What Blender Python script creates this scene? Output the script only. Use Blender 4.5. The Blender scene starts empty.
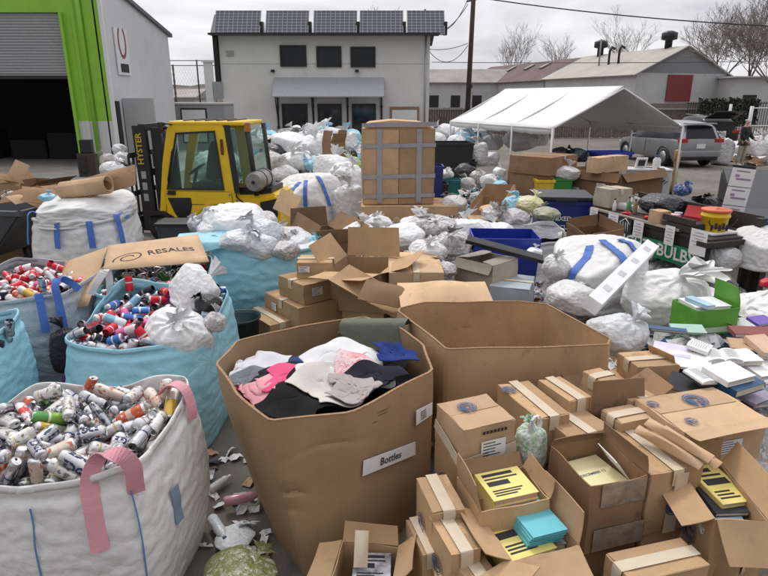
import bpy, bmesh, math, random
import numpy as np
from mathutils import Vector, Matrix, Euler, noise, Quaternion
from mathutils.geometry import tessellate_polygon
sc = bpy.context.scene
COL = sc.collection
rnd = random.Random(7)
PI = math.pi
# ------------------------------------------------------------------ camera
CAMH = 2.5
PITCH = math.radians(17.57)
cam = bpy.data.objects.new('camera', bpy.data.cameras.new('camera'))
COL.objects.link(cam)
cam.location = (0, 0, CAMH)
cam.rotation_euler = (PI/2 - PITCH, 0, 0)
cam.data.lens = 28.1
cam.data.sensor_width = 36
cam.data.clip_end = 2000
sc.camera = cam
CP, SP = math.cos(PITCH), math.sin(PITCH)
def ray(px, py):
    u, v = (px-384)/600, (288-py)/600
    return Vector((u, CP + v*SP, -SP + v*CP))
def PZ(px, py, z):            # point at height z
    d = ray(px, py); t = (z-CAMH)/d.z
    return Vector((0, 0, CAMH)) + d*t
def PY(px, py, y):            # point at distance y
    d = ray(px, py)
    return Vector((0, 0, CAMH)) + d*(y/d.y)
# ------------------------------------------------------------------ materials
def nt(name):
    m = bpy.data.materials.new(name); m.use_nodes = True
    t = m.node_tree; t.nodes.clear()
    o = t.nodes.new('ShaderNodeOutputMaterial'); b = t.nodes.new('ShaderNodeBsdfPrincipled')
    t.links.new(b.outputs[0], o.inputs[0])
    return m, t, b
def nd(t, typ, **k):
    n = t.nodes.new(typ)
    for a, v in k.items():
        if a in n.inputs: n.inputs[a].default_value = v
        else: setattr(n, a, v)
    return n
def c4(c): return (c[0], c[1], c[2], 1)
def ramp(t, fac, stops):
    r = t.nodes.new('ShaderNodeValToRGB')
    e = r.color_ramp.elements
    while len(e) < len(stops): e.new(0.5)
    for i, (p, c) in enumerate(stops):
        e[i].position = p; e[i].color = c4(c) if len(c) == 3 else c
    t.links.new(fac, r.inputs[0]); return r.outputs[0]
def noise_n(t, scale, detail=4, rough=.55, coord=None, dist=0, typ='ShaderNodeTexNoise'):
    n = t.nodes.new(typ); n.inputs['Scale'].default_value = scale
    if 'Detail' in n.inputs: n.inputs['Detail'].default_value = detail
    if 'Roughness' in n.inputs: n.inputs['Roughness'].default_value = rough
    if 'Distortion' in n.inputs: n.inputs['Distortion'].default_value = dist
    if coord is None:
        tc = t.nodes.new('ShaderNodeTexCoord'); coord = tc.outputs['Object']
    t.links.new(coord, n.inputs['Vector']); return n
def mixc(t, fac, a, b, typ='MIX'):
    m = t.nodes.new('ShaderNodeMix'); m.data_type = 'RGBA'; m.blend_type = typ
    for s, v in ((0, fac), (6, a), (7, b)):
        if hasattr(v, 'is_linked'): t.links.new(v, m.inputs[s])
        else: m.inputs[s].default_value = v if s == 0 else c4(v)
    return m.outputs[2]
def coord_inst(t):
    """object coordinates shifted by a random amount per object, so copies differ"""
    tc = t.nodes.new('ShaderNodeTexCoord'); oi = t.nodes.new('ShaderNodeObjectInfo')
    mu = t.nodes.new('ShaderNodeMath'); mu.operation = 'MULTIPLY'; mu.inputs[1].default_value = 31
    t.links.new(oi.outputs['Random'], mu.inputs[0])
    va = t.nodes.new('ShaderNodeVectorMath'); va.operation = 'ADD'
    t.links.new(tc.outputs['Object'], va.inputs[0]); t.links.new(mu.outputs[0], va.inputs[1])
    return va.outputs[0]
def bump(t, b, h, strength=.3, dist=.01):
    n = t.nodes.new('ShaderNodeBump'); n.inputs['Strength'].default_value = strength; n.inputs['Distance'].default_value = dist
    t.links.new(h, n.inputs['Height']); t.links.new(n.outputs[0], b.inputs['Normal'])
_M = {}
def mat(name, col, rough=.6, metal=0, var=.12, vs=6, bs=0, bscale=30, spec=.5, dirt=None):
    if name in _M: return _M[name]
    m, t, b = nt(name)
    co = coord_inst(t)
    n = noise_n(t, vs, 5, .6, co)
    lo = tuple(c*(1-var) for c in col); hi = tuple(min(1, c*(1+var)) for c in col)
    cc = ramp(t, n.outputs[0], [(.3, lo), (.7, hi)])
    if dirt:
        n3 = noise_n(t, dirt[1], 6, .7, co)
        cc = mixc(t, ramp(t, n3.outputs[0], [(dirt[2], (0, 0, 0)), (dirt[2]+.15, (dirt[3],)*3)]), cc, dirt[0])
    t.links.new(cc, b.inputs['Base Color'])
    b.inputs['Roughness'].default_value = rough; b.inputs['Metallic'].default_value = metal
    b.inputs['Specular IOR Level'].default_value = spec
    if bs:
        n2 = noise_n(t, bscale, 4, .6, co); bump(t, b, n2.outputs[0], bs, .01)
    _M[name] = m; return m
def plain(name, col, rough=.5, metal=0): return mat(name, col, rough, metal, var=.04)
def cardboard(name, col, wear=.5, stripe=True):
    m, t, b = nt(name)
    co = coord_inst(t)
    oi = t.nodes.new('ShaderNodeObjectInfo')
    n = noise_n(t, 3.2, 6, .65, co); n2 = noise_n(t, 40, 3, .5, co)
    c1 = ramp(t, n.outputs[0], [(.25, tuple(x*.80 for x in col)), (.5, col), (.75, tuple(min(1, x*1.12) for x in col))])
    hs = t.nodes.new('ShaderNodeHueSaturation')
    mr = t.nodes.new('ShaderNodeMapRange'); mr.inputs[3].default_value = .74; mr.inputs[4].default_value = 1.16
    t.links.new(oi.outputs['Random'], mr.inputs[0]); t.links.new(mr.outputs[0], hs.inputs['Value'])
    t.links.new(c1, hs.inputs['Color'])
    # scuffs and damp marks
    n4 = noise_n(t, 7, 8, .75, co, dist=.6)
    sc1 = ramp(t, n4.outputs[0], [(.57, (0, 0, 0)), (.66, (wear*1.25,)*3)])
    c2 = mixc(t, sc1, hs.outputs[0], tuple(x*.62 for x in col))
    n5 = noise_n(t, 1.3, 3, .6, co, dist=.4)
    c2 = mixc(t, ramp(t, n5.outputs[0], [(.48, (0, 0, 0)), (.66, (.6,)*3)]), c2, tuple(x*k for x, k in zip(col, (.82, .86, .95))))
    # faint flute lines
    mp = t.nodes.new('ShaderNodeMapping'); mp.inputs['Scale'].default_value = (1, 1, .03)
    t.links.new(co, mp.inputs[0])
    nl = noise_n(t, 140, 2, .5, mp.outputs[0])
    c3 = mixc(t, .06, c2, nl.outputs[1], 'OVERLAY')
    t.links.new(c3, b.inputs['Base Color'])
    b.inputs['Roughness'].default_value = .88; b.inputs['Specular IOR Level'].default_value = .15
    ad = t.nodes.new('ShaderNodeMath'); ad.operation = 'MULTIPLY_ADD'; ad.inputs[1].default_value = .25
    t.links.new(nl.outputs[0], ad.inputs[0]); t.links.new(n4.outputs[0], ad.inputs[2])
    bump(t, b, ad.outputs[0], .35, .006)
    _M[name] = m; return m
CB = cardboard('cardboard', (.50, .33, .185))
CBL = cardboard('cardboard_pale', (.60, .41, .25))
CBD = cardboard('cardboard_dark', (.27, .165, .095), .6)
CBG = cardboard('cardboard_gaylord', (.44, .29, .165), .6)
CBE = mat('cardboard_edge', (.33, .2, .11), .9, var=.35, vs=90)
CBGREY = cardboard('cardboard_printed_grey', (.40, .35, .28))
def film(name, col, rough=.34, bs=.28, sc_=9, dirty=.12, second=None, cell=18, spec=.5, trans=.0, smix=.75, coat=0):
    """thin plastic sheet or woven fabric, with small creases"""
    m, t, b = nt(name)
    co = coord_inst(t)
    n = noise_n(t, 3, 5, .6, co)
    c = ramp(t, n.outputs[0], [(.3, tuple(x*(1-dirty) for x in col)), (.65, col)])
    if second:
        v = noise_n(t, cell, 2, .5, co, typ='ShaderNodeTexVoronoi')
        dn = noise_n(t, 5, 4, .6, co)
        mv = mixc(t, .35, co, dn.outputs[1], 'ADD'); t.links.new(mv, v.inputs['Vector'])
        bw = t.nodes.new('ShaderNodeSeparateColor'); t.links.new(v.outputs['Color'], bw.inputs[0])
        rr = t.nodes.new('ShaderNodeValToRGB'); rr.color_ramp.interpolation = 'CONSTANT'
        e = rr.color_ramp.elements
        while len(e) < len(second): e.new(.5)
        for i, cc in enumerate(second): e[i].position = i/len(second); e[i].color = c4(cc)
        t.links.new(bw.outputs[0], rr.inputs[0])
        nm = noise_n(t, 4, 4, .6, co)
        c = mixc(t, ramp(t, nm.outputs[0], [(.38, (.05,)*3), (.6, (smix,)*3)]), c, rr.outputs[0])
    t.links.new(c, b.inputs['Base Color'])
    b.inputs['Roughness'].default_value = rough; b.inputs['Specular IOR Level'].default_value = spec
    b.inputs['Coat Weight'].default_value = coat; b.inputs['Coat Roughness'].default_value = .12
    if trans:
        b.inputs['Transmission Weight'].default_value = 0
        b.inputs['Subsurface Weight'].default_value = trans; b.inputs['Subsurface Radius'].default_value = (.05, .05, .05)
        b.inputs['Subsurface Scale'].default_value = .5
    def crease(scale, dist):
        n_ = noise_n(t, scale, 3, .5, co, dist=dist)
        a_ = t.nodes.new('ShaderNodeMath'); a_.operation = 'SUBTRACT'; a_.inputs[1].default_value = .5; t.links.new(n_.outputs[0], a_.inputs[0])
        b_ = t.nodes.new('ShaderNodeMath'); b_.operation = 'ABSOLUTE'; t.links.new(a_.outputs[0], b_.inputs[0])
        c_ = t.nodes.new('ShaderNodeMath'); c_.operation = 'POWER'; c_.inputs[1].default_value = .6; t.links.new(b_.outputs[0], c_.inputs[0]); return c_.outputs[0]
    k1 = crease(sc_*.28, .6); k2 = crease(sc_*.75, 1.0)
    ad = t.nodes.new('ShaderNodeMath'); ad.operation = 'MULTIPLY_ADD'; ad.inputs[1].default_value = .35
    t.links.new(k2, ad.inputs[0]); t.links.new(k1, ad.inputs[2])
    bump(t, b, ad.outputs[0], bs, .045)
    _M[name] = m; return m
MIXC = [(.75, .75, .75), (.7, .08, .09), (.78, .78, .8), (.12, .2, .45), (.8, .8, .8), (.15, .35, .2), (.75, .55, .15), (.35, .36, .38), (.8, .78, .76), (.6, .25, .35), (.05, .05, .06)]
PAST = [(.76, .76, .77), (.55, .62, .70), (.76, .75, .74), (.70, .60, .60), (.78, .78, .78), (.50, .52, .55), (.60, .68, .64), (.74, .74, .75)]
F_WHITE = film('white_plastic', (.80, .80, .80), .48, bs=.2, second=PAST, cell=7, smix=.42)
F_GREYW = film('greyish_plastic', (.66, .66, .67), .42, bs=.2, second=[(.45, .46, .5), (.66, .66, .67), (.5, .52, .5), (.7, .7, .7), (.36, .4, .46), (.6, .55, .5)], cell=8, smix=.5)
F_CLEAR = film('clear_bag_with_cans', (.68, .68, .69), .38, second=MIXC, cell=30)
F_CLEAR2 = film('clear_bag_with_bottles', (.72, .74, .75), .38, second=[(.74,.75,.76),(.62,.66,.68),(.8,.8,.8),(.3,.5,.62),(.7,.7,.72),(.25,.4,.3),(.8,.8,.8),(.5,.5,.55)], cell=22)
F_BLACK = film('black_plastic', (.022, .022, .026), .32, dirty=.3)
F_BLUE = film('pale_blue_plastic', (.33, .62, .76), .4)
F_TEAL = film('teal_woven', (.31, .62, .73), .5, bs=.28, sc_=14)
F_TEALD = film('dark_teal_woven', (.09, .27, .33), .55, bs=.4, sc_=6)
F_PALEB = film('light_blue_woven', (.36, .68, .80), .5, bs=.28, sc_=14)
F_WOVEN = film('white_woven', (.74, .735, .72), .55, bs=.22, sc_=14, dirty=.16)
F_WOVG = film('grey_woven', (.42, .455, .49), .55, bs=.5, sc_=14, dirty=.16)
F_PINK = film('pink_webbing', (.70, .33, .38), .7)
F_BLUEW = film('blue_webbing', (.07, .17, .52), .7)
F_BEIGE = film('greyish_beige_plastic', (.52, .50, .46))
F_GREEN = film('lime_plastic', (.45, .62, .15))
def pl(name, c, r=.45): return plain(name, c, r)
M_WPAINT = mat('white_painted_metal', (.72, .72, .72), .4, var=.05)
M_PAPER = mat('white_paper', (.78, .78, .77), .8, var=.05)
M_TAPE = mat('paper_tape', (.60, .50, .37), .5, var=.08)
M_SILVT = mat('silver_tape', (.34, .34, .36), .4, .3, var=.1)
M_CTAPE = mat('clear_tape', (.30, .235, .18), .2, var=.3, vs=14, bs=.4, bscale=18)
M_BLUEINK = mat('blue_ink', (.06, .09, .19), .8, var=.2)
M_BLACK = mat('black_plastic_hard', (.018, .018, .02), .45, var=.2)
M_RUB = mat('black_rubber', (.015, .015, .016), .8, var=.3, bs=.3)
M_INK = mat('dark_ink', (.03, .03, .035), .8, var=.1)
M_WOODB = mat('dark_wood', (.035, .03, .026), .7, var=.3, vs=12)
# ------------------------------------------------------------------ object helpers
def link(name, me, mats=None, parent=None):
    o = bpy.data.objects.new(name, me); COL.objects.link(o)
    if mats:
        for m in (mats if isinstance(mats, (list, tuple)) else [mats]): me.materials.append(m)
    if parent: o.parent = parent
    return o
def mk(name, v, f, mats=None, parent=None, smooth=False, mi=None):
    me = bpy.data.meshes.new(name)
    if isinstance(v, np.ndarray): v = v.tolist()
    me.from_pydata(v, [], f); me.update()
    if smooth: me.polygons.foreach_set('use_smooth', [True]*len(me.polygons))
    if mi is not None: me.polygons.foreach_set('material_index', mi)
    return link(name, me, mats, parent)
def bmo(name, bm, mats=None, parent=None, smooth=False):
    me = bpy.data.meshes.new(name); bm.to_mesh(me); bm.free()
    if smooth: me.polygons.foreach_set('use_smooth', [True]*len(me.polygons))
    return link(name, me, mats, parent)
def tag(o, label, cat, group=None, kind=None):
    if label: o['label'] = label
    if cat: o['category'] = cat
    if group: o['group'] = group
    if kind: o['kind'] = kind
    return o
def thing(name, label, cat, loc=(0, 0, 0), rz=0, group=None):
    o = bpy.data.objects.new(name, None); COL.objects.link(o)
    o.empty_display_size = .1
    o.location = loc; o.rotation_euler = (0, 0, rz)
    return tag(o, label, cat, group)
def struct(o): o['kind'] = 'structure'; return o
def dup(o, loc=None, rot=None, scale=None, label=None, group=None, parent=None, cat=None):
    c = o.copy(); COL.objects.link(c); c.parent = parent
    if loc is not None: c.location = loc
    if rot is not None: c.rotation_euler = rot
    if scale is not None: c.scale = scale if hasattr(scale, '__len__') else (scale,)*3
    if label: c['label'] = label
    if group: c['group'] = group
    if cat: c['category'] = cat
    for ch in o.children: dup(ch, parent=c)
    return c
def bx(bm, c, s, mi=0, rot=None, bev=0, taper=None):
    """box centre c, size s"""
    r = bmesh.ops.create_cube(bm, size=1)
    vs = r['verts']
    M = Matrix.Translation(c) @ (rot.to_matrix().to_4x4() if rot is not None else Matrix()) @ Matrix.Diagonal((s[0], s[1], s[2], 1))
    for v in vs:
        if taper and v.co.z > 0: v.co.x *= taper[0]; v.co.y *= taper[1]
        v.co = M @ v.co
    fs = {f for v in vs for f in v.link_faces}
    for f in fs: f.material_index = mi
    if bev:
        es = list({e for f in fs for e in f.edges})
        rr = bmesh.ops.bevel(bm, geom=es, offset=bev, segments=2, affect='EDGES', profile=.6)
        for f in rr['faces']: f.material_index = mi
def box(name, c, s, m, parent=None, rot=None, bev=0, taper=None, smooth=False):
    bm = bmesh.new(); bx(bm, c, s, 0, rot, bev, taper)
    return bmo(name, bm, m, parent, smooth)
def cyl(bm, p0, p1, r0, r1=None, n=12, mi=0, cap=True):
    p0, p1 = Vector(p0), Vector(p1); r1 = r0 if r1 is None else r1
    d = (p1-p0); q = d.to_track_quat('Z', 'X')
    a = []; b = []
    for i in range(n):
        t = 2*PI*i/n; u = Vector((math.cos(t), math.sin(t), 0))
        a.append(bm.verts.new(p0 + q @ (u*r0))); b.append(bm.verts.new(p1 + q @ (u*r1)))
    for i in range(n):
        f = bm.faces.new((a[i], a[(i+1) % n], b[(i+1) % n], b[i])); f.smooth = True; f.material_index = mi
    if cap:
        for l in (list(reversed(a)), b):
            f = bm.faces.new(l); f.material_index = mi
def rod(name, p0, p1, r, m, parent=None, n=10, r1=None):
    bm = bmesh.new(); cyl(bm, p0, p1, r, r1, n)
    me = bpy.data.meshes.new(name); bm.to_mesh(me); bm.free()
    return link(name, me, m, parent)
def tube(name, pts, r, m, parent=None, n=8):
    bm = bmesh.new(); pts = [Vector(p) for p in pts]
    rings = []
    for i, p in enumerate(pts):
        d = (pts[min(i+1, len(pts)-1)] - pts[max(i-1, 0)]).normalized()
        q = d.to_track_quat('Z', 'Y')
        rings.append([bm.verts.new(p + q @ Vector((math.cos(2*PI*k/n)*r, math.sin(2*PI*k/n)*r, 0))) for k in range(n)])
    for a, b in zip(rings, rings[1:]):
        for k in range(n):
            f = bm.faces.new((a[k], a[(k+1) % n], b[(k+1) % n], b[k])); f.smooth = True
    bm.faces.new(list(reversed(rings[0]))); bm.faces.new(rings[-1])
    return bmo(name, bm, m, parent)
def lathe(name, prof, m, parent=None, n=20, mi=None, smooth=True):
    v = []; f = []
    for r, z in prof:
        for k in range(n): v.append((r*math.cos(2*PI*k/n), r*math.sin(2*PI*k/n), z))
    mis = []
    for i in range(len(prof)-1):
        for k in range(n):
            f.append((i*n+k, i*n+(k+1) % n, (i+1)*n+(k+1) % n, (i+1)*n+k)); mis.append(mi[i] if mi else 0)
    f.append(tuple(range((len(prof)-1)*n, len(prof)*n))); mis.append(mi[-1] if mi else 0)
    f.append(tuple(reversed(range(n)))); mis.append(mi[0] if mi else 0)
    return mk(name, v, f, m, parent, smooth, mis)
def prism(name, poly, t0, t1, axis, m, parent=None, bev=0):
    """2-D polygon (a,b) extruded from t0 to t1 along axis; (a,b) are the other two axes in order"""
    def p3(a, b, t):
        return {'x': (t, a, b), 'y': (a, t, b), 'z': (a, b, t)}[axis]
    n = len(poly); bm = bmesh.new()
    A = [bm.verts.new(p3(a, b, t0)) for a, b in poly]; B = [bm.verts.new(p3(a, b, t1)) for a, b in poly]
    bm.faces.new(A); bm.faces.new(list(reversed(B)))
    for i in range(n): bm.faces.new((A[i], B[i], B[(i+1) % n], A[(i+1) % n]))
    bmesh.ops.recalc_face_normals(bm, faces=bm.faces)
    if bev: bmesh.ops.bevel(bm, geom=list(bm.edges), offset=bev, segments=2, affect='EDGES')
    return bmo(name, bm, m, parent)
def quadsheet(name, P, m, parent=None, th=.002, nx=1, ny=1, bow=0, smooth=False):
    """sheet through four points (ll, lr, ur, ul) with a real thickness"""
    P = [Vector(p) for p in P]
    nrm = (P[1]-P[0]).cross(P[3]-P[0]).normalized()
    v = []; f = []
    for s in (0, 1):
        for j in range(ny+1):
            for i in range(nx+1):
                a, b = i/nx, j/ny
                p = P[0]*(1-a)*(1-b)+P[1]*a*(1-b)+P[2]*a*b+P[3]*(1-a)*b
                p = p + nrm*(th*s + bow*math.sin(PI*a)*math.sin(PI*b) if bow else th*s)
                v.append(p)
    W = nx+1; K = W*(ny+1)
    for j in range(ny):
        for i in range(nx):
            a = j*W+i
            f.append((a, a+W, a+W+1, a+1)); f.append((K+a, K+a+1, K+a+W+1, K+a+W))
    def side(l):
        for a, b in zip(l, l[1:]): f.append((a, b, K+b, K+a))
    side([i for i in range(W)]); side([ny*W+i for i in reversed(range(W))])
    side([j*W+nx for j in range(ny+1)]); side([j*W for j in reversed(range(ny+1))])
    return mk(name, v, f, m, parent, smooth)
_T = {}
def text_mesh(s, size=1, bold=0):
    k = (s, bold)
    if k not in _T:
        cu = bpy.data.curves.new('t', 'FONT'); cu.body = s; cu.size = 1; cu.align_x = 'CENTER'; cu.align_y = 'CENTER'
        cu.offset = bold; cu.resolution_u = 2
        o = bpy.data.objects.new('t', cu); COL.objects.link(o)
        bpy.context.view_layer.update()
        me = o.to_mesh(); v = [tuple(x.co) for x in me.vertices]; f = [tuple(p.vertices) for p in me.polygons]
        o.to_mesh_clear(); bpy.data.objects.remove(o); bpy.data.curves.remove(cu)
        _T[k] = (v, f)
    v, f = _T[k]
    return [Vector((a*size, b*size, 0)) for a, b, c in v], f
def text(name, s, size, M, m, parent=None, bold=.01, sx=1):
    v, f = text_mesh(s, size, bold)
    o = mk(name, [M @ Vector((p.x*sx, p.y, 0)) for p in v], f, m, parent)
    return o
def frame3(o, x, y):
    x = Vector(x).normalized(); z = x.cross(Vector(y)).normalized(); y = z.cross(x)
    return Matrix(((x.x, y.x, z.x, o[0]), (x.y, y.y, z.y, o[1]), (x.z, y.z, z.z, o[2]), (0, 0, 0, 1)))
def ribbon(name, pts, w, m, parent=None, side=(1, 0, 0), th=.004, curl=0):
    pts = [Vector(p) for p in pts]
    # smooth (Catmull-Rom)
    q = []
    for i in range(len(pts)-1):
        a, b, c, d = pts[max(i-1, 0)], pts[i], pts[i+1], pts[min(i+2, len(pts)-1)]
        for k in range(5):
            t = k/5
            q.append(.5*((2*b)+(c-a)*t+(2*a-5*b+4*c-d)*t*t+(3*b-a-3*c+d)*t**3))
    q.append(pts[-1]); v = []; f = []
    sd = Vector(side).normalized()
    for i, p in enumerate(q):
        d = (q[min(i+1, len(q)-1)]-q[max(i-1, 0)]).normalized()
        s = (sd - d*sd.dot(d))
        s = s.normalized() if s.length > .05 else sd
        nn = d.cross(s)
        for a, b in ((-1, 0), (1, 0), (1, 1), (-1, 1)): v.append(p + s*a*w/2 + nn*(b-.5)*th)
    for i in range(len(q)-1):
        for k in range(4): f.append((i*4+k, i*4+(k+1) % 4, i*4+4+(k+1) % 4, i*4+4+k))
    f.append((3, 2, 1, 0)); e = (len(q)-1)*4; f.append((e, e+1, e+2, e+3))
    return mk(name, v, f, m, parent)
# ------------------------------------------------------------------ wrinkle solver (position based)
def edges_of(faces):
    s = set()
    for f in faces:
        for a, b in zip(f, f[1:]+f[:1]): s.add((min(a, b), max(a, b)))
        if len(f) == 4: s.add((min(f[0], f[2]), max(f[0], f[2]))); s.add((min(f[1], f[3]), max(f[1], f[3])))
    return np.array(sorted(s))
def relax(P, E, L, iters, proj, stiff=.9, bend=None, bl=None, bk=.25):
    n = len(P); cnt = np.bincount(E.ravel(), minlength=n).astype(float)[:, None]
    for it in range(iters):
        for EE, LL, kk, mode in ((E, L, stiff, 0), (bend, bl, bk, 1)):
            if EE is None: continue
            d = P[EE[:, 1]]-P[EE[:, 0]]; l = np.sqrt((d*d).sum(1))+1e-9
            g = (l-LL)/l
            if mode == 1: g = np.minimum(g, 0)
            c = d*(g*.5*kk)[:, None]
            D = np.empty_like(P)
            for k in range(3):
                D[:, k] = np.bincount(EE[:, 0], c[:, k], n)-np.bincount(EE[:, 1], c[:, k], n)
            P = P + D/cnt*1.9
        P = proj(P, it)
    return P
def cubesphere(n):
    idx = {}; v = []; f = []
    def vid(p):
        k = tuple(int(round(x*n)) for x in p)
        if k not in idx: idx[k] = len(v); v.append([math.tan(k[i]/n*PI/4) for i in range(3)])
        return idx[k]
    g = [(-1+2*i/n) for i in range(n+1)]
    for ax in range(3):
        for s in (-1, 1):
            for i in range(n):
                for j in range(n):
                    q = []
                    for (a, b) in ((g[i], g[j]), (g[i+1], g[j]), (g[i+1], g[j+1]), (g[i], g[j+1])):
                        p = [0, 0, 0]; p[ax] = s; p[(ax+1) % 3] = a; p[(ax+2) % 3] = b; q.append(vid(p))
                    f.append(tuple(q if s > 0 else q[::-1]))
    V = np.array(v); V /= np.linalg.norm(V, axis=1)[:, None]
    return V, f
def skips(n_v, faces):
    """pairs two steps apart along grid lines (bending)"""
    nb = {}
    for f in faces:
        for a, b in zip(f, f[1:]+f[:1]): nb.setdefault(a, set()).add(b); nb.setdefault(b, set()).add(a)
    fs = {}
    for i, f in enumerate(faces):
        for a in f: fs.setdefault(a, set()).add(i)
    out = set()
    for v, ns in nb.items():
        ns = list(ns)
        for i in range(len(ns)):
            for j in range(i+1, len(ns)):
                if not (fs[ns[i]] & fs[ns[j]] & fs[v]): out.add((min(ns[i], ns[j]), max(ns[i], ns[j])))
    return np.array(sorted(out))
CSV, CSF = cubesphere(22)
CSE = edges_of(CSF); CSB = skips(len(CSV), CSF)
def bag_proto(seed, grow=1.055, knot=None, square=2.6, zs=.75, lo=.90, flat=-.62, iters=120, facets=34):
    r = np.random.RandomState(seed); V = CSV.copy()
    f = 1/((np.abs(V[:, 0])**square+np.abs(V[:, 1])**square+np.abs(V[:, 2]/zs)**square)**(1/square))
    for k in range(8):
        d = r.normal(size=3); d /= np.linalg.norm(d)
        f *= 1+r.uniform(-.10, .16)*np.exp(-((1-V@d)/.10))
    # taut facets between the hard corners of what is inside
    pn = r.normal(size=(facets, 3)); pn /= np.linalg.norm(pn, axis=1)[:, None]
    rad = 1/((np.abs(pn[:, 0])**square+np.abs(pn[:, 1])**square+np.abs(pn[:, 2]/zs)**square)**(1/square))
    pd = rad*r.uniform(.80, 1.0, facets)
    cs = np.maximum(V@pn.T, 1e-3); q = pd[None, :]/cs
    f = ((q**-22).sum(1)+f**-22)**(-1/22)
    if knot is not None:
        kd = np.array(knot)/np.linalg.norm(knot); c = V@kd
        u1 = np.cross(kd, [.3, .9, .1]); u1 /= np.linalg.norm(u1); u2 = np.cross(kd, u1); ph = np.arctan2(V@u1, V@u2)
        kk = r.randint(9, 14)
        f *= 1+.055*np.sin(kk*ph+1.5*np.sin(2*ph+seed))*np.exp(-(1-c)/.30)*np.minimum(1, (1-c)/.02)
        f *= 1-.20*np.exp(-(1-c)/.06)+.30*np.exp(-(1-c)/.012)
    base = V*f[:, None]
    L = np.linalg.norm(base[CSE[:, 1]]-base[CSE[:, 0]], axis=1)*grow
    LB = np.linalg.norm(base[CSB[:, 1]]-base[CSB[:, 0]], axis=1)*grow*.86
    P = base*(1+r.normal(size=(len(V), 1))*.015)
    F = f[:, None]
    def proj(P, it):
        R = np.linalg.norm(P, axis=1)[:, None]; U = P/(R+1e-9)
        P = U*np.clip(R, lo*F, 1.04*F)
        P[:, 2] = np.maximum(P[:, 2], flat)
        return P
    return relax(P, CSE, L, iters, proj, .9, CSB, LB, .4)
def neck(V, F, kd, seed):
    """ruffled film above the knot"""
    r = np.random.RandomState(seed+50); kd = np.array(kd, float)/np.linalg.norm(kd)
    u1 = np.cross(kd, [.3, .9, .1]); u1 /= np.linalg.norm(u1); u2 = np.cross(kd, u1)
    top = (V@kd).max(); base = kd*(top-.10); NU, NV = 48, 9; v = []; f = []; lean = r.normal(size=3)*.25
    k0 = len(V)
    for j in range(NV+1):
        q = j/NV; R = .045+.30*q**1.3
        for i in range(NU):
            a = 2*PI*i/NU; w_ = 1+(.38*math.sin(7*a+seed)+.22*math.sin(12*a+2*seed+3*q)+.1*math.sin(23*a))*q
            h = .42*q*(1-.25*q)+.05*q*math.sin(3*a+seed)
            v.append(base+(u1*math.cos(a)+u2*math.sin(a))*R*w_+kd*h+lean*q*q*.8)
    for j in range(NV):
        for i in range(NU): n_ = (i+1) % NU; f.append((k0+j*NU+i, k0+j*NU+n_, k0+(j+1)*NU+n_, k0+(j+1)*NU+i))
    return np.vstack([V, np.array(v)]), list(F)+f
def subdivided(me, lv=1):
    o = bpy.data.objects.new('tmp', me); COL.objects.link(o)
    md = o.modifiers.new('s', 'SUBSURF'); md.levels = lv; md.render_levels = lv
    dg = bpy.context.evaluated_depsgraph_get(); e = o.evaluated_get(dg)
    m2 = bpy.data.meshes.new_from_object(e, preserve_all_data_layers=True, depsgraph=dg)
    bpy.data.objects.remove(o); m2.name = me.name
    m2.polygons.foreach_set('use_smooth', [True]*len(m2.polygons)); return m2
def mesh_from(name, V, F, m=None, smooth=True):
    me = bpy.data.meshes.new(name); me.from_pydata(V.tolist(), [], F); me.update()
    me.polygons.foreach_set('use_smooth', [smooth]*len(me.polygons))
    if m: me.materials.append(m)
    return me

from mathutils.bvhtree import BVHTree
def drape(name, o, path, w_, m, off=.075, side=None):
    """ribbon laid on the mesh of o along directions (in its own space)"""
    path = [Vector(p).normalized() for p in path]; path = [a.lerp(b, k/5) for a, b in zip(path, path[1:]) for k in range(5)]+[path[-1]]
    me = o.data; bv = BVHTree.FromPolygons([v.co for v in me.vertices], [tuple(p.vertices) for p in me.polygons]); pts = []
    for d in path:
        d = Vector(d).normalized(); h = bv.ray_cast(d*4, -d)[0]
        if h is not None: pts.append(h+d*off)
    if side is None:
        a, b = pts[0], pts[-1]; mid = pts[len(pts)//2]; side = (b-a).cross(mid)
    sx = o.scale.x
    return ribbon(name, pts, w_/sx, m, o, side, .006/sx)
def project(p):
    q = Vector(p)-Vector((0, 0, CAMH)); dz = q.y*CP-q.z*SP; return 384+600*q.x/dz, 288-600*(q.y*SP+q.z*CP)/dz
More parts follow.
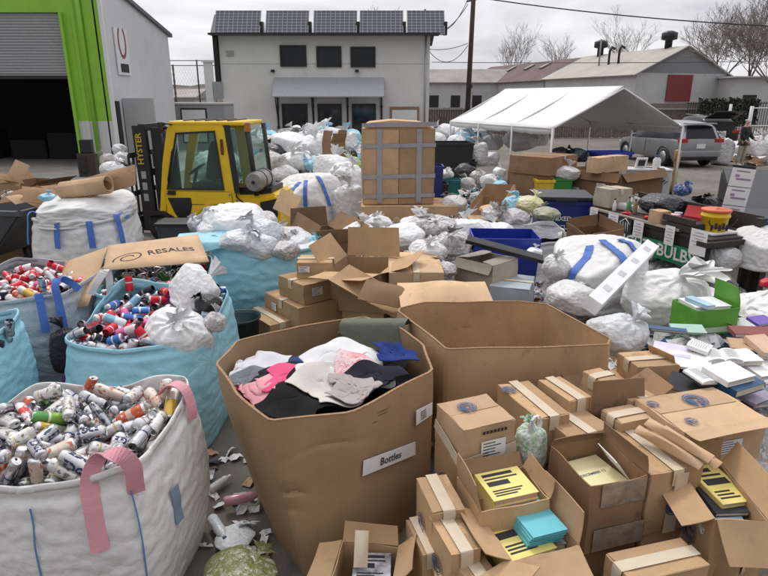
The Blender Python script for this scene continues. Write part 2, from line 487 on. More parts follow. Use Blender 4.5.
CANPOS = [[-0.101,0.073,0.155,0.38,-0.73,-0.11,0.55,0],[-0.131,0.007,0.154,0.4,-0.73,-0.13,0.54,1],[-0.194,-0.414,0.147,0.08,-0.79,0.6,-0.1,1],[-0.325,-0.138,0.217,0.58,0.26,0.45,-0.63,0],[-0.405,-0.326,0.249,0.05,0.12,0.98,0.12,1],[0.149,-0.156,0.22,0.69,-0.14,0.69,0.17,1],[0.008,0.315,0.187,0.72,0.56,0.15,-0.38,1],[-0.026,0.174,0.21,0.54,-0.19,-0.36,-0.73,0],[0.414,0.09,0.232,0.78,-0.61,-0.08,-0.1,1],[0.253,-0.027,0.207,0.57,0.27,-0.49,-0.6,1],[-0.375,0.28,0.156,0.19,-0.14,0.55,-0.8,1],[-0.116,0.301,0.205,0.73,-0.59,-0.26,0.21,0],[-0.368,0.076,0.18,0.34,0.59,-0.51,-0.52,1],[0.34,-0.245,0.251,0.52,0.38,0.22,0.73,1],[-0.315,0.345,0.176,0.53,0.81,-0.1,0.23,0],[-0.328,-0.366,0.135,0.21,0.45,0.61,-0.62,1],[-0.264,0.414,0.138,0.57,0.3,-0.72,-0.24,1],[0.414,0.371,0.248,0.13,-0.03,-0.26,-0.96,1],[0.068,0.245,0.223,0.18,0.09,0.84,0.5,1],[0.023,-0.052,0.2,0.51,0.15,-0.85,0.07,1],[-0.159,-0.359,0.206,0.46,-0.77,-0.44,0.04,0],[-0.414,0.414,0.288,0.0,0.13,0.99,-0.0,1],[0.211,-0.273,0.183,0.46,-0.04,0.81,-0.35,1],[-0.414,-0.401,0.178,0.07,-0.99,-0.13,-0.01,1],[-0.224,-0.028,0.263,0.58,-0.61,-0.12,-0.54,1],[0.344,-0.044,0.247,0.69,-0.65,0.23,0.22,1],[-0.395,-0.159,0.228,0.02,-0.61,0.76,0.2,1],[-0.174,0.207,0.22,0.45,0.25,0.3,-0.8,1],[0.047,0.087,0.178,0.46,0.67,0.35,-0.48,0],[0.21,0.35,0.233,0.77,0.47,-0.39,-0.19,1],[0.101,-0.104,0.243,0.17,-0.61,-0.1,-0.77,1],[0.414,-0.018,0.278,0.08,0.11,0.8,-0.58,0],[0.404,-0.371,0.232,0.84,-0.38,-0.09,-0.38,1],[0.182,0.167,0.222,0.76,0.34,-0.14,0.53,1],[-0.087,-0.335,0.223,0.46,-0.67,0.2,0.55,1],[0.363,0.111,0.292,0.59,-0.5,-0.11,-0.62,0],[-0.36,0.364,0.255,0.49,0.6,-0.63,-0.03,1],[-0.045,-0.129,0.208,0.34,0.91,0.14,0.15,1],[-0.277,-0.414,0.259,0.51,0.42,0.33,0.67,0],[-0.271,0.267,0.26,0.58,0.15,-0.77,-0.23,1],[0.247,-0.365,0.208,0.69,0.17,0.69,-0.14,1],[-0.414,0.157,0.198,0.12,0.05,0.38,-0.92,0],[-0.414,0.273,0.269,0.04,0.1,0.92,-0.38,1],[-0.414,-0.414,0.374,0.0,0.61,0.79,-0.0,0],[0.093,0.116,0.248,0.77,-0.04,-0.55,-0.32,1],[-0.047,0.296,0.269,0.16,-0.31,-0.89,-0.31,0],[-0.277,-0.414,0.338,0.53,0.11,-0.84,-0.07,1],[0.15,-0.204,0.282,0.72,-0.36,-0.52,0.27,1],[0.325,0.178,0.267,0.4,-0.71,0.17,-0.55,0],[0.232,-0.348,0.279,0.56,-0.75,-0.2,-0.28,0],[-0.269,0.023,0.227,0.18,0.6,-0.75,0.19,0],[-0.018,0.07,0.234,0.5,0.03,-0.79,-0.36,1],[-0.229,0.115,0.309,0.25,0.48,-0.39,-0.74,1],[0.366,0.362,0.347,0.74,0.27,0.62,-0.02,1],[0.414,0.256,0.192,0.1,0.37,0.89,-0.24,1],[-0.237,-0.323,0.277,0.32,-0.45,0.81,0.19,0],[0.332,-0.014,0.32,0.43,-0.11,0.64,-0.62,1],[-0.338,-0.053,0.253,0.2,-0.38,0.76,0.48,0],[0.079,-0.349,0.233,0.13,0.0,0.69,0.71,1],[-0.032,-0.18,0.26,0.34,0.93,-0.15,-0.03,0],[-0.333,-0.414,0.457,0.37,0.2,-0.08,-0.9,0],[0.37,-0.414,0.288,0.29,-0.6,0.25,-0.7,1],[0.215,0.046,0.281,0.47,-0.39,-0.18,0.77,1],[-0.133,0.286,0.275,0.65,-0.37,-0.49,-0.44,0],[0.189,-0.013,0.347,0.51,0.09,-0.82,0.25,1],[-0.329,-0.333,0.367,0.6,0.1,-0.74,0.29,0],[0.314,-0.168,0.263,0.8,-0.25,0.49,-0.23,1],[-0.13,-0.013,0.262,0.21,0.02,-0.45,0.87,1],[-0.026,-0.225,0.32,0.08,0.46,0.82,-0.33,0],[-0.161,-0.347,0.314,0.65,-0.72,-0.24,-0.07,0],[-0.121,0.024,0.323,0.34,-0.87,-0.18,-0.3,1],[-0.226,0.374,0.228,0.34,-0.34,-0.62,-0.62,1],[-0.311,0.336,0.33,0.11,0.88,0.25,0.38,1],[0.204,0.413,0.274,0.44,-0.54,-0.6,0.4,0],[0.057,-0.124,0.308,0.35,0.19,-0.68,0.62,0],[0.414,-0.312,0.355,0.61,-0.47,0.39,0.5,1],[0.085,0.013,0.309,0.26,-0.75,0.54,-0.29,0],[0.179,0.237,0.26,0.72,0.21,-0.61,0.23,1],[-0.348,-0.257,0.235,0.51,-0.65,-0.4,0.4,1],[-0.205,0.414,0.301,0.39,-0.53,0.69,-0.3,1],[-0.298,-0.258,0.314,0.59,-0.4,0.58,-0.39,0],[0.024,-0.268,0.215,0.72,-0.67,0.18,0.06,0],[0.267,-0.053,0.326,0.44,-0.76,-0.48,0.06,1],[-0.011,-0.015,0.289,0.18,0.43,-0.7,0.54,1],[-0.042,-0.334,0.35,0.01,-0.86,-0.49,0.14,1],[0.357,0.264,0.311,0.7,0.53,0.14,-0.45,1],[0.218,0.376,0.344,0.3,-0.2,-0.83,0.41,0],[0.284,0.273,0.309,0.36,-0.21,0.73,0.55,0],[-0.414,-0.021,0.271,0.03,-0.13,-0.96,-0.23,1],[0.218,-0.125,0.301,0.41,-0.33,-0.4,0.75,0],[-0.315,0.203,0.281,0.09,-0.32,-0.89,0.31,0],[-0.414,-0.283,0.359,0.91,0.2,0.08,-0.35,1],[-0.065,0.147,0.276,0.11,-0.63,0.3,-0.7,1],[-0.209,-0.199,0.267,0.58,-0.23,-0.7,-0.35,1],[0.414,0.071,0.379,0.24,0.29,-0.71,0.59,0],[0.001,0.414,0.267,0.66,-0.33,0.43,-0.51,0],[0.254,-0.215,0.332,0.1,-0.45,0.11,0.88,0],[-0.147,0.066,0.377,0.67,0.09,-0.52,0.52,1],[-0.218,-0.187,0.338,0.73,0.19,0.66,-0.07,1],[0.091,-0.276,0.337,0.82,-0.56,-0.04,-0.1,1],[-0.213,0.228,0.343,0.12,0.53,0.63,-0.56,0],[0.292,0.322,0.389,0.75,-0.45,-0.26,0.41,0],[-0.334,-0.341,0.254,0.02,-0.99,0.13,-0.06,0],[0.037,0.261,0.292,0.38,-0.77,-0.4,-0.31,0],[0.017,-0.348,0.284,0.2,-0.35,-0.6,-0.69,1],[-0.413,0.328,0.416,0.38,-0.35,0.58,0.63,1],[-0.34,0.087,0.261,0.51,-0.72,0.29,-0.38,0],[-0.168,-0.327,0.384,0.44,-0.69,-0.37,0.44,1],[0.077,-0.414,0.344,0.01,-0.4,-0.91,0.0,1],[0.192,0.229,0.332,0.19,-0.24,0.68,0.67,1],[-0.414,-0.097,0.263,0.22,-0.9,0.38,0.09,0],[-0.135,0.219,0.344,0.19,-0.13,-0.68,0.7,0],[0.403,0.27,0.392,0.86,-0.46,0.04,0.2,1],[-0.414,-0.003,0.394,0.96,0.23,-0.03,0.13,0],[-0.039,-0.413,0.356,0.03,-0.27,0.01,-0.96,1],[-0.279,-0.01,0.325,0.78,0.01,0.61,-0.1,0],[0.366,0.414,0.402,0.5,0.45,-0.34,-0.66,0],[-0.043,0.364,0.309,0.66,0.14,-0.59,-0.45,1],[0.35,-0.132,0.364,0.03,0.74,0.39,0.54,1],[-0.154,-0.146,0.3,0.24,0.51,0.82,-0.13,0],[0.219,-0.414,0.38,0.86,-0.06,-0.49,0.11,1],[-0.223,-0.151,0.401,0.59,-0.13,0.65,-0.45,1],[0.094,0.414,0.355,0.22,0.75,0.31,0.54,0],[0.287,-0.297,0.325,0.23,0.87,0.14,0.42,0],[0.156,-0.088,0.389,0.68,0.01,0.67,0.3,0],[-0.254,-0.383,0.453,0.79,0.3,-0.01,-0.53,1],[-0.388,-0.151,0.385,0.64,-0.49,-0.23,-0.55,1],[0.391,-0.327,0.422,0.32,-0.41,0.5,0.69,0],[-0.124,0.414,0.382,0.87,0.11,0.25,0.41,1],[-0.089,-0.277,0.333,0.16,0.83,-0.52,-0.09,0],[-0.041,0.316,0.363,0.43,0.68,0.37,0.46,1],[-0.414,-0.174,0.447,0.21,0.29,0.76,-0.55,1],[-0.378,0.13,0.313,0.85,0.4,0.26,-0.22,1],[-0.283,-0.084,0.332,0.58,0.2,0.79,-0.02,1],[0.282,-0.345,0.385,0.55,0.18,0.81,0.11,1],[0.152,-0.367,0.346,0.69,-0.54,-0.27,-0.4,1],[-0.274,0.287,0.413,0.37,0.44,0.43,0.7,1],[0.311,-0.24,0.385,0.1,0.54,0.72,0.43,1],[-0.08,-0.082,0.353,0.65,0.68,-0.3,0.13,0],[0.105,0.286,0.319,0.27,-0.43,0.68,0.53,0],[-0.269,-0.227,0.381,0.74,-0.02,0.63,-0.24,0],[-0.414,0.172,0.363,0.49,-0.78,0.33,0.2,1],[0.037,0.348,0.404,0.76,-0.23,-0.53,0.3,1],[-0.256,0.353,0.375,0.42,0.16,0.89,-0.01,0],[-0.278,0.087,0.378,0.54,0.37,0.76,-0.06,1],[-0.075,0.131,0.409,0.29,0.1,-0.65,-0.69,1],[-0.296,-0.022,0.393,0.03,0.56,-0.33,0.76,1],[0.255,0.13,0.388,0.53,0.14,-0.83,0.06,1],[-0.019,0.133,0.349,0.67,-0.39,-0.62,-0.09,1],[0.063,-0.36,0.463,0.14,0.44,-0.5,-0.73,0],[0.322,0.07,0.362,0.22,-0.02,-0.87,-0.44,1],[0.414,-0.127,0.412,0.68,0.73,0.08,-0.07,1],[0.086,0.146,0.356,0.36,-0.42,-0.02,0.83,1],[-0.118,-0.202,0.417,0.69,-0.54,0.43,0.22,0],[0.175,0.33,0.402,0.69,-0.7,-0.12,-0.14,0],[0.409,-0.402,0.524,0.28,0.05,-0.07,0.96,0],[0.272,-0.413,0.433,0.04,0.49,-0.02,-0.87,1],[0.106,-0.281,0.411,0.42,-0.12,-0.77,0.47,1]]
# ------------------------------------------------------------------ cartons
def face_M(face, w, d, h, u, v, off=.006, ang=0):
    """frame on a face of a w x d x h box standing on z=0; u, v in metres from the face centre"""
    if face == 'F': M = frame3((u, -d/2-off, h/2+v), (1, 0, 0), (0, 0, 1))
    elif face == 'R': M = frame3((w/2+off, u, h/2+v), (0, 1, 0), (0, 0, 1))
    elif face == 'L': M = frame3((-w/2-off, -u, h/2+v), (0, -1, 0), (0, 0, 1))
    elif face == 'B': M = frame3((-u, d/2+off, h/2+v), (-1, 0, 0), (0, 0, 1))
    else: M = frame3((u, v, h+off), (1, 0, 0), (0, 1, 0))
    return M @ Matrix.Rotation(ang, 4, 'Z')
def decal(name, M, w, h, m, parent, n=3):
    P = [M @ Vector((a*w/2, b*h/2, 0)) for a, b in ((-1, -1), (1, -1), (1, 1), (-1, 1))]
    return quadsheet(name, P, m, parent, .0015, n, n)
def label_paper(M, w, h, parent, lines=5, m=None):
    o = decal('label', M, w, h, m or M_PAPER, parent)
    bm = bmesh.new(); r = random.Random(int(w*1e4))
    for i in range(lines):
        y = h*(.36-.72*i/max(1, lines-1)); L = w*r.uniform(.35, .8)
        c = M @ Vector((-w*.42+L/2, y, .0025)); bx(bm, c, (L, h*.05, .0008), rot=M.to_quaternion().to_euler())
    bmo('print', bm, M_INK, o)
    return o
def emblem(M, r, parent):
    """round blue printed mark: ring with two dark patches"""
    bm = bmesh.new(); N = 40
    def P(x, y): return bm.verts.new(M @ Vector((x*r, y*r, .0012)))
    a = [P(math.cos(2*PI*i/N), math.sin(2*PI*i/N)) for i in range(N)]
    b = [P(.90*math.cos(2*PI*i/N), .90*math.sin(2*PI*i/N)) for i in range(N)]
    for i in range(N): bm.faces.new((a[i], a[(i+1) % N], b[(i+1) % N], b[i]))
    G = 34; st = 1.7/G
    for i in range(G):
        for j in range(G):
            x, y = -.85+(i+.5)*st, -.85+(j+.5)*st
            if x*x+y*y > .80**2: continue
            if abs(y-.34+.25*x*x) < .12 and abs(x) < .62: continue
            if abs(x+.12*y) < .13 and y < .36: continue
            if (x-.5)**2+(y+.15)**2 < .04: continue
            h = st*.51; bm.faces.new([P(x+p*h, y+q*h) for p, q in ((-1, -1), (1, -1), (1, 1), (-1, 1))])
    bmesh.ops.remove_doubles(bm, verts=bm.verts, dist=r*st*.05)
    return bmo('printed_emblem', bm, M_BLUEINK, parent)
def boxbody(w, d, h, th, seed, open_top, bulge=.006, inner=True):
    amp = min(.013, .045*min(w, d, h)); bulge = min(bulge, .03*min(w, d, h))
    bm = bmesh.new()
    nx, ny, nz = 7, 7, 6
    vm = {}
    def V(i, j, k):
        if (i, j, k) not in vm:
            x, y, z = (i/nx-.5), (j/ny-.5), k/nz
            s = Vector((x*w, y*d, z*h))
            b = bulge*math.sin(PI*z)*(1 if not open_top else .5)
            if i in (0, nx): s.x += math.copysign(b*math.sin(PI*(y+.5)), x)
            if j in (0, ny): s.y += math.copysign(b*math.sin(PI*(x+.5)), y)
            nn = noise.noise_vector(Vector((x*2.2+seed*3.1, y*2.2, z*2)))*amp
            if k == 0: nn.z = 0
            s += nn
            vm[(i, j, k)] = bm.verts.new(s)
        return vm[(i, j, k)]
    for i in range(nx):
        for k in range(nz):
            bm.faces.new((V(i, 0, k), V(i+1, 0, k), V(i+1, 0, k+1), V(i, 0, k+1)))
            bm.faces.new((V(i+1, ny, k), V(i, ny, k), V(i, ny, k+1), V(i+1, ny, k+1)))
    for j in range(ny):
        for k in range(nz):
            bm.faces.new((V(0, j+1, k), V(0, j, k), V(0, j, k+1), V(0, j+1, k+1)))
            bm.faces.new((V(nx, j, k), V(nx, j+1, k), V(nx, j+1, k+1), V(nx, j, k+1)))
    for i in range(nx):
        for j in range(ny):
            bm.faces.new((V(i, j+1, 0), V(i+1, j+1, 0), V(i+1, j, 0), V(i, j, 0)))
            if not open_top: bm.faces.new((V(i, j, nz), V(i+1, j, nz), V(i+1, j+1, nz), V(i, j+1, nz)))
    if open_top:
        bmesh.ops.recalc_face_normals(bm, faces=bm.faces)
        bmesh.ops.solidify(bm, geom=list(bm.faces), thickness=th)
    return bm
def sharp(o, ang=35):
    me = o.data; me.polygons.foreach_set('use_smooth', [True]*len(me.polygons)); me.set_sharp_from_angle(angle=math.radians(ang)); return o
def flap(w, d, h, side, L, ang, m, parent, seed, th=.005, curl=.02, inset=.004):
    """hinged flap: ang 0 = straight out, 90 = up, 180 = folded shut, negative = hanging"""
    a = math.radians(ang); ln = (w if side in 'FB' else d)-2*inset
    c = math.cos(a); s = math.sin(a)
    nu, nv = 6, 4; v = []; f = []
    r = random.Random(seed)
    k1, k2 = r.uniform(-1, 1), r.uniform(-1, 1)
    for t in (0, 1):
        for j in range(nv+1):
            for i in range(nu+1):
                u = (i/nu-.5)*ln*(1-.05*(j/nv)); q = j/nv*L
                bend = curl*((j/nv)**2)*(1+k1*(i/nu-.5)) + curl*.6*k2*math.sin(PI*i/nu)*(j/nv)
                out = q*c - (bend+t*th)*s; up = q*s + (bend+t*th)*c + .002
                if side == 'F': p = (u, -d/2-out, h+up)
                elif side == 'B': p = (-u, d/2+out, h+up)
                elif side == 'R': p = (w/2+out, u, h+up)
                else: p = (-w/2-out, -u, h+up)
                v.append(p)
    W = nu+1; K = W*(nv+1)
    for j in range(nv):
        for i in range(nu):
            q = j*W+i; f.append((q, q+W, q+W+1, q+1)); f.append((K+q, K+q+1, K+q+W+1, K+q+W))
    def sd(l):
        for x, y in zip(l, l[1:]): f.append((x, y, K+y, K+x))
    sd(list(range(W))); sd([nv*W+i for i in reversed(range(W))]); sd([j*W+nu for j in range(nv+1)]); sd([j*W for j in reversed(range(nv+1))])
    o = mk('flap', v, f, m, parent); sharp(o, 50); return o
_sup = []
def carton(label, FL, FR, BL, z, h, m=None, flaps=None, tape=None, emb=(), labs=(), group=None, name='cardboard_box', cat='cardboard box', rect=None, tapem=None, support=True, tilt=None, pleat=0, wmul=1):
    """FL, FR, BL: pixels of three top corners, all at height z. flaps: {side: (length, angle)} makes it open."""
    m = m or CB
    if rect is None:
        A, B_, C_ = PZ(*FL, z), PZ(*FR, z), PZ(*BL, z)
        ux = (B_-A); w = ux.length; ux.normalize(); uy = Vector((-ux.y, ux.x, 0)); d = (C_-A).dot(uy)
        ctr = A+ux*w/2+uy*d/2; rz = math.atan2(ux.y, ux.x)
    else: ctr, w, d, rz = rect; ctr = Vector(ctr)
    seed = len(_sup)+rnd.randint(0, 999)
    t = thing(name, label, cat, (ctr.x, ctr.y, z-h), rz, group)
    if tilt: t.rotation_euler = (tilt[0], tilt[1], rz)
    op = flaps is not None
    th = .006
    b = bmo('body', boxbody(w, d, h, th, seed, op), m, t); sharp(b, 40)
    if op:
        for s, (L, a) in flaps.items(): flap(w, d, h, s, L, a, m, t, seed+ord(s))
    else:
        # two closed top flaps meeting at the seam
        tp = tape or 'x'
        for s in (('F', 'B') if tp == 'x' else ('L', 'R')):
            L = (d if tp == 'x' else w)/2-.003
            flap(w, d, h, s, L, 180-rnd.uniform(0, .6), m, t, seed+ord(s), curl=-.002, th=.004)
        tw = .062; zt = h+.0095; tm = tapem or M_TAPE
        if tape == 'x':
            ribbon('tape', [(-w/2-.009, 0, h-.08), (-w/2-.008, 0, h+.001), (-w/2+.02, 0, zt), (0, 0, zt+.001), (w/2-.02, 0, zt), (w/2+.008, 0, h+.001), (w/2+.009, 0, h-.08)], tw, tm, t, (0, 1, 0), .0015)
        elif tape == 'y':
            ribbon('tape', [(0, -d/2-.009, h-.08), (0, -d/2-.008, h+.001), (0, -d/2+.02, zt), (0, 0, zt+.001), (0, d/2-.02, zt), (0, d/2+.008, h+.001), (0, d/2+.009, h-.08)], tw, tm, t, (1, 0, 0), .0015)
    for e in emb:
        face, u, v, r = e[:4]; emblem(face_M(face, w, d, h, u, v, .015 if face != 'T' else .014, e[4] if len(e) > 4 else 0), r, t)
    for l in labs:
        face, u, v, lw, lh = l[:5]
        label_paper(face_M(face, w, d, h, u, v, .0155 if face != 'T' else .013, l[5] if len(l) > 5 else 0), lw, lh, t)
    if support: _sup.append((label, ctr, w, d, rz, z-h, m, t))
    t['_w'] = w; t['_d'] = d; t['_h'] = h
    return t
def dims(t): return t['_w'], t['_d'], t['_h']
def book(label, parent_box, c, w, d, h, rz, cover, title=None, page=None, tilt=0, group=None, titlem=None, name='book', cat='book', ts=.03):
    """c is in the box's own frame; the book itself stays top-level"""
    if parent_box is not None:
        M = Matrix.Translation(parent_box.location) @ parent_box.rotation_euler.to_matrix().to_4x4(); p = M @ Vector(c); r0 = parent_box.rotation_euler.z
    else: p = Vector(c); r0 = 0
    t = thing(name, label, cat, p, r0+rz, group); t.rotation_euler = (tilt, 0, r0+rz)
    pb = boxbody(w-.010, d-.010, h-.007, .002, rnd.randint(0, 99), False, .0)
    o = bmo('pages', pb, page or M_PAGES, t); sharp(o)
    o.location = (0, 0, .003)
    prism('cover', [(-w/2, h-.002), (w/2, h-.002), (w/2, h+.0015), (-w/2-.003, h+.0015), (-w/2-.003, -.001), (w/2, -.001), (w/2, .002), (-w/2, .002)], -d/2, d/2, 'y', cover, t)
    if title == 'bars':
        bm = bmesh.new(); rr_ = random.Random(int(w*1e4+h*1e5))
        for i, (q, hh) in enumerate(((.36, .10), (.22, .05), (.05, .16), (-.20, .04), (-.28, .04), (-.36, .04))):
            L_ = w*rr_.uniform(.45, .8); bx(bm, (-w*.40+L_/2, d*q, h+.0022), (L_, d*hh, .0008))
        bmo('cover_print', bm, titlem or M_INK, t)
    elif title:
        text('title', title, ts, frame3((0, d*.02, h+.0032), (1, 0, 0), (0, 1, 0)), titlem or M_INK, t, .012)
    return t
M_PAGES = mat('page_edges', (.68, .62, .50), .9, var=.1, vs=60)
M_PAGEP = mat('pink_page_edges', (.66, .42, .36), .9, var=.1, vs=60)
M_YEL = mat('yellow_cover', (.80, .68, .22), .5, var=.05)
M_YELP = mat('pale_yellow_cover', (.80, .74, .42), .5, var=.05)
M_AQUA = mat('aqua_cover', (.14, .50, .58), .5, var=.06)
M_NAVY = mat('navy_cover', (.02, .08, .18), .4)
# ------------------------------------------------------------------ gaylords (pallet-size boxes)
def gaylord(label, rim, z, m, base=.9, name='gaylord_box', h=None, slump=.02, floor_z=.12, zs=None, dents=(), boff=(0, 0), soft=.0):
    P = [PZ(x, y, z if zs is None else zs[i]) for i, (x, y) in enumerate(rim)]
    c = sum(P, Vector())/len(P); c.z = 0
    t = thing(name, label, 'bulk box', (c.x, c.y, 0))
    if soft:
        for _ in range(2):
            P = [q for i in range(len(P)) for q in (P[i].lerp(P[(i+1) % len(P)], soft), P[i].lerp(P[(i+1) % len(P)], 1-soft))]
    bs_ = base if hasattr(base, '__len__') else (base, base)
    # subdivide the ring along its edges
    ring = []; n = len(P); fold = []
    for i in range(n):
        a, b = P[i]-c, P[(i+1) % n]-c; k = max(1, int((b-a).length/.03)); fold.append(len(ring))
        for j in range(k): ring.append(a.lerp(b, j/k))
    N = len(ring); K = 64; th = .012; v = []; f = []
    for s in (0, 1):
        for k in range(K+1):
            q = k/K
            for i, p in enumerate(ring):
                r = Vector((p.x, p.y, 0)); nr = r.normalized()
                nz_ = noise.noise(Vector((p.x*2.3, p.y*2.3, q*2+z)))*slump*1.6*(.3+q)
                o = Vector((p.x*(bs_[0]+(1-bs_[0])*q)+boff[0]*(1-q), p.y*(bs_[1]+(1-bs_[1])*q)+boff[1]*(1-q), 0))+nr*(nz_+.015*math.sin(PI*q)-th*s)
                for dx_, dy_, dz_, wd_, dp_ in dents:
                    ds = ((o.x+c.x-dx_)**2+(o.y+c.y-dy_)**2)**.5; zz_ = p.z*q-dz_+.25*ds*ds/wd_
                    if ds < wd_*2.5: o = o-nr*dp_*math.exp(-(ds/wd_)**2)*(math.exp(-(zz_/.011)**2)+.35*math.exp(-((zz_-.03)/.03)**2))
                v.append((o.x, o.y, p.z*q))
    def I(s, k, i): return s*(K+1)*N+k*N+i % N
    for k in range(K):
        for i in range(N):
            f.append((I(0, k, i), I(0, k, i+1), I(0, k+1, i+1), I(0, k+1, i)))
            f.append((I(1, k, i+1), I(1, k, i), I(1, k+1, i), I(1, k+1, i+1)))
    for i in range(N): f.append((I(0, K, i), I(0, K, i+1), I(1, K, i+1), I(1, K, i)))
    f.append(tuple(I(1, 0, i) for i in range(N)))
    b = mk('wall', v, f, m, t); sharp(b, 28)
    # pale cut edge along the rim
    ev = []; ef = []
    for i in range(N):
        p = Vector(v[I(0, K, i)]); q = Vector(v[I(1, K, i)]); d = (p-q).normalized()
        for w_ in (p+d*.0015, q-d*.0015):
            ev.append(w_+Vector((0, 0, .003))); ev.append(w_-Vector((0, 0, .004)))
    for i in range(N):
        a = 4*i; e = 4*((i+1) % N)
        ef += [(a, e, e+2, a+2), (a, a+1, e+1, e), (a+2, e+2, e+3, a+3)]
    mk('rim', ev, ef, CBE, t)
    return t, ring, c
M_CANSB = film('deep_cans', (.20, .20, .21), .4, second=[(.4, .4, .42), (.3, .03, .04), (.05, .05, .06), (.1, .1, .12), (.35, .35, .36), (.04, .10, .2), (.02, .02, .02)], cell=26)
# ------------------------------------------------------------------ woven bulk bags
def rimsm(rim, u):
    """smooth height around the bag from 4 corner heights; u in turns starting at the front-left corner"""
    k = (u*4) % 4; i = int(k); t = k-i
    a, b = rim[i % 4], rim[(i+1) % 4]
    return a+(b-a)*(t*t*(3-2*t)) - .05*math.sin(PI*t)
def sq_ring(u, w, d, p=5.5):
    """u=0 at the front-left corner, going front, right, back, left"""
    a = -3*PI/4 + 2*PI*u; c, s = math.cos(a), math.sin(a)
    f = 1/((abs(c))**p+(abs(s))**p)**(1/p)
    return c*f*w/2, s*f*d/2
def fibc(label, ctr, w, d, rz, h, rim, m, fill=.8, seed=1, grow=1.06, NU=120, NV=28, bulge=.07, strap=None, strapm=None, name='bulk_bag', liner=None, group=None, lean=(0, 0), inner_m=None, flat=0, top=None, th=.006):
    t = thing(name, label, 'bulk bag', (ctr[0], ctr[1], 0), rz, group)
    r = np.random.RandomState(seed)
    B = np.zeros(((NV+1)*NU, 3)); 
    for k in range(NV+1):
        q = k/NV
        for i in range(NU):
            u = i/NU; x, y = sq_ring(u, w, d); b = 1+bulge*math.sin(PI*min(1, q*1.15))-.04*(q > .9)-.06*(1-q)**3
            B[k*NU+i] = (x*b+lean[0]*q, y*b+lean[1]*q, rimsm(rim, u)*q)
    f = []
    for k in range(NV):
        for i in range(NU):
            j = (i+1) % NU; f.append((k*NU+i, k*NU+j, (k+1)*NU+j, (k+1)*NU+i))
    E = edges_of(f)
    Bq = B.copy()
    dl = Bq[E[:, 1]]-Bq[E[:, 0]]; L = np.linalg.norm(dl*np.array([1.01, 1.01, 1])*np.array([1, 1, grow]), axis=1)
    sk = np.array([(k*NU+i, k*NU+(i+2) % NU) for k in range(NV+1) for i in range(NU)]+[(k*NU+i, (k+2)*NU+i) for k in range(NV-1) for i in range(NU)])
    LB = np.linalg.norm((Bq[sk[:, 1]]-Bq[sk[:, 0]])*np.array([1, 1, grow]), axis=1)*.82
    K = np.arange((NV+1)*NU)//NU; U = np.arange((NV+1)*NU) % NU
    R0 = np.hypot(B[:, 0], B[:, 1]); 
    cen = np.stack([lean[0]*K/NV, lean[1]*K/NV], 1)
    q = K/NV
    # seam posts at corners stay calmer
    P = B.copy(); P[:, :2] *= (1+r.normal(size=(len(P), 1))*.008)
    lo = 1-.05/np.maximum(.2, R0); hi = 1+.025/np.maximum(.2, R0)
    wav = np.array([noise.noise(Vector((math.cos(2*PI*i/NU)*2.4+seed, math.sin(2*PI*i/NU)*2.4, seed)))*.04 for i in range(NU)])
    def proj(P, it):
        xy = P[:, :2]-cen; R = np.hypot(xy[:, 0], xy[:, 1])+1e-9
        Rc = np.hypot(B[:, 0]-cen[:, 0], B[:, 1]-cen[:, 1])
        R2 = np.clip(R, Rc*lo, Rc*hi); P[:, :2] = cen+xy*(R2/R)[:, None]
        P[:NU] = B[:NU]
        tp = K == NV
        P[tp, 2] = B[tp, 2]+wav*.8
        P[tp, :2] = P[tp, :2]*.5+.5*(B[tp, :2]*(1+wav[:, None]))
        P[:, 2] = np.maximum(P[:, 2], 0)
        return P
    P = relax(P, E, L, 90, proj, .9, sk, LB, .35)
    # hem: one ring folded outward and down
    hem = P[-NU:].copy(); n = hem.copy(); n[:, 2] = 0; n /= np.linalg.norm(n, axis=1)[:, None]
    h1 = hem+n*.006; h1[:, 2] -= .003; h2 = hem+n*.008; h2[:, 2] -= .035
    V = np.vstack([P, h1, h2]); nb = len(P)
    for i in range(NU):
        j = (i+1) % NU
        f.append(((NV)*NU+i, NV*NU+j, nb+j, nb+i)); f.append((nb+i, nb+j, nb+NU+j, nb+NU+i))
    me = mesh_from('bag_wall', V, f, m); o = link('bag_wall', me, None, t)
    md = o.modifiers.new('smooth', 'SUBSURF'); md.levels = 1; md.render_levels = 1
    md = o.modifiers.new('thickness', 'SOLIDIFY'); md.thickness = th; md.offset = 0
    # inside level
    G = 30; v = []; ff = []
    tv = top or (lambda x, y: fill+.06*(1-(x*x+y*y)*2))
    for a in range(G+1):
        for b in range(NU//2):
            u = b/(NU//2); x, y = sq_ring(u, w, d); s = a/G*.955
            X, Y = x*s, y*s; v.append((X+lean[0]*.8, Y+lean[1]*.8, tv(X/w, Y/d)+.02*noise.noise(Vector((X*9, Y*9, seed)))))
    H = NU//2
    for a in range(G):
        for b in range(H): ff.append((a*H+b, a*H+(b+1) % H, (a+1)*H+(b+1) % H, (a+1)*H+b))
    mk('contents_level', v, ff, liner or M_CANSB, t, True)
    if strap:
        for (u, dz, wd, lift) in strap:
            x, y = sq_ring(u, w, d); rr = Vector((x, y, 0)); nn = rr.normalized(); tz = rimsm(rim, u)
            k = 1+bulge*.6
            def at_(q, o_): return Vector((x*(1+bulge*math.sin(PI*q))+lean[0]*q, y*(1+bulge*math.sin(PI*q))+lean[1]*q, tz*q))+nn*o_
            tng = Vector((-nn.y, nn.x, 0))
            pts = [at_(.70, .035), at_(.82, .035), at_(.93, .03), at_(1, .02)+Vector((0, 0, lift*.6)), at_(1, -.03)+Vector((0, 0, lift))+tng*.05, at_(1, -.06)+tng*.14+Vector((0, 0, lift*.5)), at_(1, -.05)+tng*.2+Vector((0, 0, -.02))]
            if dz < 0: pts = pts[:4]+[at_(1, .0)+Vector((0, 0, .01)), at_(1, -.04)+Vector((0, 0, -.05))]
            ribbon('lifting_strap', pts, wd, strapm or F_BLUEW, t, tng, .004)
    return t, V
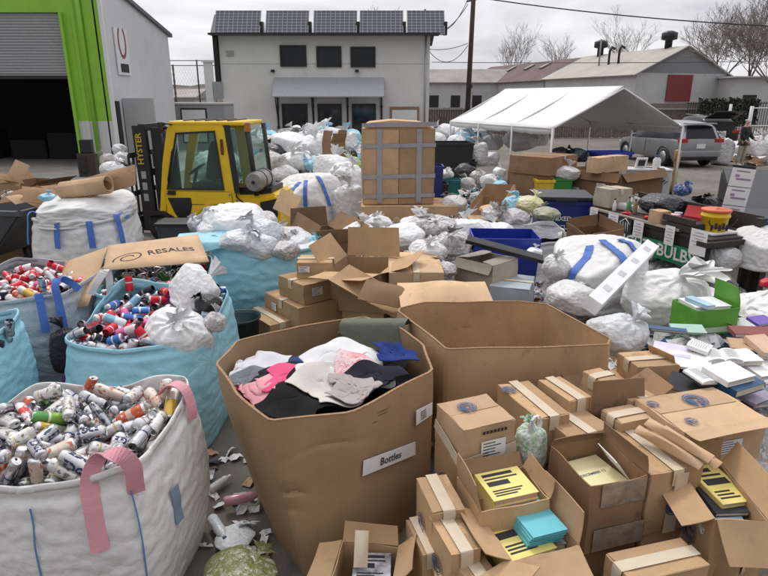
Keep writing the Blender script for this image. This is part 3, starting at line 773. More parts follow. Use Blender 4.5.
# ------------------------------------------------------------------ loose cloth
def cloth(label, c, s, hf, m, seed, comp=.62, n=20, name='garment', cat='clothing', group='clothes in the bulk box', th=.006, iters=110, asp=1, parent=None, off=.01, bound=None):
    r = np.random.RandomState(seed)
    g = np.linspace(-.5, .5, n+1); X, Y = np.meshgrid(g, g, indexing='ij')
    V0 = np.stack([X.ravel()*s*asp, Y.ravel()*s, np.zeros(X.size)], 1)
    f = [(i*(n+1)+j, (i+1)*(n+1)+j, (i+1)*(n+1)+j+1, i*(n+1)+j+1) for i in range(n) for j in range(n)]
    E = edges_of(f); L = np.linalg.norm(V0[E[:, 1]]-V0[E[:, 0]], axis=1)
    id_ = lambda i, j: i*(n+1)+j
    sk = np.array([(id_(i, j), id_(i+2, j)) for i in range(n-1) for j in range(n+1)]+[(id_(i, j), id_(i, j+2)) for i in range(n+1) for j in range(n-1)])
    LB = np.linalg.norm(V0[sk[:, 1]]-V0[sk[:, 0]], axis=1)*.80
    a = r.uniform(0, 6.3); R = np.array([[math.cos(a), -math.sin(a)], [math.sin(a), math.cos(a)]])
    P = V0.copy(); P[:, :2] = P[:, :2]@R.T*comp
    ph = r.uniform(0, 6, 4); k = r.uniform(5, 9, 4)/s
    P[:, 0] += .08*s*np.sin(P[:, 1]*k[0]+ph[0]); P[:, 1] += .08*s*np.sin(P[:, 0]*k[1]+ph[1])
    P[:, 0] += c[0]; P[:, 1] += c[1]
    P[:, 2] = hf(P[:, 0], P[:, 1])+.05+.13*s*np.sin(P[:, 0]*k[2]*1.2+ph[2])*np.sin(P[:, 1]*k[3]*1.2+ph[3])+r.normal(size=len(P))*.003
    def proj(P, it):
        P[:, 2] -= .0022
        if bound is not None: P = bound(P)
        h = hf(P[:, 0], P[:, 1])+off; P[:, 2] = np.maximum(P[:, 2], h)
        return P
    P = relax(P, E, L, iters, proj, .9, sk, LB, .4)
    cz = P.mean(0); V = P-cz
    me = mesh_from(name, V, f, m)
    o = link(name, me); o.location = cz; tag(o, label, cat, group)
    md = o.modifiers.new('thickness', 'SOLIDIFY'); md.thickness = th; md.offset = 1
    md = o.modifiers.new('smooth', 'SUBSURF'); md.levels = 2; md.render_levels = 2
    return o
# ------------------------------------------------------------------ bags
PROTO = {}
def proto(k):
    if k not in PROTO:
        spec = {
            'a': dict(seed=1, knot=(.3, -.2, 1)), 'b': dict(seed=2, knot=(-.5, -.3, .9)), 'c': dict(seed=3, square=3.2, zs=.7, facets=26, knot=(.8, .3, .5)),
            'd': dict(seed=4, grow=1.07, square=2.4, lo=.88, knot=(-.45, .2, .9)), 'e': dict(seed=5, square=5, zs=.85, grow=1.04, facets=16, lo=.93), 'f': dict(seed=6, square=4.5, zs=.8, grow=1.05, facets=24, knot=(.1, -.6, 1)),
            'g': dict(seed=8, knot=(.65, -.35, .6), grow=1.07, square=2.2, zs=.62, lo=.86), 'h': dict(seed=9, square=2.8, zs=1.05, knot=(0, 0, 1), flat=-.85)}[k]
        V_, F_ = bag_proto(**spec), CSF
        if spec.get('knot'): V_, F_ = neck(V_, F_, spec['knot'], spec['seed'])
        PROTO[k] = subdivided(mesh_from('bag', V_, F_, F_WHITE))
    return PROTO[k]
def bag(label, px, py, hw, D, k, m, rz=0, zs=1, ys=1, tilt=(0, 0), name='plastic_bag', cat='bag', group=None, z=None):
    """bag centred on pixel px,py at distance D, hw = half width in pixels"""
    p = PY(px, py, D); s = hw/600*(D*CP+(CAMH-p.z)*SP)
    o = link(name, proto(k)); o.location = p; o.scale = (s, s*ys, s*zs); o.rotation_euler = (tilt[0], tilt[1], rz)
    o.material_slots[0].link = 'OBJECT'; o.material_slots[0].material = m
    return tag(o, label, cat, group)
def mound(name, label, cx, cy, rx, ry, h, m, seed=0, n=70, amp=.05, cat='rubbish', base=0):
    v = []; f = []
    for i in range(n+1):
        for j in range(n+1):
            x, y = (i/n-.5)*2, (j/n-.5)*2; r = (abs(x)**3+abs(y)**3)**(1/3)
            e = max(0, 1-r**3.2)
            p = Vector((cx+x*rx, cy+y*ry, seed)); q = noise.noise(p*1.4)*.5+.8
            vn = noise.voronoi(p*7)[0]; c = (vn[1]-vn[0])
            v.append((cx+x*rx, cy+y*ry, base+e*h*q+(amp*c*2-.02)*min(1, e*3)-.01))
    for i in range(n):
        for j in range(n): f.append((i*(n+1)+j, (i+1)*(n+1)+j, (i+1)*(n+1)+j+1, i*(n+1)+j+1))
    o = mk(name, v, f, m); return tag(o, label, cat, None, 'stuff')
def on(o, dz=0):
    bv = BVHTree.FromPolygons([v.co for v in o.data.vertices], [tuple(p.vertices) for p in o.data.polygons])
    def f(x, y):
        h = bv.ray_cast(Vector((x, y, 5)), Vector((0, 0, -1)))[0]; return (h.z if h else 0)+dz
    return f
def litter(name, label, cx, cy, rx, ry, zf, n, mats, s=(.03, .12), seed=0, thick=.3):
    """many crumpled scraps of paper, film and packaging"""
    r = random.Random(seed); v = []; f = []; mi = []
    for q in range(n):
        x, y = cx+r.uniform(-rx, rx), cy+r.uniform(-ry, ry); z = zf(x, y)
        sz = r.uniform(*s); k = r.randrange(len(mats)); E = Euler((r.uniform(-.6, .6), r.uniform(-.6, .6), r.uniform(0, 6.3))).to_matrix()
        b = len(v); N = 3; asp = r.uniform(.5, 1.2)
        for i in range(N+1):
            for j in range(N+1):
                p = Vector(((i/N-.5)*sz*2, (j/N-.5)*sz*2*asp, r.uniform(-1, 1)*sz*thick)); v.append(Vector((x, y, z+sz*.25))+E @ p)
        for i in range(N):
            for j in range(N): a = b+i*(N+1)+j; f.append((a, a+N+1, a+N+2, a+1)); mi.append(k)
    o = mk(name, v, f, mats, None, False, mi); return tag(o, label, 'litter', None, 'stuff')
# ------------------------------------------------------------------ cans
def can_mat(name, base, bands, metal=.6, rough=.3, blob=None):
    m, t, b = nt(name)
    tc = t.nodes.new('ShaderNodeTexCoord'); se = t.nodes.new('ShaderNodeSeparateXYZ'); t.links.new(tc.outputs['Object'], se.inputs[0])
    mr = t.nodes.new('ShaderNodeMapRange'); mr.inputs[1].default_value = -.1; mr.inputs[2].default_value = .1; t.links.new(se.outputs[2], mr.inputs[0])
    r = t.nodes.new('ShaderNodeValToRGB'); r.color_ramp.interpolation = 'CONSTANT'; e = r.color_ramp.elements
    st = [(0, base)]+bands
    while len(e) < len(st): e.new(.5)
    for i, (p, c) in enumerate(st): e[i].position = p; e[i].color = c4(c)
    t.links.new(mr.outputs[0], r.inputs[0]); col = r.outputs[0]
    if blob:
        co = coord_inst(t); n = noise_n(t, blob[1], 2, .5, co)
        col = mixc(t, ramp(t, n.outputs[0], [(blob[2], (0, 0, 0)), (blob[2]+.02, (1, 1, 1))]), col, blob[0])
    t.links.new(col, b.inputs['Base Color']); b.inputs['Metallic'].default_value = metal; b.inputs['Roughness'].default_value = rough
    n2 = noise_n(t, 22, 3, .5, coord_inst(t)); bump(t, b, n2.outputs[0], .25, .012)
    return m
SIL = (.50, .50, .52)
CANS = {
 'silver tall': (can_mat('can_silver', SIL, [(.3, (.42, .42, .45)), (.36, (.06, .07, .16)), (.42, SIL)], .9, .22), None),
 'silver lettered': (can_mat('can_silver_lettered', (.52, .52, .55), [(.16, (.05, .07, .2)), (.19, (.55, .55, .57))], .85, .22), 'EDGE'),
 'white and gold': (can_mat('can_white_gold', (.66, .65, .62), [(.2, (.55, .40, .14)), (.24, (.68, .67, .65)), (.72, (.55, .40, .14)), (.74, (.6, .6, .58))], .4, .28, ((.22, .2, .16), 30, .58)), None),
 'grey patterned': (can_mat('can_grey', (.40, .41, .43), [(.5, (.5, .5, .52))], .8, .22, ((.08, .09, .13), 34, .55)), None),
 'white and red': (can_mat('can_white_red', (.8, .78, .77), [(.3, (.7, .06, .07)), (.5, (.8, .78, .77))], .1, .35, ((.65, .08, .06), 30, .6)), None),
 'orange': (can_mat('can_orange', (.62, .13, .06), [(.42, (.72, .5, .38)), (.6, (.62, .13, .06))], .4, .35, ((.72, .68, .62), 30, .6)), None),
 'peach': (can_mat('can_peach', (.66, .54, .45), [(.5, (.7, .63, .55))], .4, .35, ((.55, .16, .10), 34, .58)), None),
 'red': (can_mat('can_red', (.62, .02, .04), [(.55, (.72, .70, .7)), (.62, (.62, .02, .04))], .3, .3), None),
 'gold': (can_mat('can_gold', (.62, .40, .08), [(.6, (.7, .68, .6))], .6, .3), None),
 'blue': (can_mat('can_blue', (.05, .16, .48), [(.5, (.62, .62, .66)), (.6, (.05, .16, .48))], .4, .3), None),
 'green': (can_mat('can_green', (.25, .48, .08), [(.5, (.7, .72, .6)), (.56, (.1, .3, .08))], .3, .3), None),
 'pink': (can_mat('can_pink', (.72, .14, .32), [(.5, (.78, .6, .65))], .3, .35), None),
 'black': (can_mat('can_black', (.03, .03, .04), [(.4, (.4, .4, .42)), (.46, (.03, .03, .04))], .3, .3), None),
 'purple': (can_mat('can_purple', (.30, .09, .42), [(.6, (.6, .5, .65))], .3, .35), None),
 'pale blue': (can_mat('can_pale_blue', (.25, .5, .66), [(.5, (.75, .78, .8))], .3, .35), None),
}
M_ALU = mat('can_aluminium', (.66, .66, .67), .28, 1, var=.05)
M_HOLE = plain('can_opening', (.01, .01, .01), .8)
_cm = {}
def can_meshes(kind, dent):
    key = (kind, dent)
    if key in _cm: return _cm[key]
    n = 26; prof = [(.026, -.095), (.030, -.091), (.035, -.082), (.036, -.06), (.036, -.02), (.036, .03), (.036, .066), (.0345, .076), (.029, .088), (.0272, .091)]
    v = []; f = []; mi = []
    rs = np.random.RandomState(dent*7+3)
    for zi, (r, z) in enumerate(prof):
        for k in range(n):
            a = 2*PI*k/n; rr = r
            if 2 < zi < 7 and dent:
                rr *= 1-(.16+.08*dent)*math.exp(-((a-2.0-dent)**2)/.25-((z-.02+dent*.01)/.025)**2)-.16*math.exp(-((a-5.0+dent*.5)**2)/.1-((z+.03)/.02)**2)
            v.append((rr*math.cos(a), rr*math.sin(a), z))
    for i in range(len(prof)-1):
        for k in range(n):
            f.append((i*n+k, i*n+(k+1) % n, (i+1)*n+(k+1) % n, (i+1)*n+k)); mi.append(1 if i in (0, 1) else 0)
    f.append(tuple(reversed(range(n)))); mi.append(1)
    body = bpy.data.meshes.new('can'); body.from_pydata(v, [], f); body.polygons.foreach_set('use_smooth', [True]*len(f)); body.polygons.foreach_set('material_index', mi)
    body.materials.append(CANS[kind][0]); body.materials.append(M_ALU)
    # lid with rim, recess and opening
    lp = [(.0272, .090), (.0280, .0935), (.0262, .0945), (.0245, .0905), (.0, .0900)]
    v = []; f = []; mi = []
    for r, z in lp[:-1]:
        for k in range(20): v.append((r*math.cos(2*PI*k/20), r*math.sin(2*PI*k/20), z))
    v.append((0, 0, .09))
    for i in range(3):
        for k in range(20): f.append((i*20+k, i*20+(k+1) % 20, (i+1)*20+(k+1) % 20, (i+1)*20+k)); mi.append(0)
    for k in range(20): f.append((60+k, 60+(k+1) % 20, 80)); mi.append(0)
    b = len(v)
    for k in range(12): v.append((.011+.0095*math.cos(2*PI*k/12), .0075*math.sin(2*PI*k/12), .0912))
    f.append(tuple(b+k for k in range(12))); mi.append(1)
    b = len(v)
    for x, y in ((-.014, -.006), (.0, -.006), (.0, .006), (-.014, .006)): v.append((x, y, .0922))
    f.append((b, b+1, b+2, b+3)); mi.append(0)
    lid = bpy.data.meshes.new('lid'); lid.from_pydata(v, [], f); lid.polygons.foreach_set('material_index', mi)
    lid.materials.append(M_ALU); lid.materials.append(M_HOLE)
    let = None
    if CANS[kind][1]:
        tv, tf = text_mesh(CANS[kind][1], .060, .045)
        lv = []
        let = []
        for q in (0, 2/3, 4/3):
            lv = []
            for p in tv:
                a = p.y/.0367+q*PI; rr = .0369; lv.append((rr*math.cos(a), rr*math.sin(a), -p.x*.95-.008))
            l_ = bpy.data.meshes.new('lettering'); l_.from_pydata(lv, [], list(tf)); l_.materials.append(plain('can_navy_print', (.02, .03, .09), .4)); let.append(l_)
    _cm[key] = (body, lid, let)
    return _cm[key]
def put_can(M, kind, label, group, detail=True, tall=1, dent=0):
    b, l, t = can_meshes(kind, dent)
    kr = random.Random(int(abs(M[0][3]*9973)+abs(M[1][3]*7919))); o = link('can', b); o.matrix_world = M @ Matrix.Diagonal((1, kr.choice((1, 1, .9, .78, .66)), (1 if tall else .78)*kr.choice((1, 1, .93, .86)), 1)); tag(o, label, 'can', group)
    if detail:
        link('lid', l, None, o)
        for q in (t or ()): link('lettering', q, None, o)
    else: pass
    return o
EXTRA = []
def can_fill(t, w, d, z0, kinds, where, group, detail, cnt=200, scale=1, rot=0, seed=1, mirror=1, lift=0, keep=None, stuff_from=None):
    """lay the settled heap of cans into a bag; z0 = height of the heap's mean top"""
    r = random.Random(seed); T = Matrix.Translation(t.location) @ Matrix.Rotation(t.rotation_euler.z, 4, 'Z')
    rows = sorted(CANPOS, key=lambda a: -a[2]); k = 0; names = list(kinds)
    if keep: rows = [a for a in rows if keep(*((Matrix.Rotation(rot, 4, 'Z') @ Vector((a[0]*mirror*w/.93, a[1]*d/.93, 0)))[:2]))]; keep = None
    for (x, y, z, qw, qx, qy, qz, tall) in rows:
        if k >= cnt: break
        p = Matrix.Rotation(rot, 4, 'Z') @ Vector((x*mirror, y, 0))
        X, Y = p.x*w/.93, p.y*d/.93
        if keep and not keep(X, Y): continue
        q = Quaternion((qw, qx, qy, qz)).normalized()
        if mirror < 0: q = Quaternion((qw, qx, -qy, -qz)).normalized()
        L = Matrix.Translation((X, Y, z0+(z-.43)*scale*.9)) @ Matrix.Rotation(rot, 4, 'Z') @ q.to_matrix().to_4x4() @ Matrix.Rotation(r.uniform(0, 6.3), 4, 'Z') @ Matrix.Scale(scale, 4)
        kd = r.choices(names, [kinds[n] for n in names])[0]
        ax = (q @ Vector((0, 0, 1)))
        pose = 'lid up' if ax.z > .75 else ('lid down' if ax.z < -.75 else ('lid forward' if ax.y < -.55 else ('sideways' if abs(ax.y) < .55 else 'base forward')))
        row = 'front' if Y < -.16 else ('back' if Y > .16 else 'middle'); colm = 'left' if X < -.16 else ('right' if X > .16 else 'centre')
        spot = {'middlecentre': 'centre'}.get(row+colm, (row+' '+colm) if colm != 'centre' else row+' middle')
        if stuff_from is not None and k >= stuff_from: EXTRA.append((T @ L, kd, tall)); k += 1; continue
        put_can(T @ L, kd, '%s can %s, %s of %s' % (kd, pose, spot, where), group, detail, tall, r.randrange(3)); k += 1

def can_stuff(t, w, d, z0, kinds, scale, rot, seed, cnt=158, mirror=1):
    can_fill(t, w, d, z0, kinds, '', '', False, cnt, scale, rot, seed, mirror, stuff_from=0)
def extra_cans():
    mats = []; v = []; f = []; mi = []
    for M, kd, tall in EXTRA:
        b = can_meshes(kd, 0)[0]; S = Matrix.Diagonal((1, 1, 1 if tall else .78, 1)); k0 = len(v)
        for m in (b.materials[0], M_ALU):
            if m not in mats: mats.append(m)
        v += [M @ S @ x.co for x in b.vertices]
        v_l = can_meshes(kd, 0)[1]
        for p in b.polygons: f.append(tuple(k0+i for i in p.vertices)); mi.append(mats.index(b.materials[p.material_index]))
        k1 = len(v); v += [M @ S @ x.co for x in v_l.vertices]
        for p in v_l.polygons: f.append(tuple(k1+i for i in p.vertices)); mi.append(mats.index(M_ALU))
    o = mk('drink_cans', v, f, mats, None, True, mi); tag(o, 'remaining drink cans lower down and farther back in the teal and grey bags', 'cans', None, 'stuff')
# ================================================================== world and light
w = bpy.data.worlds.new('World'); sc.world = w; w.use_nodes = True
t = w.node_tree; t.nodes.clear()
out = t.nodes.new('ShaderNodeOutputWorld'); bg = t.nodes.new('ShaderNodeBackground'); t.links.new(bg.outputs[0], out.inputs[0])
sky = t.nodes.new('ShaderNodeTexSky'); sky.sky_type = 'NISHITA'; sky.sun_disc = False
sky.sun_elevation = math.radians(54); sky.sun_rotation = math.radians(-22); sky.dust_density = 3
tc = t.nodes.new('ShaderNodeTexCoord')
mp = t.nodes.new('ShaderNodeMapping'); mp.inputs['Scale'].default_value = (1, 1, 4.5); t.links.new(tc.outputs['Generated'], mp.inputs[0])
n = noise_n(t, 2.3, 7, .55, mp.outputs[0], dist=.5)
cl = ramp(t, n.outputs[0], [(.32, (6.9, 6.85, 7.4)), (.46, (9.6, 9.5, 9.9)), (.62, (12.2, 12.1, 12.4))])
se = t.nodes.new('ShaderNodeSeparateXYZ'); t.links.new(tc.outputs['Generated'], se.inputs[0])
gr = ramp(t, se.outputs[2], [(.0, (1.02, 1.02, 1.03)), (.30, (1.08, 1.08, 1.08)), (.65, (1.7, 1.7, 1.7)), (1.0, (2.3, 2.3, 2.3))])
cl = mixc(t, 1, cl, gr, 'MULTIPLY')
gy = ramp(t, se.outputs[1], [(.0, (.42, .42, .43)), (.35, (.85, .85, .85)), (1.0, (1.06, 1.06, 1.06))])
mr_ = t.nodes.new('ShaderNodeMapRange'); mr_.inputs[1].default_value = -1; mr_.inputs[2].default_value = 1; t.links.new(se.outputs[1], mr_.inputs[0])
gy.node.inputs[0].default_value = 0; t.links.new(mr_.outputs[0], gy.node.inputs[0])
cl = mixc(t, 1, cl, gy, 'MULTIPLY')
mx = mixc(t, .92, sky.outputs[0], cl)
t.links.new(mx, bg.inputs[0]); bg.inputs[1].default_value = .072
sun = bpy.data.objects.new('sun', bpy.data.lights.new('sun', 'SUN')); COL.objects.link(sun)
sun.data.energy = 1.2; sun.data.angle = math.radians(12); sun.data.color = (1, .97, .93)
sun.rotation_euler = (math.radians(-36), 0, math.radians(22))
sc.view_settings.view_transform = 'Standard'; sc.view_settings.look = 'None'; sc.view_settings.exposure = .12; sc.view_settings.gamma = 1
sc.cycles.max_bounces = 8; sc.cycles.diffuse_bounces = 3; sc.cycles.use_denoising = True
# ================================================================== ground
m, t, b = nt('asphalt')
co = t.nodes.new('ShaderNodeTexCoord').outputs['Object']
n1 = noise_n(t, .35, 6, .6, co); n2 = noise_n(t, 3, 8, .7, co); n3 = noise_n(t, 60, 3, .6, co)
c = ramp(t, n1.outputs[0], [(.35, (.11, .095, .08)), (.65, (.19, .168, .142))])
c = mixc(t, ramp(t, n2.outputs[0], [(.5, (0, 0, 0)), (.62, (.6,)*3)]), c, (.075, .066, .058))
c = mixc(t, .25, c, n3.outputs[1], 'OVERLAY'); t.links.new(c, b.inputs['Base Color'])
b.inputs['Roughness'].default_value = .85; bump(t, b, n3.outputs[0], .4, .01)
M_ASPH = m
struct(mk('ground', [(-400, -20, 0), (400, -20, 0), (400, 900, 0), (-400, 900, 0)], [(0, 1, 2, 3)], M_ASPH))
M_CONC = mat('concrete', (.30, .29, .27), .85, var=.2, vs=1.5, bs=.3, dirt=((.14, .12, .10), 3, .52, .7))
struct(mk('concrete_apron', [(-24, 15.5, .004), (-6.5, 15.5, .004), (-9.5, 40, .004), (-30, 40, .004)], [(0, 1, 2, 3)], M_CONC))
# ================================================================== steel building, left
def corrug(name, P0, P1, z0, z1, m, parent, pitch=.3, dep=.03):
    """ribbed sheet wall from P0 to P1"""
    P0, P1 = Vector(P0), Vector(P1); L = (P1-P0).length; u = (P1-P0)/L; nn = Vector((u.y, -u.x, 0))
    pts = []; k = int(L/pitch)
    for i in range(k):
        a = i*L/k; s = L/k
        pts += [(a, 0), (a+s*.55, 0), (a+s*.65, dep), (a+s*.9, dep), (a+s, 0)]
    q = [P0+u*a+nn*o for a, o in pts]; v = [(p.x, p.y, z0) for p in q]+[(p.x, p.y, z1) for p in q]; n_ = len(q)
    back = [p-nn*.1 for p in (q[0], q[-1])]
    f = [(i, i+1, n_+i+1, n_+i) for i in range(n_-1)]
    return mk(name, v, f, m, parent)
M_LIME = mat('lime_green_paint', (.26, .54, .045), .45, var=.07, vs=2, dirt=((.14, .34, .05), 2.5, .6, .4))
M_STEEL = mat('pale_grey_cladding', (.60, .60, .61), .45, var=.06, vs=1.2, dirt=((.36, .35, .34), 2, .6, .4))
M_SHUT = mat('shutter_steel', (.48, .48, .49), .4, .3, var=.06)
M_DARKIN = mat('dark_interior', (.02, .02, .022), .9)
D0 = 22.8
gx = PY(106, 60, D0).x; xo = PY(70, 60, D0).x+.0
zt = PY(50, 12, D0).z; zg = PY(100, 121, D0).z; zs_ = PY(30, 77, D0).z
bl = thing('steel_warehouse', 'grey steel warehouse with lime green front and half open roller door', 'building', (gx, D0, 0))
def L(x, y, z): return (x-gx, y-D0, z)
xl = -26; xdo = PY(66, 40, D0).x
corrug('green_cladding', L(xdo, D0, 0), L(gx, D0, 0), zg, 9.5, M_LIME, bl, .42)
corrug('lower_cladding', L(xdo, D0, 0), L(gx, D0, 0), 0, zg, M_STEEL, bl, .42)
box('green_lintel', L((xl+xdo)/2, D0+.1, (zt+9.5)/2), (xdo-xl, .2, 9.5-zt), M_LIME, bl)
box('corner_trim', L(gx+.03, D0-.03, 4.75), (.12, .12, 9.5), M_WPAINT, bl)
box('door_jamb', L(xdo-.04, D0-.05, zt/2), (.1, .16, zt), M_LIME, bl)
pipe = rod('downpipe', L(xdo+.62, D0-.1, 0), L(xdo+.62, D0-.1, 9.5), .07, M_LIME, bl)
v = []; f = []; k = 22
for i in range(k+1):
    z = zs_+(zt-zs_)*i/k
    v += [L(xl, D0+.12+.0, z), L(xdo-.05, D0+.12, z), L(xl, D0+.06, z+.5*(zt-zs_)/k), L(xdo-.05, D0+.06, z+.5*(zt-zs_)/k)]
for i in range(k):
    a = 4*i; f += [(a, a+1, a+3, a+2), (a+2, a+3, a+5, a+4)]
mk('roller_door', v, f, M_SHUT, bl)
box('door_bar', L((xl+xdo)/2, D0+.08, zs_), (xdo-xl-.1, .08, .12), M_BLACK, bl)
# hall inside: floor, back, sides, ceiling
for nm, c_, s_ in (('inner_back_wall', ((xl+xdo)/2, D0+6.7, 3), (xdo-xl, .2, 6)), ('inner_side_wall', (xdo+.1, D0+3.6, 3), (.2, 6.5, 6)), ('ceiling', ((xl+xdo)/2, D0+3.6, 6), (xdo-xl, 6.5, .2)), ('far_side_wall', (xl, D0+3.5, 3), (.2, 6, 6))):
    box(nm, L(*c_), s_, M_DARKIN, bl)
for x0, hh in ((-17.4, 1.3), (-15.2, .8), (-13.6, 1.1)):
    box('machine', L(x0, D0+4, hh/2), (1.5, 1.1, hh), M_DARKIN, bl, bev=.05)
# side wall with sloping roof edge
ys = [D0, PY(125, 2, 25.2).y, 29.6]; 
ztop = [PY(110, 0, D0).z+1.2, PY(125, 0, 25.2).z, PY(155, 35, 29.4).z]
poly = [(D0, 0), (29.6, 0), (29.6, ztop[2]), (25.2, ztop[1]), (D0, ztop[0])]
sw = prism('side_wall', [(y-D0, z) for y, z in poly], -.25, 0, 'x', M_STEEL, bl)
prism('roof_edge', [(25.2-D0-3, ztop[1]+.55), (29.9-D0, ztop[2]-.05), (29.9-D0, ztop[2]+.10), (25.2-D0-3, ztop[1]+.70)], -.3, .12, 'x', mat('dark_grey_trim', (.10, .10, .11), .5), bl)
sg = thing('wall_sign', 'tall white sign with a dark round mark on the side of the steel warehouse', 'sign', (gx+.01, 24.2, 0))
zz0, zz1 = PY(112, 75, 24.2).z, PY(112, 28, 24.2).z
box('board', (.03, 0, (zz0+zz1)/2), (.05, 1.15, zz1-zz0), M_WPAINT, sg, bev=.01)
bm = bmesh.new()
for a in range(24):
    t0, t1 = 2*PI*a/24, 2*PI*(a+1)/24
    if 4 <= a <= 7: continue
    q = [(.36*math.cos(x), .6*math.sin(x)) for x in (t0, t1)]+[(.25*math.cos(x), .47*math.sin(x)) for x in (t1, t0)]
    bm.faces.new([bm.verts.new((.062, y_, (zz0+zz1)/2+.35+z_)) for y_, z_ in q])
bmo('mark', bm, plain('sign_dark_red', (.22, .07, .06), .5), sg)
box('small_panel', (.065, 0, zz0+.25), (.012, .7, .3), M_BLACK, sg)
# recessed side annex
box('door_gap_shadow', L(gx+.04, 23.15, 1.2), (.06, .3, 2.4), M_BLACK, bl)  # solid black strip standing in for the shadow between wall and sliding door
ax0 = PY(120, 120, 24.9).x; zan = PY(130, 98, 25.2).z
box('sliding_door', L(gx+.62, 23.7, zan/2), (1.15, .12, zan), mat('grey_door_paint', (.42, .42, .42), .5, var=.04), bl)
box('side_annex', L(gx+.5, 25.0, zan/2-.05), (.8, 2.2, zan-.1), M_STEEL, bl)
# ================================================================== low grey wall with a door, behind forklift
xw0, xw1 = PY(140, 110, 31).x, PY(224, 110, 31).x; zw = PY(190, 104, 31).z
lw = thing('low_wall_building', 'low grey rendered shed wall behind the yellow forklift', 'building', ((xw0+xw1)/2, 31, 0))
M_GREYR = mat('grey_render', (.33, .33, .34), .8, var=.07, vs=1)
box('wall', (0, 1, zw/2), (xw1-xw0, 2, zw), M_GREYR, lw)
box('coping', (0, 1, zw+.03), (xw1-xw0+.1, 2.1, .08), M_STEEL, lw)
gd = box('garage_door', (PY(194, 117, 31).x-(xw0+xw1)/2, -.03, PY(194, 122, 31).z/2+.5), (1.15, .06, PY(194, 112, 31).z-.3), M_WPAINT, lw)
box('frame', (PY(194, 117, 31).x-(xw0+xw1)/2, -.015, PY(194, 122, 31).z/2+.5), (1.3, .03, PY(194, 112, 31).z-.14), M_BLACK, gd)
# ================================================================== white two storey building
YB = 38
wx0, wx1 = PY(219, 50, YB).x, PY(430, 50, YB).x; zr = PY(320, 35, YB).z
wb = thing('white_building', 'white rendered two storey building with a row of solar panels on its roof edge', 'building', ((wx0+wx1)/2, YB, 0))
cx_ = (wx0+wx1)/2
M_REND = mat('white_render', (.74, .735, .71), .85, var=.06, vs=.6, bs=.15, bscale=20, dirt=((.54, .53, .50), .9, .52, .35))
box('wall', (0, 4.5, zr/2), (wx1-wx0, 9, zr), M_REND, wb)
M_DKF = plain('dark_frame', (.022, .02, .02), .4)
mg, tg, bgl = nt('dark_glass'); bgl.inputs['Base Color'].default_value = (.02, .024, .028, 1); bgl.inputs['Roughness'].default_value = .06
M_GLASS = mg
def win(px0, px1, py0, py1, par, Y, fw=.09, bars=0):
    x0, x1 = PY(px0, (py0+py1)/2, Y).x, PY(px1, (py0+py1)/2, Y).x; z1, z0 = PY(px0, py0, Y).z, PY(px0, py1, Y).z
    cx0 = par.location.x
    bm = bmesh.new(); W, H = x1-x0, z1-z0
    for c_, s_ in (((0, 0, H/2-fw/2), (W, .1, fw)), ((0, 0, -H/2+fw/2), (W, .1, fw)), ((-W/2+fw/2, 0, 0), (fw, .1, H-2*fw)), ((W/2-fw/2, 0, 0), (fw, .1, H-2*fw))):
        bx(bm, c_, s_)
    for i in range(bars): bx(bm, (0, 0, -H/2+H*(i+1)/(bars+1)), (W-2*fw, .06, .04))
    o = bmo('window', bm, M_DKF, par); o.location = ((x0+x1)/2-cx0, -.05, (z0+z1)/2)
    box('pane', (0, .025, 0), (W-2*fw, .02, H-2*fw), M_GLASS, o)
for a in ((280, 306.5, 45, 66.5), (316.5, 341.5, 46, 67), (350.5, 375.5, 46.5, 67)): win(*a, wb, YB)
for a in ((282.5, 308, 103.5, 142), (318, 342, 103.5, 142), (352, 376, 103.5, 142)): win(*a, wb, YB, .1, 1)
# awning with brackets
zA, zB = PY(330, 77, YB).z, PY(330, 96, YB-.9).z; ax_, bx_ = PY(274, 77, YB).x-cx_, PY(384, 77, YB).x-cx_
M_GALV = mat('galvanised_sheet', (.40, .41, .43), .45, .3, var=.07)
aw = prism('awning', [(-.95, zB), (0, zA), (0, zA-.06), (-.95, zB-.06)], ax_, bx_, 'x', M_GALV, wb)
for p in (277.5, 313, 347.5, 381.5):
    x = PY(p, 100, YB).x-cx_; zb = PY(p, 128, YB).z
    bm = bmesh.new(); bx(bm, (x, -.06, (zA+zb)/2-.2), (.1, .08, zA-zb-.4)); cyl(bm, (x, -.08, zb+.35), (x, -.85, zB-.08), .035); bx(bm, (x, -.45, zB-.10), (.06, .85, .06)); bx(bm, (x, -.10, zb+.05), (.16, .12, .16)); bx(bm, (x, -.1, (zA+zb)/2-.2), (.16, .1, .12))
    bmo('bracket', bm, M_DKF, wb)
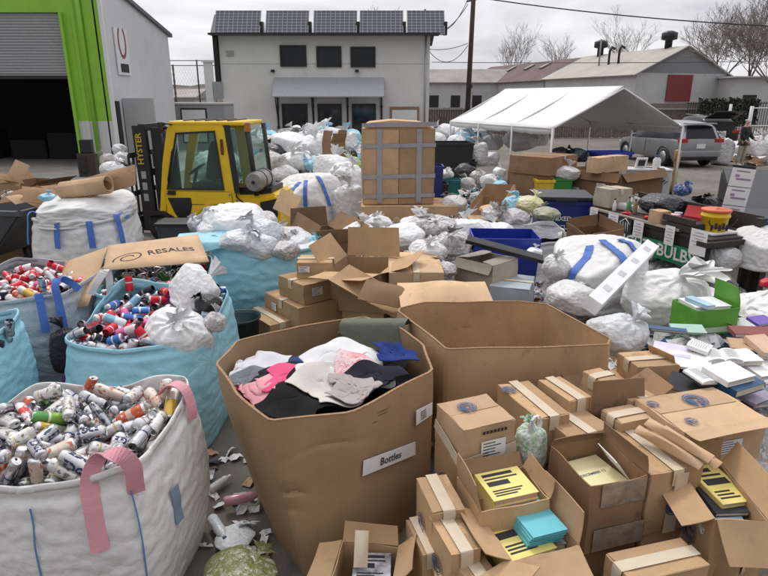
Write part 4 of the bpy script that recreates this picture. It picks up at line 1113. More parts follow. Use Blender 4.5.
# roof edge and panels
box('fascia', (.05, -.25, zr+.02), (wx1-wx0+.9, 1.0, .1), M_DKF, wb)
m, t, b = nt('solar_cells'); co = t.nodes.new('ShaderNodeTexCoord').outputs['Object']
br = t.nodes.new('ShaderNodeTexBrick'); br.offset = 0; br.inputs['Scale'].default_value = 1; br.inputs['Brick Width'].default_value = .27; br.inputs['Row Height'].default_value = .20; br.inputs['Mortar Size'].default_value = .018
br.inputs['Color1'].default_value = (.055, .06, .085, 1); br.inputs['Color2'].default_value = (.07, .075, .10, 1); br.inputs['Mortar'].default_value = (.30, .31, .34, 1)
t.links.new(co, br.inputs[0]); t.links.new(br.outputs[0], b.inputs['Base Color']); b.inputs['Roughness'].default_value = .25
M_SOL = m
zp0 = PY(300, 34, YB-.7).z
for (p0, p1, p2, p3) in ((214.5, 259, 214, 260), (263.5, 306, 265, 308.5), (311, 354, 313, 357), (357, 400, 359.5, 403.5), (402.5, 439, 407, 445)):
    xa, xb = PY(p2, 36, YB-.7).x-cx_, PY(p3, 36, YB-.7).x-cx_
    H_ = 1.55; tl = math.radians(58)
    o = box('solar_panel', (0, 0, 0), (xb-xa-.06, H_, .05), M_SOL, wb); o.location = ((xa+xb)/2, -.7+H_/2*math.cos(tl), zp0+H_/2*math.sin(tl)); o.rotation_euler = (tl, 0, 0)
    bm = bmesh.new(); W = xb-xa-.06
    for c_, s_ in (((0, H_/2, 0), (W+.06, .05, .08)), ((0, -H_/2, 0), (W+.06, .05, .08)), ((-W/2, 0, 0), (.05, H_-.05, .08)), ((W/2, 0, 0), (.05, H_-.05, .08))): bx(bm, c_, s_)
    bmo('frame', bm, plain('panel_frame', (.22, .22, .24), .4, .6), o)
    bx0 = box('support', (xb+.05, -.2, zp0+.35), (.2, .5, .7), M_DKF, wb)
prism('roof_side', [(-.7, zp0), (.6, zp0+1.2), (3.5, zp0+.9), (9, zp0+.3), (9, zr), (0, zr), (-.7, zr)], wx0-cx_-.28, wx0-cx_-.05, 'x', M_DKF, wb)
prism('side_screen', [(-.2, PY(220, 95, YB).z), (.8, PY(220, 92, YB).z), (.8, zr), (-.2, zr)], wx0-cx_-.30, wx0-cx_-.07, 'x', M_DKF, wb)
prism('side_brace', [(-.6, zr), (1.2, zr), (1.2, zr-.5)], wx1-cx_+.05, wx1-cx_+.2, 'x', M_DKF, wb)
rod('vent_pipe', (PY(425, 15, YB+1).x-cx_, 1, zr), (PY(425, 15, YB+1).x-cx_, 1, PY(425, 9, YB+1).z), .06, M_BLACK, wb)
nb = thing('notice_board', 'tan framed notice board with a white poster at the right end of the white building', 'notice board', (PY(404.5, 116, YB).x, YB-.06, PY(404, 124, YB).z))
Wn = PY(419, 116, YB).x-PY(390, 116, YB).x
box('frame', (0, 0, .5), (Wn, .1, 1.05), mat('tan_wood', (.28, .18, .12), .7), nb)
box('poster', (0, -.06, .44), (Wn-.25, .02, .78), M_PAPER, nb)
# meter cabinet by the building
mc = thing('meter_cabinet', 'white post and grey meter cabinet at the left end of the white building', 'cabinet', (PY(210, 90, 36).x, 36, 0))
box('post', (0, 0, PY(210, 62, 36).z/2), (.42, .4, PY(210, 62, 36).z), M_WPAINT, mc); box('cap', (0, 0, PY(210, 62, 36).z+.05), (.6, .55, .1), M_WPAINT, mc)
box('meter_box', (.5, -.1, PY(210, 90, 36).z), (.5, .3, .9), mat('meter_grey', (.33, .34, .35), .5), mc)
# ================================================================== far buildings, left gap
M_TREEF = mat('winter_wood', (.085, .07, .06), .95, var=.4, vs=.35)
def hill(name, x0, x1, Y, z1, seed, m):
    v = []; f = []; n_ = 60
    for i in range(n_+1):
        x = x0+(x1-x0)*i/n_; h = z1*(.75+.35*noise.noise(Vector((x*.02, seed, 0)))+.12*noise.noise(Vector((x*.11, seed, 3)))+.05*noise.noise(Vector((x*.6, seed, 5))))
        for j, (dy, k) in enumerate(((-30, 0), (-15, .55), (0, 1), (30, .8), (60, 0))): v.append((x, Y+dy, h*k-.05))
    for i in range(n_):
        for j in range(4): f.append((i*5+j, (i+1)*5+j, (i+1)*5+j+1, i*5+j+1))
    return struct(mk(name, v, f, m, None, True))
hill('wooded_hill', -160, 40, 240, 11, 1, M_TREEF); hill('wooded_hill', 0, 260, 260, 10, 4, M_TREEF)
def shed(label, x0, x1, Y, h, mw, mr_, dep=8, rise=1.2):
    s = thing('shed', label, 'building', ((x0+x1)/2, Y, 0)); W = x1-x0
    box('wall', (0, dep/2, h/2), (W, dep, h), mw, s)
    prism('roof', [(-.4, h), (dep/2, h+rise), (dep+.4, h), (dep+.4, h-.12), (-.4, h-.12)], -W/2-.3, W/2+.3, 'x', mr_, s)
    for i in range(int(W/3)): box('window', (-W/2+1.5+i*3, -.03, h*.45), (1.3, .05, h*.35), M_DKF, s)
    return s
M_BRN = mat('brown_roof', (.12, .075, .065), .8, var=.25, vs=.6)
M_GRR = mat('weathered_roof', (.30, .28, .26), .8, var=.25, vs=.4, dirt=((.55, .55, .54), .45, .6, 1))
M_BEIR = mat('beige_roof', (.40, .38, .33), .8, var=.12, vs=.5)
M_WWALL = mat('dirty_white_wall', (.52, .52, .52), .85, var=.08, vs=.7, dirt=((.32, .3, .28), .8, .55, .5))
M_BWALL = mat('brown_wall', (.20, .17, .15), .9, var=.2, vs=1)
shed('long brown shed far off behind the low grey wall', -40, -22, 75, 3.2, M_BWALL, M_BRN, rise=.6)
shed('white roofed shed beyond the fence left of the white building', -31, -20.5, 68, 2.6, M_WWALL, M_GRR, rise=.9)
# chain link fence with posts
cf = thing('chain_link_fence', 'chain link fence with tall posts between the warehouse and the white building', 'fence', (-13.5, 42, 0))
for x in (-4.5, -2.6, -.7, 1.2, 2.8): rod('post', (x, 0, 0), (x, 0, 4.9), .05, M_BLACK, cf)
for z in (4.85, 4.55, .3): rod('rail', (-5, 0, z), (3, 0, z), .025, M_BLACK, cf)
bm = bmesh.new()
for i in range(40):
    x = -5+i*.2
    for d_ in (-1, 1): cyl(bm, (x, 0, .3), (x+d_*2.2, 0, 4.55), .005, n=3, cap=False)
bmo('wire_mesh', bm, M_SHUT, cf)
# ================================================================== centre and right far buildings
shed('long low warehouse with patchy grey roof behind the utility pole', 5.5, 26, 88, 4.6, M_WWALL, M_GRR, rise=1.9)
fe = thing('timber_fence', 'weathered brown timber fence behind the white tent', 'fence', (8, 41, 0))
zf = PY(450, 108, 41).z
bm = bmesh.new()
for i in range(110): bx(bm, (-5+i*.16, rnd.uniform(-.01, .01), zf/2+rnd.uniform(-.03, .03)), (.145, .03, zf))
bmo('board', bm, mat('weathered_boards', (.15, .125, .105), .9, var=.35, vs=5), fe)
box('top_rail', (3.7, -.06, zf-.05), (17.5, .06, .1), mat('pale_rail', (.34, .33, .3), .8), fe)
# gabled warehouses along one ridge line
ap = PY(687, 47, 62); le = PY(625, 73, 62)
dirv = Vector((-3.7, 12, 0)).normalized(); per = Vector((dirv.y, -dirv.x, 0))
def gable(label, base, half, ze, za, length, roofm, wallm, gabm, s0=0):
    s = thing('gabled_warehouse', label, 'building', (base.x+dirv.x*s0, base.y+dirv.y*s0, 0), math.atan2(per.y, per.x))
    box('wall', (0, length/2, ze/2), (half*2, length, ze), wallm, s)
    prism('gable', [(-half, ze), (half, ze), (0, za)], -.02, length, 'y', gabm, s)
    for sg_ in (-1, 1):
        quadsheet('roof', [(sg_*(half+.5), -.35, ze-.28), (0, -.35, za+.06), (0, length+.3, za+.06), (sg_*(half+.5), length+.3, ze-.28)][::1 if sg_ < 0 else -1], roofm, s, .1)
    return s
half = (PY(735, 72, 62).x-le.x)/2
M_GABL = mat('grey_gable_boards', (.24, .25, .26), .8, var=.1)
g1 = gable('white walled warehouse with grey gable, beige roof and red door', Vector((ap.x, 62, 0)), half, le.z, ap.z, 16, M_BEIR, M_WWALL, M_GABL)
rw = box('door', ((PY(678, 90, 62).x-ap.x), -.08, PY(678, 88, 62).z), (2.9, .1, PY(678, 75.5, 62).z-PY(678, 102, 62).z), mat('dark_red_door', (.22, .035, .035), .6), g1)
box('plinth', (0, -.06, 1), (half*2, .08, 2), M_BWALL, g1)
for s_ in (2.5, 13): 
    o = lathe('roof_vent', [(.35, 0), (.35, .9), (.75, 1.0), (.75, 1.6), (.3, 1.8)], M_BLACK, g1, 10); o.location = (0 if s_ < 5 else -.3, s_, ap.z-.1)
for s_ in (6, 7.6):
    tube('flue', [(-3, s_, ap.z-1.3), (-3, s_, ap.z+.1), (-2.8, s_, ap.z+.5), (-2.4, s_, ap.z+.3)], .14, M_BLACK, g1)
rod('mast', (-3.2, 9, ap.z-1.5), (-3.2, 9, ap.z+1.4), .08, M_GRR, g1)
g2 = gable('brown roofed warehouse continuing behind the beige roofed one', Vector((ap.x, 62, 0)), half*.94, le.z-.1, ap.z-.1, 24, M_BRN, M_WWALL, M_GABL, 17)
for i, s_ in enumerate((5, 9, 14)): quadsheet('roof_light', [(-2.4, s_, ap.z-1.0), (-1.0, s_, ap.z-.36), (-1.0, s_+.8, ap.z-.36), (-2.4, s_+.8, ap.z-1.0)], M_GRR, g2, .12)
shed('pale block wall building right of the gabled warehouse', PY(737, 80, 60).x, 60, 60, PY(750, 76, 60).z, M_WWALL, M_WWALL, rise=.1)
# ================================================================== bare trees
M_BARK = mat('bark', (.085, .07, .06), .95, var=.3, vs=8)
M_BARKP = mat('pale_bark', (.27, .24, .22), .95, var=.3, vs=8)
def tree(label, x, y, h, m, seed, spread=.55, lean=0, depth=6, tr=.14, first=.3, name='bare_tree'):
    r = random.Random(seed); root = thing(name, label, 'tree', (x, y, 0))
    segs = []
    def grow(p, d, ln, rad, lv):
        n_ = 3; 
        for i in range(n_):
            d2 = (d+Vector((r.uniform(-1, 1), r.uniform(-1, 1), r.uniform(-.3, .7)))*.13).normalized(); q = p+d2*ln/n_; r2 = rad*.88
            segs.append((p, q, rad, r2, lv)); p, d, rad = q, d2, r2
            if lv > 0 and lv < depth and r.random() < .75:
                a = Vector((r.uniform(-1, 1), r.uniform(-1, 1), r.uniform(-.1, .6))).normalized(); grow(p, (d+a*spread*1.2).normalized(), ln*r.uniform(.45, .7), rad*.55, lv+1)
        if lv < depth:
            for k in range(2 if lv > 0 else 4):
                a = Vector((r.uniform(-1, 1), r.uniform(-1, 1), r.uniform(-.2, .5))).normalized(); grow(p, (d+a*spread).normalized(), ln*r.uniform(.6, .85), rad*.68, lv+1)
    grow(Vector((0, 0, 0)), Vector((lean, 0, 1)).normalized(), h*first, tr, 0)
    b1, b2 = bmesh.new(), bmesh.new()
    for p, q, a, c_, lv in segs: cyl(b1 if lv == 0 else b2, p, q, max(a, .012), max(c_, .010), 6 if lv < 2 else 3, cap=False)
    bmo('trunk', b1, m, root); bmo('crown', b2, m, root); return root
tree('large bare tree at the far right edge above the dark fence', PY(790, 60, 46).x, 46, 10.0, M_BARKP, 3, .75, -.1, 6, .16, .32)
tree('bare tree right of the gabled warehouse, branches overlapping its roof end', PY(722, 60, 66).x, 66, 12.5, M_BARK, 5, .6, 0, 5, .22)
tree('second bare tree behind the right end of the gabled warehouse', PY(752, 60, 72).x, 72, 14.5, M_BARK, 6, .6, 0, 5, .22)
tree('pale bare tree standing behind the long low warehouse', PY(511, 60, 105).x, 105, 15, M_BARKP, 8, .5, 0, 5, .25)
tree('small bare tree showing over the brown warehouse roof', PY(556, 60, 120).x, 120, 14, M_BARKP, 9, .5, 0, 5, .25)
tree('bare tree showing between the two roof vents', PY(625, 60, 110).x, 110, 16.5, M_BARKP, 10, .5, 0, 5, .25)
tree('bare tree tops behind the right end of the solar panels', PY(393, 30, 70).x, 70, 12.7, M_BARK, 11, .6, 0, 5, .2)
tree('leafless bush in front of the white wall left of the red door', PY(645, 90, 50).x, 50, 5.0, M_BARK, 12, .9, 0, 5, .08, .12, 'bare_bush')
tree('dark leafless shrub between the white building and the utility pole', PY(446, 100, 46).x, 46, 4.6, M_BARK, 13, 1.1, 0, 6, .1, .1, 'bare_bush')
tree('leafless shrub behind the utility pole', PY(492, 100, 48).x, 48, 3.4, M_BARK, 14, 1.1, 0, 6, .08, .1, 'bare_bush')
tree('dark tree standing left of the white meter cabinet', PY(162, 80, 60).x, 60, 5.2, M_BARK, 15, .9, 0, 6, .12, .15)
# ================================================================== utility poles and wires
up = thing('utility_pole', 'tall dark wooden utility pole behind the white tent', 'utility pole', (PY(468, 90, 40).x, 40, 0))
rod('pole', (0, 0, 0), (.15, 0, 11), .17, mat('pole_wood', (.075, .055, .045), .9, var=.2), up, 12, .13)
box('insulator', (.1, -.1, 3.2), (.3, .3, .2), M_BLACK, up); rod('bolt_arm', (-.3, 0, 8.1), (.4, 0, 8.25), .05, M_BLACK, up)
up2 = thing('utility_pole', 'slim far pole in front of the wooded hill at left', 'utility pole', (PY(175, 90, 62).x, 62, 0)); rod('pole', (0, 0, 0), (0, 0, 5.6), .1, M_BARK, up2)
def wire(label, a, b, sag, r=.03):
    a, b = Vector(a), Vector(b); pts = [a.lerp(b, i/24)-Vector((0, 0, sag*4*(i/24)*(1-i/24))) for i in range(25)]
    o = tube('power_line', pts, r, M_BLACK, None, 5); return tag(o, label, 'power line')
X4 = up.location.x
wire('thick power line crossing the sky to the right edge', PY(470, -4, 40), PY(800, 27, 36), .25, .035)
wire('slack cable running down left from the top of the utility pole', PY(468, 4, 40), PY(431, 33, 39.5), .45, .022)
wire('second slack cable left of the utility pole', PY(468, -1, 40), PY(440, 30, 39.5), .5, .022)
wire('thin line from the pole to the white building', PY(468, 43, 40), PY(429, 49, 38.4), .15, .02)
wire('drooping service cable below the thin line', PY(468, 45, 40), PY(430, 52, 38.4), .75, .02)
wire('low line running left to right across the far roofs', PY(432, 62, 60), PY(768, 61, 60), .1, .03)
# ================================================================== white canopy tent
tentp = {'fl': PZ(553, 127.5, 1.83), 'fr': PZ(683, 126, 1.83), 'bl': PZ(450.5, 120.5, 1.83)}
fl, fr, blc = (Vector((tentp[k].x, tentp[k].y, 0)) for k in ('fl', 'fr', 'bl'))
fl_z = 1.83; fr = fl+(fr-fl); brc = fr+(blc-fl)
ax = (fl+fr)/2; apz = PY(625, 82, ax.y).z; apz = 2.78; bpx = (blc+brc)/2
tn = thing('canopy_tent', 'white canopy tent on thin poles over boxes and bags', 'tent', (fl.x, fl.y, 0))
M_TENT = film('tent_fabric', (.72, .72, .71), .6, bs=.15, sc_=3, dirty=.05, trans=.0)
mt, tt, bt = M_TENT, M_TENT.node_tree, None
def tentsheet(name, a, b, c_, d_, sag):
    """a-b eave, d-c ridge; with sag between poles and a short valance"""
    NX, NY = 24, 10; v = []; f = []
    for j in range(NY+1):
        for i in range(NX+1):
            u, q = i/NX, j/NY; p = a*(1-u)*(1-q)+b*u*(1-q)+c_*u*q+d_*(1-u)*q
            s = sag*math.sin(PI*q)*(1-.4*abs(math.sin(3*PI*u)))*1.0 + .03*(1-q)*abs(math.sin(3*PI*u))
            v.append(p-fl-Vector((0, 0, s)))
    for j in range(NY):
        for i in range(NX): k_ = j*(NX+1)+i; f.append((k_, k_+1, k_+NX+2, k_+NX+1))
    b0 = len(v)
    for i in range(NX+1):
        p = Vector(v[i]); v.append(p+Vector((0, 0, -.14-.03*abs(math.sin(i*1.9)))))
    for i in range(NX): f.append((b0+i, b0+i+1, i+1, i))
    o = mk(name, v, f, M_TENT, tn, True); md = o.modifiers.new('t', 'SOLIDIFY'); md.thickness = .004; return o
Z = lambda p, z: Vector((p.x, p.y, z))
tentsheet('roof_sheet', Z(fl, fl_z), Z(blc, fl_z), Z(bpx, apz), Z(ax, apz), .07)
tentsheet('roof_sheet', Z(brc, fl_z), Z(fr, fl_z), Z(ax, apz), Z(bpx, apz), .07)
TP = M_WPAINT
for k in range(4):
    for s0, s1 in ((fl, blc), (fr, brc)):
        p = s0.lerp(s1, k/3)-fl; rod('pole', (p.x, p.y, 0), (p.x, p.y, fl_z-.02), .026, TP, tn)
    a_, b_, r_ = fl.lerp(blc, k/3)-fl, fr.lerp(brc, k/3)-fl, ax.lerp(bpx, k/3)-fl
    for q_ in (a_, b_): rod('rafter', (q_.x, q_.y, fl_z-.03), (r_.x, r_.y, apz-.05), .022, TP, tn)
rod('ridge_pole', tuple(Z(ax-fl, apz-.05)), tuple(Z(bpx-fl, apz-.05)), .022, TP, tn)
for s0, s1 in ((fl, blc), (fr, brc)): rod('eave_pole', tuple(Z(s0-fl, fl_z-.03)), tuple(Z(s1-fl, fl_z-.03)), .022, TP, tn)
# ================================================================== cars
M_CSIL = mat('silver_car_paint', (.30, .305, .315), .3, .55, var=.03)
M_CBLK = mat('black_car_paint', (.02, .02, .022), .25, .2, var=.05)
M_CGLS = mat('car_glass', (.012, .014, .017), .25, spec=.25)
M_RED = plain('red_lamp', (.45, .02, .02), .2)
M_RIM = plain('alloy_rim', (.35, .35, .36), .3, .8)
def car(label, loc, rz, paint, hatch=False, name='parked_suv', rack=False):
    """nose towards +Y, 4.6 m long, tail at y=-2.3"""
    c = thing(name, label, 'car', loc, rz)
    # station: y, half width, belt z, roof z, roof half width, bottom z
    S = [(-2.30, .80, .98, 0, 0, .45), (-2.24, .88, 1.02, 1.10, .70, .36), (-2.02, .91, 1.04, 1.50, .64, .32), (-1.75, .92, 1.04, 1.62, .62, .30), (-.9, .93, 1.01, 1.67, .61, .28), (0, .93, .98, 1.66, .61, .28), (.55, .93, .97, 1.58, .60, .28), (1.15, .92, .97, 1.05, .72, .28), (1.3, .91, .96, 0, 0, .30), (1.9, .89, .88, 0, 0, .30), (2.2, .82, .74, 0, 0, .34), (2.3, .68, .62, 0, 0, .42)]
    bm = bmesh.new(); rings = []
    for y, hw, zb, zr_, rw_, z0 in S:
        cab = zr_ > 0
        zrr = zr_ if cab else zb+.02; rww = rw_ if cab else hw*.75
        pts = [(hw*.90, z0), (hw*.99, z0+.14), (hw, (z0+zb)/2+.05), (hw*.985, zb-.10), (hw*.955, zb), (rww+.04, zrr-.07 if cab else zb+.01), (rww-.02, zrr-.02 if cab else zb+.015), (rww*.6, zrr+.01), (0, zrr+.02)]
        ring = [bm.verts.new((x, y, z)) for x, z in pts]+[bm.verts.new((-x, y, z)) for x, z in pts[-2::-1]]
        rings.append(ring)
    n_ = len(rings[0])
    for a in range(len(S)-1):
        for k in range(n_-1):
            f = bm.faces.new((rings[a][k], rings[a][k+1], rings[a+1][k+1], rings[a+1][k])); f.smooth = True
            side = k in (4, n_-6); cabin = S[a][3] > 0 and S[a+1][3] > 0
            if side and cabin and 1 <= a <= 6: f.material_index = 1
            if 2 <= k <= n_-4 and not side and a == 6 and k >= 5 and k <= n_-7: f.material_index = 1      # windscreen
    bm.faces.new(list(reversed(rings[0]))); bm.faces.new(rings[-1])
    body = bmo('body', bm, [paint, M_CGLS], c); body.data.set_sharp_from_angle(angle=math.radians(42))
    # rear window / tail
    if not hatch:
        quadsheet('rear_window', [(-.60, -2.285, 1.08), (.60, -2.285, 1.08), (.50, -2.05, 1.50), (-.50, -2.05, 1.50)], M_CGLS, c, .012)
        box('spoiler', (0, -2.08, 1.60), (1.15, .32, .04), paint, c, bev=.01)
    else:
        box('cargo_opening', (0, -2.21, 1.0), (1.3, .2, .9), M_BLACK, c)
        tg_ = quadsheet('tailgate', [(-.68, -2.05, 1.62), (.68, -2.05, 1.62), (.62, -3.05, 1.95), (-.62, -3.05, 1.95)], M_CBLK, c, .06)
        quadsheet('tailgate_glass', [(-.5, -2.2, 1.66), (.5, -2.2, 1.66), (.5, -2.7, 1.82), (-.5, -2.7, 1.82)], M_CGLS, tg_, .07)
    for s in (-1, 1):
        o = box('tail_lamp', (s*.72, -2.27, 1.0), (.36, .10, .14), M_RED, c, bev=.02)
        prism('head_lamp', [(s*.45, .62), (s*.80, .66), (s*.80, .78), (s*.5, .72)], 2.12, 2.24, 'y', M_WPAINT, c)
        box('mirror', (s*1.02, .75, 1.05), (.2, .12, .14), paint, c, bev=.03)
        box('door_line', (s*.932, -.1, .72), (.012, .012, .5), M_BLACK, c); box('door_handle', (s*.935, -.35, .9), (.02, .16, .03), paint, c)
        if rack: rod('roof_rail', (s*.58, -1.6, 1.72), (s*.58, .4, 1.72), .02, M_RIM, c)
    box('number_plate', (0, -2.315, .80), (.34, .02, .17), M_WPAINT, c)
    box('bumper', (0, -2.27, .52), (1.62, .20, .24), paint, c, bev=.05)
    box('lower_bumper', (0, -2.22, .36), (1.5, .2, .16), M_BLACK, c, bev=.03)
    bm = bmesh.new()
    for s in (-1, 1):
        for y in (-1.42, 1.42):
            t_ = lathe('wheel', [(.0, -.11), (.27, -.11), (.335, -.09), (.345, 0), (.335, .09), (.27, .11), (0, .11)], M_RUB, c, 24); t_.location = (s*.82, y, .345); t_.rotation_euler = (0, PI/2, 0)
            lathe('rim', [(.0, -.125), (.05, -.125), (.23, -.118), (.235, .118), (.05, .125), (0, .125)], M_RIM, t_, 16)
            v = []; N = 16
            for k in range(N+1):
                a = PI*k/N; v += [(s*.945, y+.43*math.cos(a), .34+.43*math.sin(a)), (s*.945, y+.37*math.cos(a), .34+.37*math.sin(a)), (s*.80, y+.37*math.cos(a), .34+.37*math.sin(a)), (s*.9, y+.43*math.cos(a), .34+.43*math.sin(a))]
            f = []
            for k in range(N):
                a = 4*k
                for q in range(4): f.append((a+q, a+(q+1) % 4, a+4+(q+1) % 4, a+4+q))
            mk('wheel_arch', v, f, M_BLACK, c, True)
    return c
pc = PZ(690, 167, 0)
pc = PZ(697, 168, 0); car('silver suv seen from behind, parked beyond the tent', (pc.x-.25, pc.y+2.3, 0), math.radians(7), M_CSIL)
pc = PY(704, 120, 30)
car('black suv with raised tailgate behind the silver one', (pc.x+.6, 31.5, 0), math.radians(-4), M_CBLK, True, rack=True)
# dumpster
p = PZ(612, 146, 0); ds = thing('rubbish_skip', 'pale green ribbed skip with green lid behind the tent', 'skip', (p.x, 27, 0), math.radians(6))
box('tub', (0, 0, .62), (1.9, 1.1, 1.15), M_WPAINT, ds); box('lid', (0, 0, 1.24), (2.0, 1.2, .1), mat('skip_green', (.03, .22, .12), .5), ds)
bm = bmesh.new()
for i in range(7): bx(bm, (-.9+i*.3, -.58, .62), (.07, .07, 1.1))
bmo('rib', bm, mat('skip_green2', (.06, .16, .12), .5), ds)
# dark fence and gate at right
df = thing('dark_fence', 'black railings with dark creeper behind the parked cars', 'fence', (PY(730, 100, 40).x, 40, 0))
bm = bmesh.new()
for i in range(40): bx(bm, (-2.6+i*.16, 0, 1.15), (.03, .03, 2.3))
bx(bm, (.5, 0, 2.2), (6.4, .05, .05)); bx(bm, (.5, 0, .3), (6.4, .05, .05)); bmo('railing', bm, M_BLACK, df)
bm = bmesh.new(); rr = random.Random(3)
for i in range(2600):
    c_ = Vector((rr.uniform(-1.9, 1.9), rr.uniform(-.15, .2), rr.uniform(.8, 2.3+.25*rr.random()))); e = Euler((rr.uniform(0, 6), rr.uniform(0, 6), 0)).to_matrix()
    bm.faces.new([bm.verts.new(c_+e @ Vector(q)*.07) for q in ((-1, -.6, 0), (1, -.6, 0), (1, .6, .2), (-1, .6, 0))])
bmo('creeper', bm, mat('dark_leaves', (.035, .045, .028), .8, var=.4), df)
gp = thing('gate', 'white steel gate post and wire gate at the right edge', 'gate', (PY(752, 110, 33).x, 33, 0))
rod('post', (0, 0, 0), (0, 0, 2.1), .09, M_WPAINT, gp); rod('post', (-.8, .6, 0), (-.8, .6, 2.2), .07, M_WPAINT, gp)
for z in (.2, 1.1, 2.0): rod('rail', (0, 0, z), (2.6, -.3, z), .03, M_WPAINT, gp)
# ================================================================== person by the cars
def skin(name, V, E, R, m, parent=None, sub=1):
    me = bpy.data.meshes.new(name); me.from_pydata([Vector(v) for v in V], E, []); o = link(name, me, m, parent)
    md = o.modifiers.new('skin', 'SKIN'); md.use_smooth_shade = True
    for i, r in enumerate(R): me.skin_vertices[0].data[i].radius = (r, r) if not hasattr(r, '__len__') else r
    me.skin_vertices[0].data[0].use_root = True
    s = o.modifiers.new('s', 'SUBSURF'); s.levels = sub; s.render_levels = sub; return o
pp = PZ(740, 165.5, 0)
M_SKIN = mat('skin', (.50, .30, .22), .6)
ps = thing('person', 'white haired person in black coat and light trousers standing by the parked cars', 'person', (pp.x, pp.y, 0), math.radians(35))
V = [(0, 0, .95), (0, 0, 1.15), (0, .02, 1.38), (0, .0, 1.50), (0, -.02, 1.60), (0, -.03, 1.70), (.19, 0, 1.40), (.26, -.08, 1.14), (.24, -.28, .98), (.24, -.36, .95), (-.19, 0, 1.40), (-.27, -.02, 1.13), (-.24, -.20, .93), (-.23, -.28, .90),
     (.10, 0, .90), (.12, -.03, .50), (.13, .03, .09), (.14, -.13, .04), (-.10, 0, .90), (-.12, .02, .50), (-.14, .08, .09), (-.15, -.08, .04)]
E_ = [(0, 1), (1, 2), (2, 3), (3, 4), (4, 5), (2, 6), (6, 7), (7, 8), (8, 9), (2, 10), (10, 11), (11, 12), (12, 13), (0, 14), (14, 15), (15, 16), (16, 17), (0, 18), (18, 19), (19, 20), (20, 21)]
R_ = [(.16, .12), (.16, .12), (.17, .12), .055, .085, .075, .07, .05, .04, .03, .07, .05, .04, .03, .095, .065, .045, .035, .095, .065, .045, .035]
skin('body', V, E_, R_, M_SKIN, ps)
skin('coat', [V[0], V[1], V[2], (0, 0, 1.46), V[6], V[7], (.24, -.25, .995), V[10], V[11], (-.245, -.17, .96), (0, 0, .82)], [(0, 1), (1, 2), (2, 3), (2, 4), (4, 5), (5, 6), (2, 7), (7, 8), (8, 9), (0, 10)], [(.20, .16), (.20, .16), (.21, .16), .08, .095, .075, .06, .095, .075, .06, (.20, .15)], mat('black_coat', (.015, .015, .018), .8), ps)
skin('trousers', [(0, 0, .92), V[14], V[15], (.13, .03, .12), V[18], V[19], (-.14, .08, .12)], [(0, 1), (1, 2), (2, 3), (0, 4), (4, 5), (5, 6)], [(.15, .12), .115, .085, .07, .115, .085, .07], mat('light_trousers', (.40, .36, .30), .85), ps)
skin('hair', [(0, .02, 1.66), (0, .02, 1.74)], [(0, 1)], [.095, .075], mat('white_hair', (.62, .60, .57), .9), ps)
for s, (x, y, z) in ((1, V[9]), (-1, V[13])):
    for k in range(5):
        a = (k-2)*.016; L_ = (.05, .075, .08, .075, .06)[k]
        if k == 0: skin('hand_finger', [(x, y, z), (x-s*.03, y-.02, z-.01), (x-s*.04, y-.05, z-.02)], [(0, 1), (1, 2)], [.011, .010, .008], M_SKIN, ps).name = 'thumb'
        else: skin('finger', [(x+a, y, z), (x+a, y-L_*.6, z-.015), (x+a, y-L_*.8, z-.045)], [(0, 1), (1, 2)], [.010, .009, .007], M_SKIN, ps)
for s, (x, y, z) in ((1, (.14, -.05, .05)), (-1, (-.15, 0, .05))):
    skin('shoe', [(x, y+.07, .045), (x, y-.12, .035)], [(0, 1)], [.055, .04], M_PAPER, ps)
for s in (-1, 1): box('eye', (s*.03, -.115, 1.68), (.018, .008, .01), M_BLACK, ps)
box('nose', (0, -.125, 1.645), (.022, .03, .035), M_SKIN, ps, bev=.006); box('mouth', (0, -.108, 1.61), (.045, .008, .008), M_RED, ps)

# small wall fittings
rod('downpipe', (wx1-cx_-.25, -.07, 0), (wx1-cx_-.25, -.07, zr), .05, M_GALV, wb)
for x in (-3.1, 1.9): box('wall_lamp', (x, -.12, zA+.35), (.22, .2, .14), M_DKF, wb, bev=.02)
box('wall_vent', (-5.6, -.03, zr-1.0), (.45, .05, .3), M_GALV, wb); box('wall_joint', (0, -.008, zA+.75), (wx1-wx0-.05, .012, .02), mat('joint_grey', (.42, .42, .41), .8), wb)
# ================================================================== forklift
fp = PZ(213, 239, 0); fp = Vector(((213-384)/600*(11*CP+CAMH*SP), 11, 0))
fk = thing('forklift', 'yellow forklift truck with glazed cab, black mast and grey gas bottle', 'forklift', fp+Vector((.17, 0, 0)), math.radians(-6)); fk.scale = (.97, .92, 1)
M_FYEL = mat('forklift_yellow', (.80, .52, .018), .34, var=.06, vs=3, dirt=((.30, .2, .03), 5, .62, .5))
M_TINT, tt, tb = nt('green_tinted_glass'); tb.inputs['Base Color'].default_value = (.55, .72, .66, 1); tb.inputs['Roughness'].default_value = .04; tb.inputs['Transmission Weight'].default_value = .93; tb.inputs['IOR'].default_value = 1.05; tb.inputs['Specular IOR Level'].default_value = .8
def X_(p): return (p-213)/54.8
def Z_(p): return (239-p)/55.6
def pr(name, pts, y0, y1, m, bev=.012, par=None): return prism(name, [(X_(a), Z_(b)) for a, b in pts], y0, y1, 'y', m, par or fk, bev)
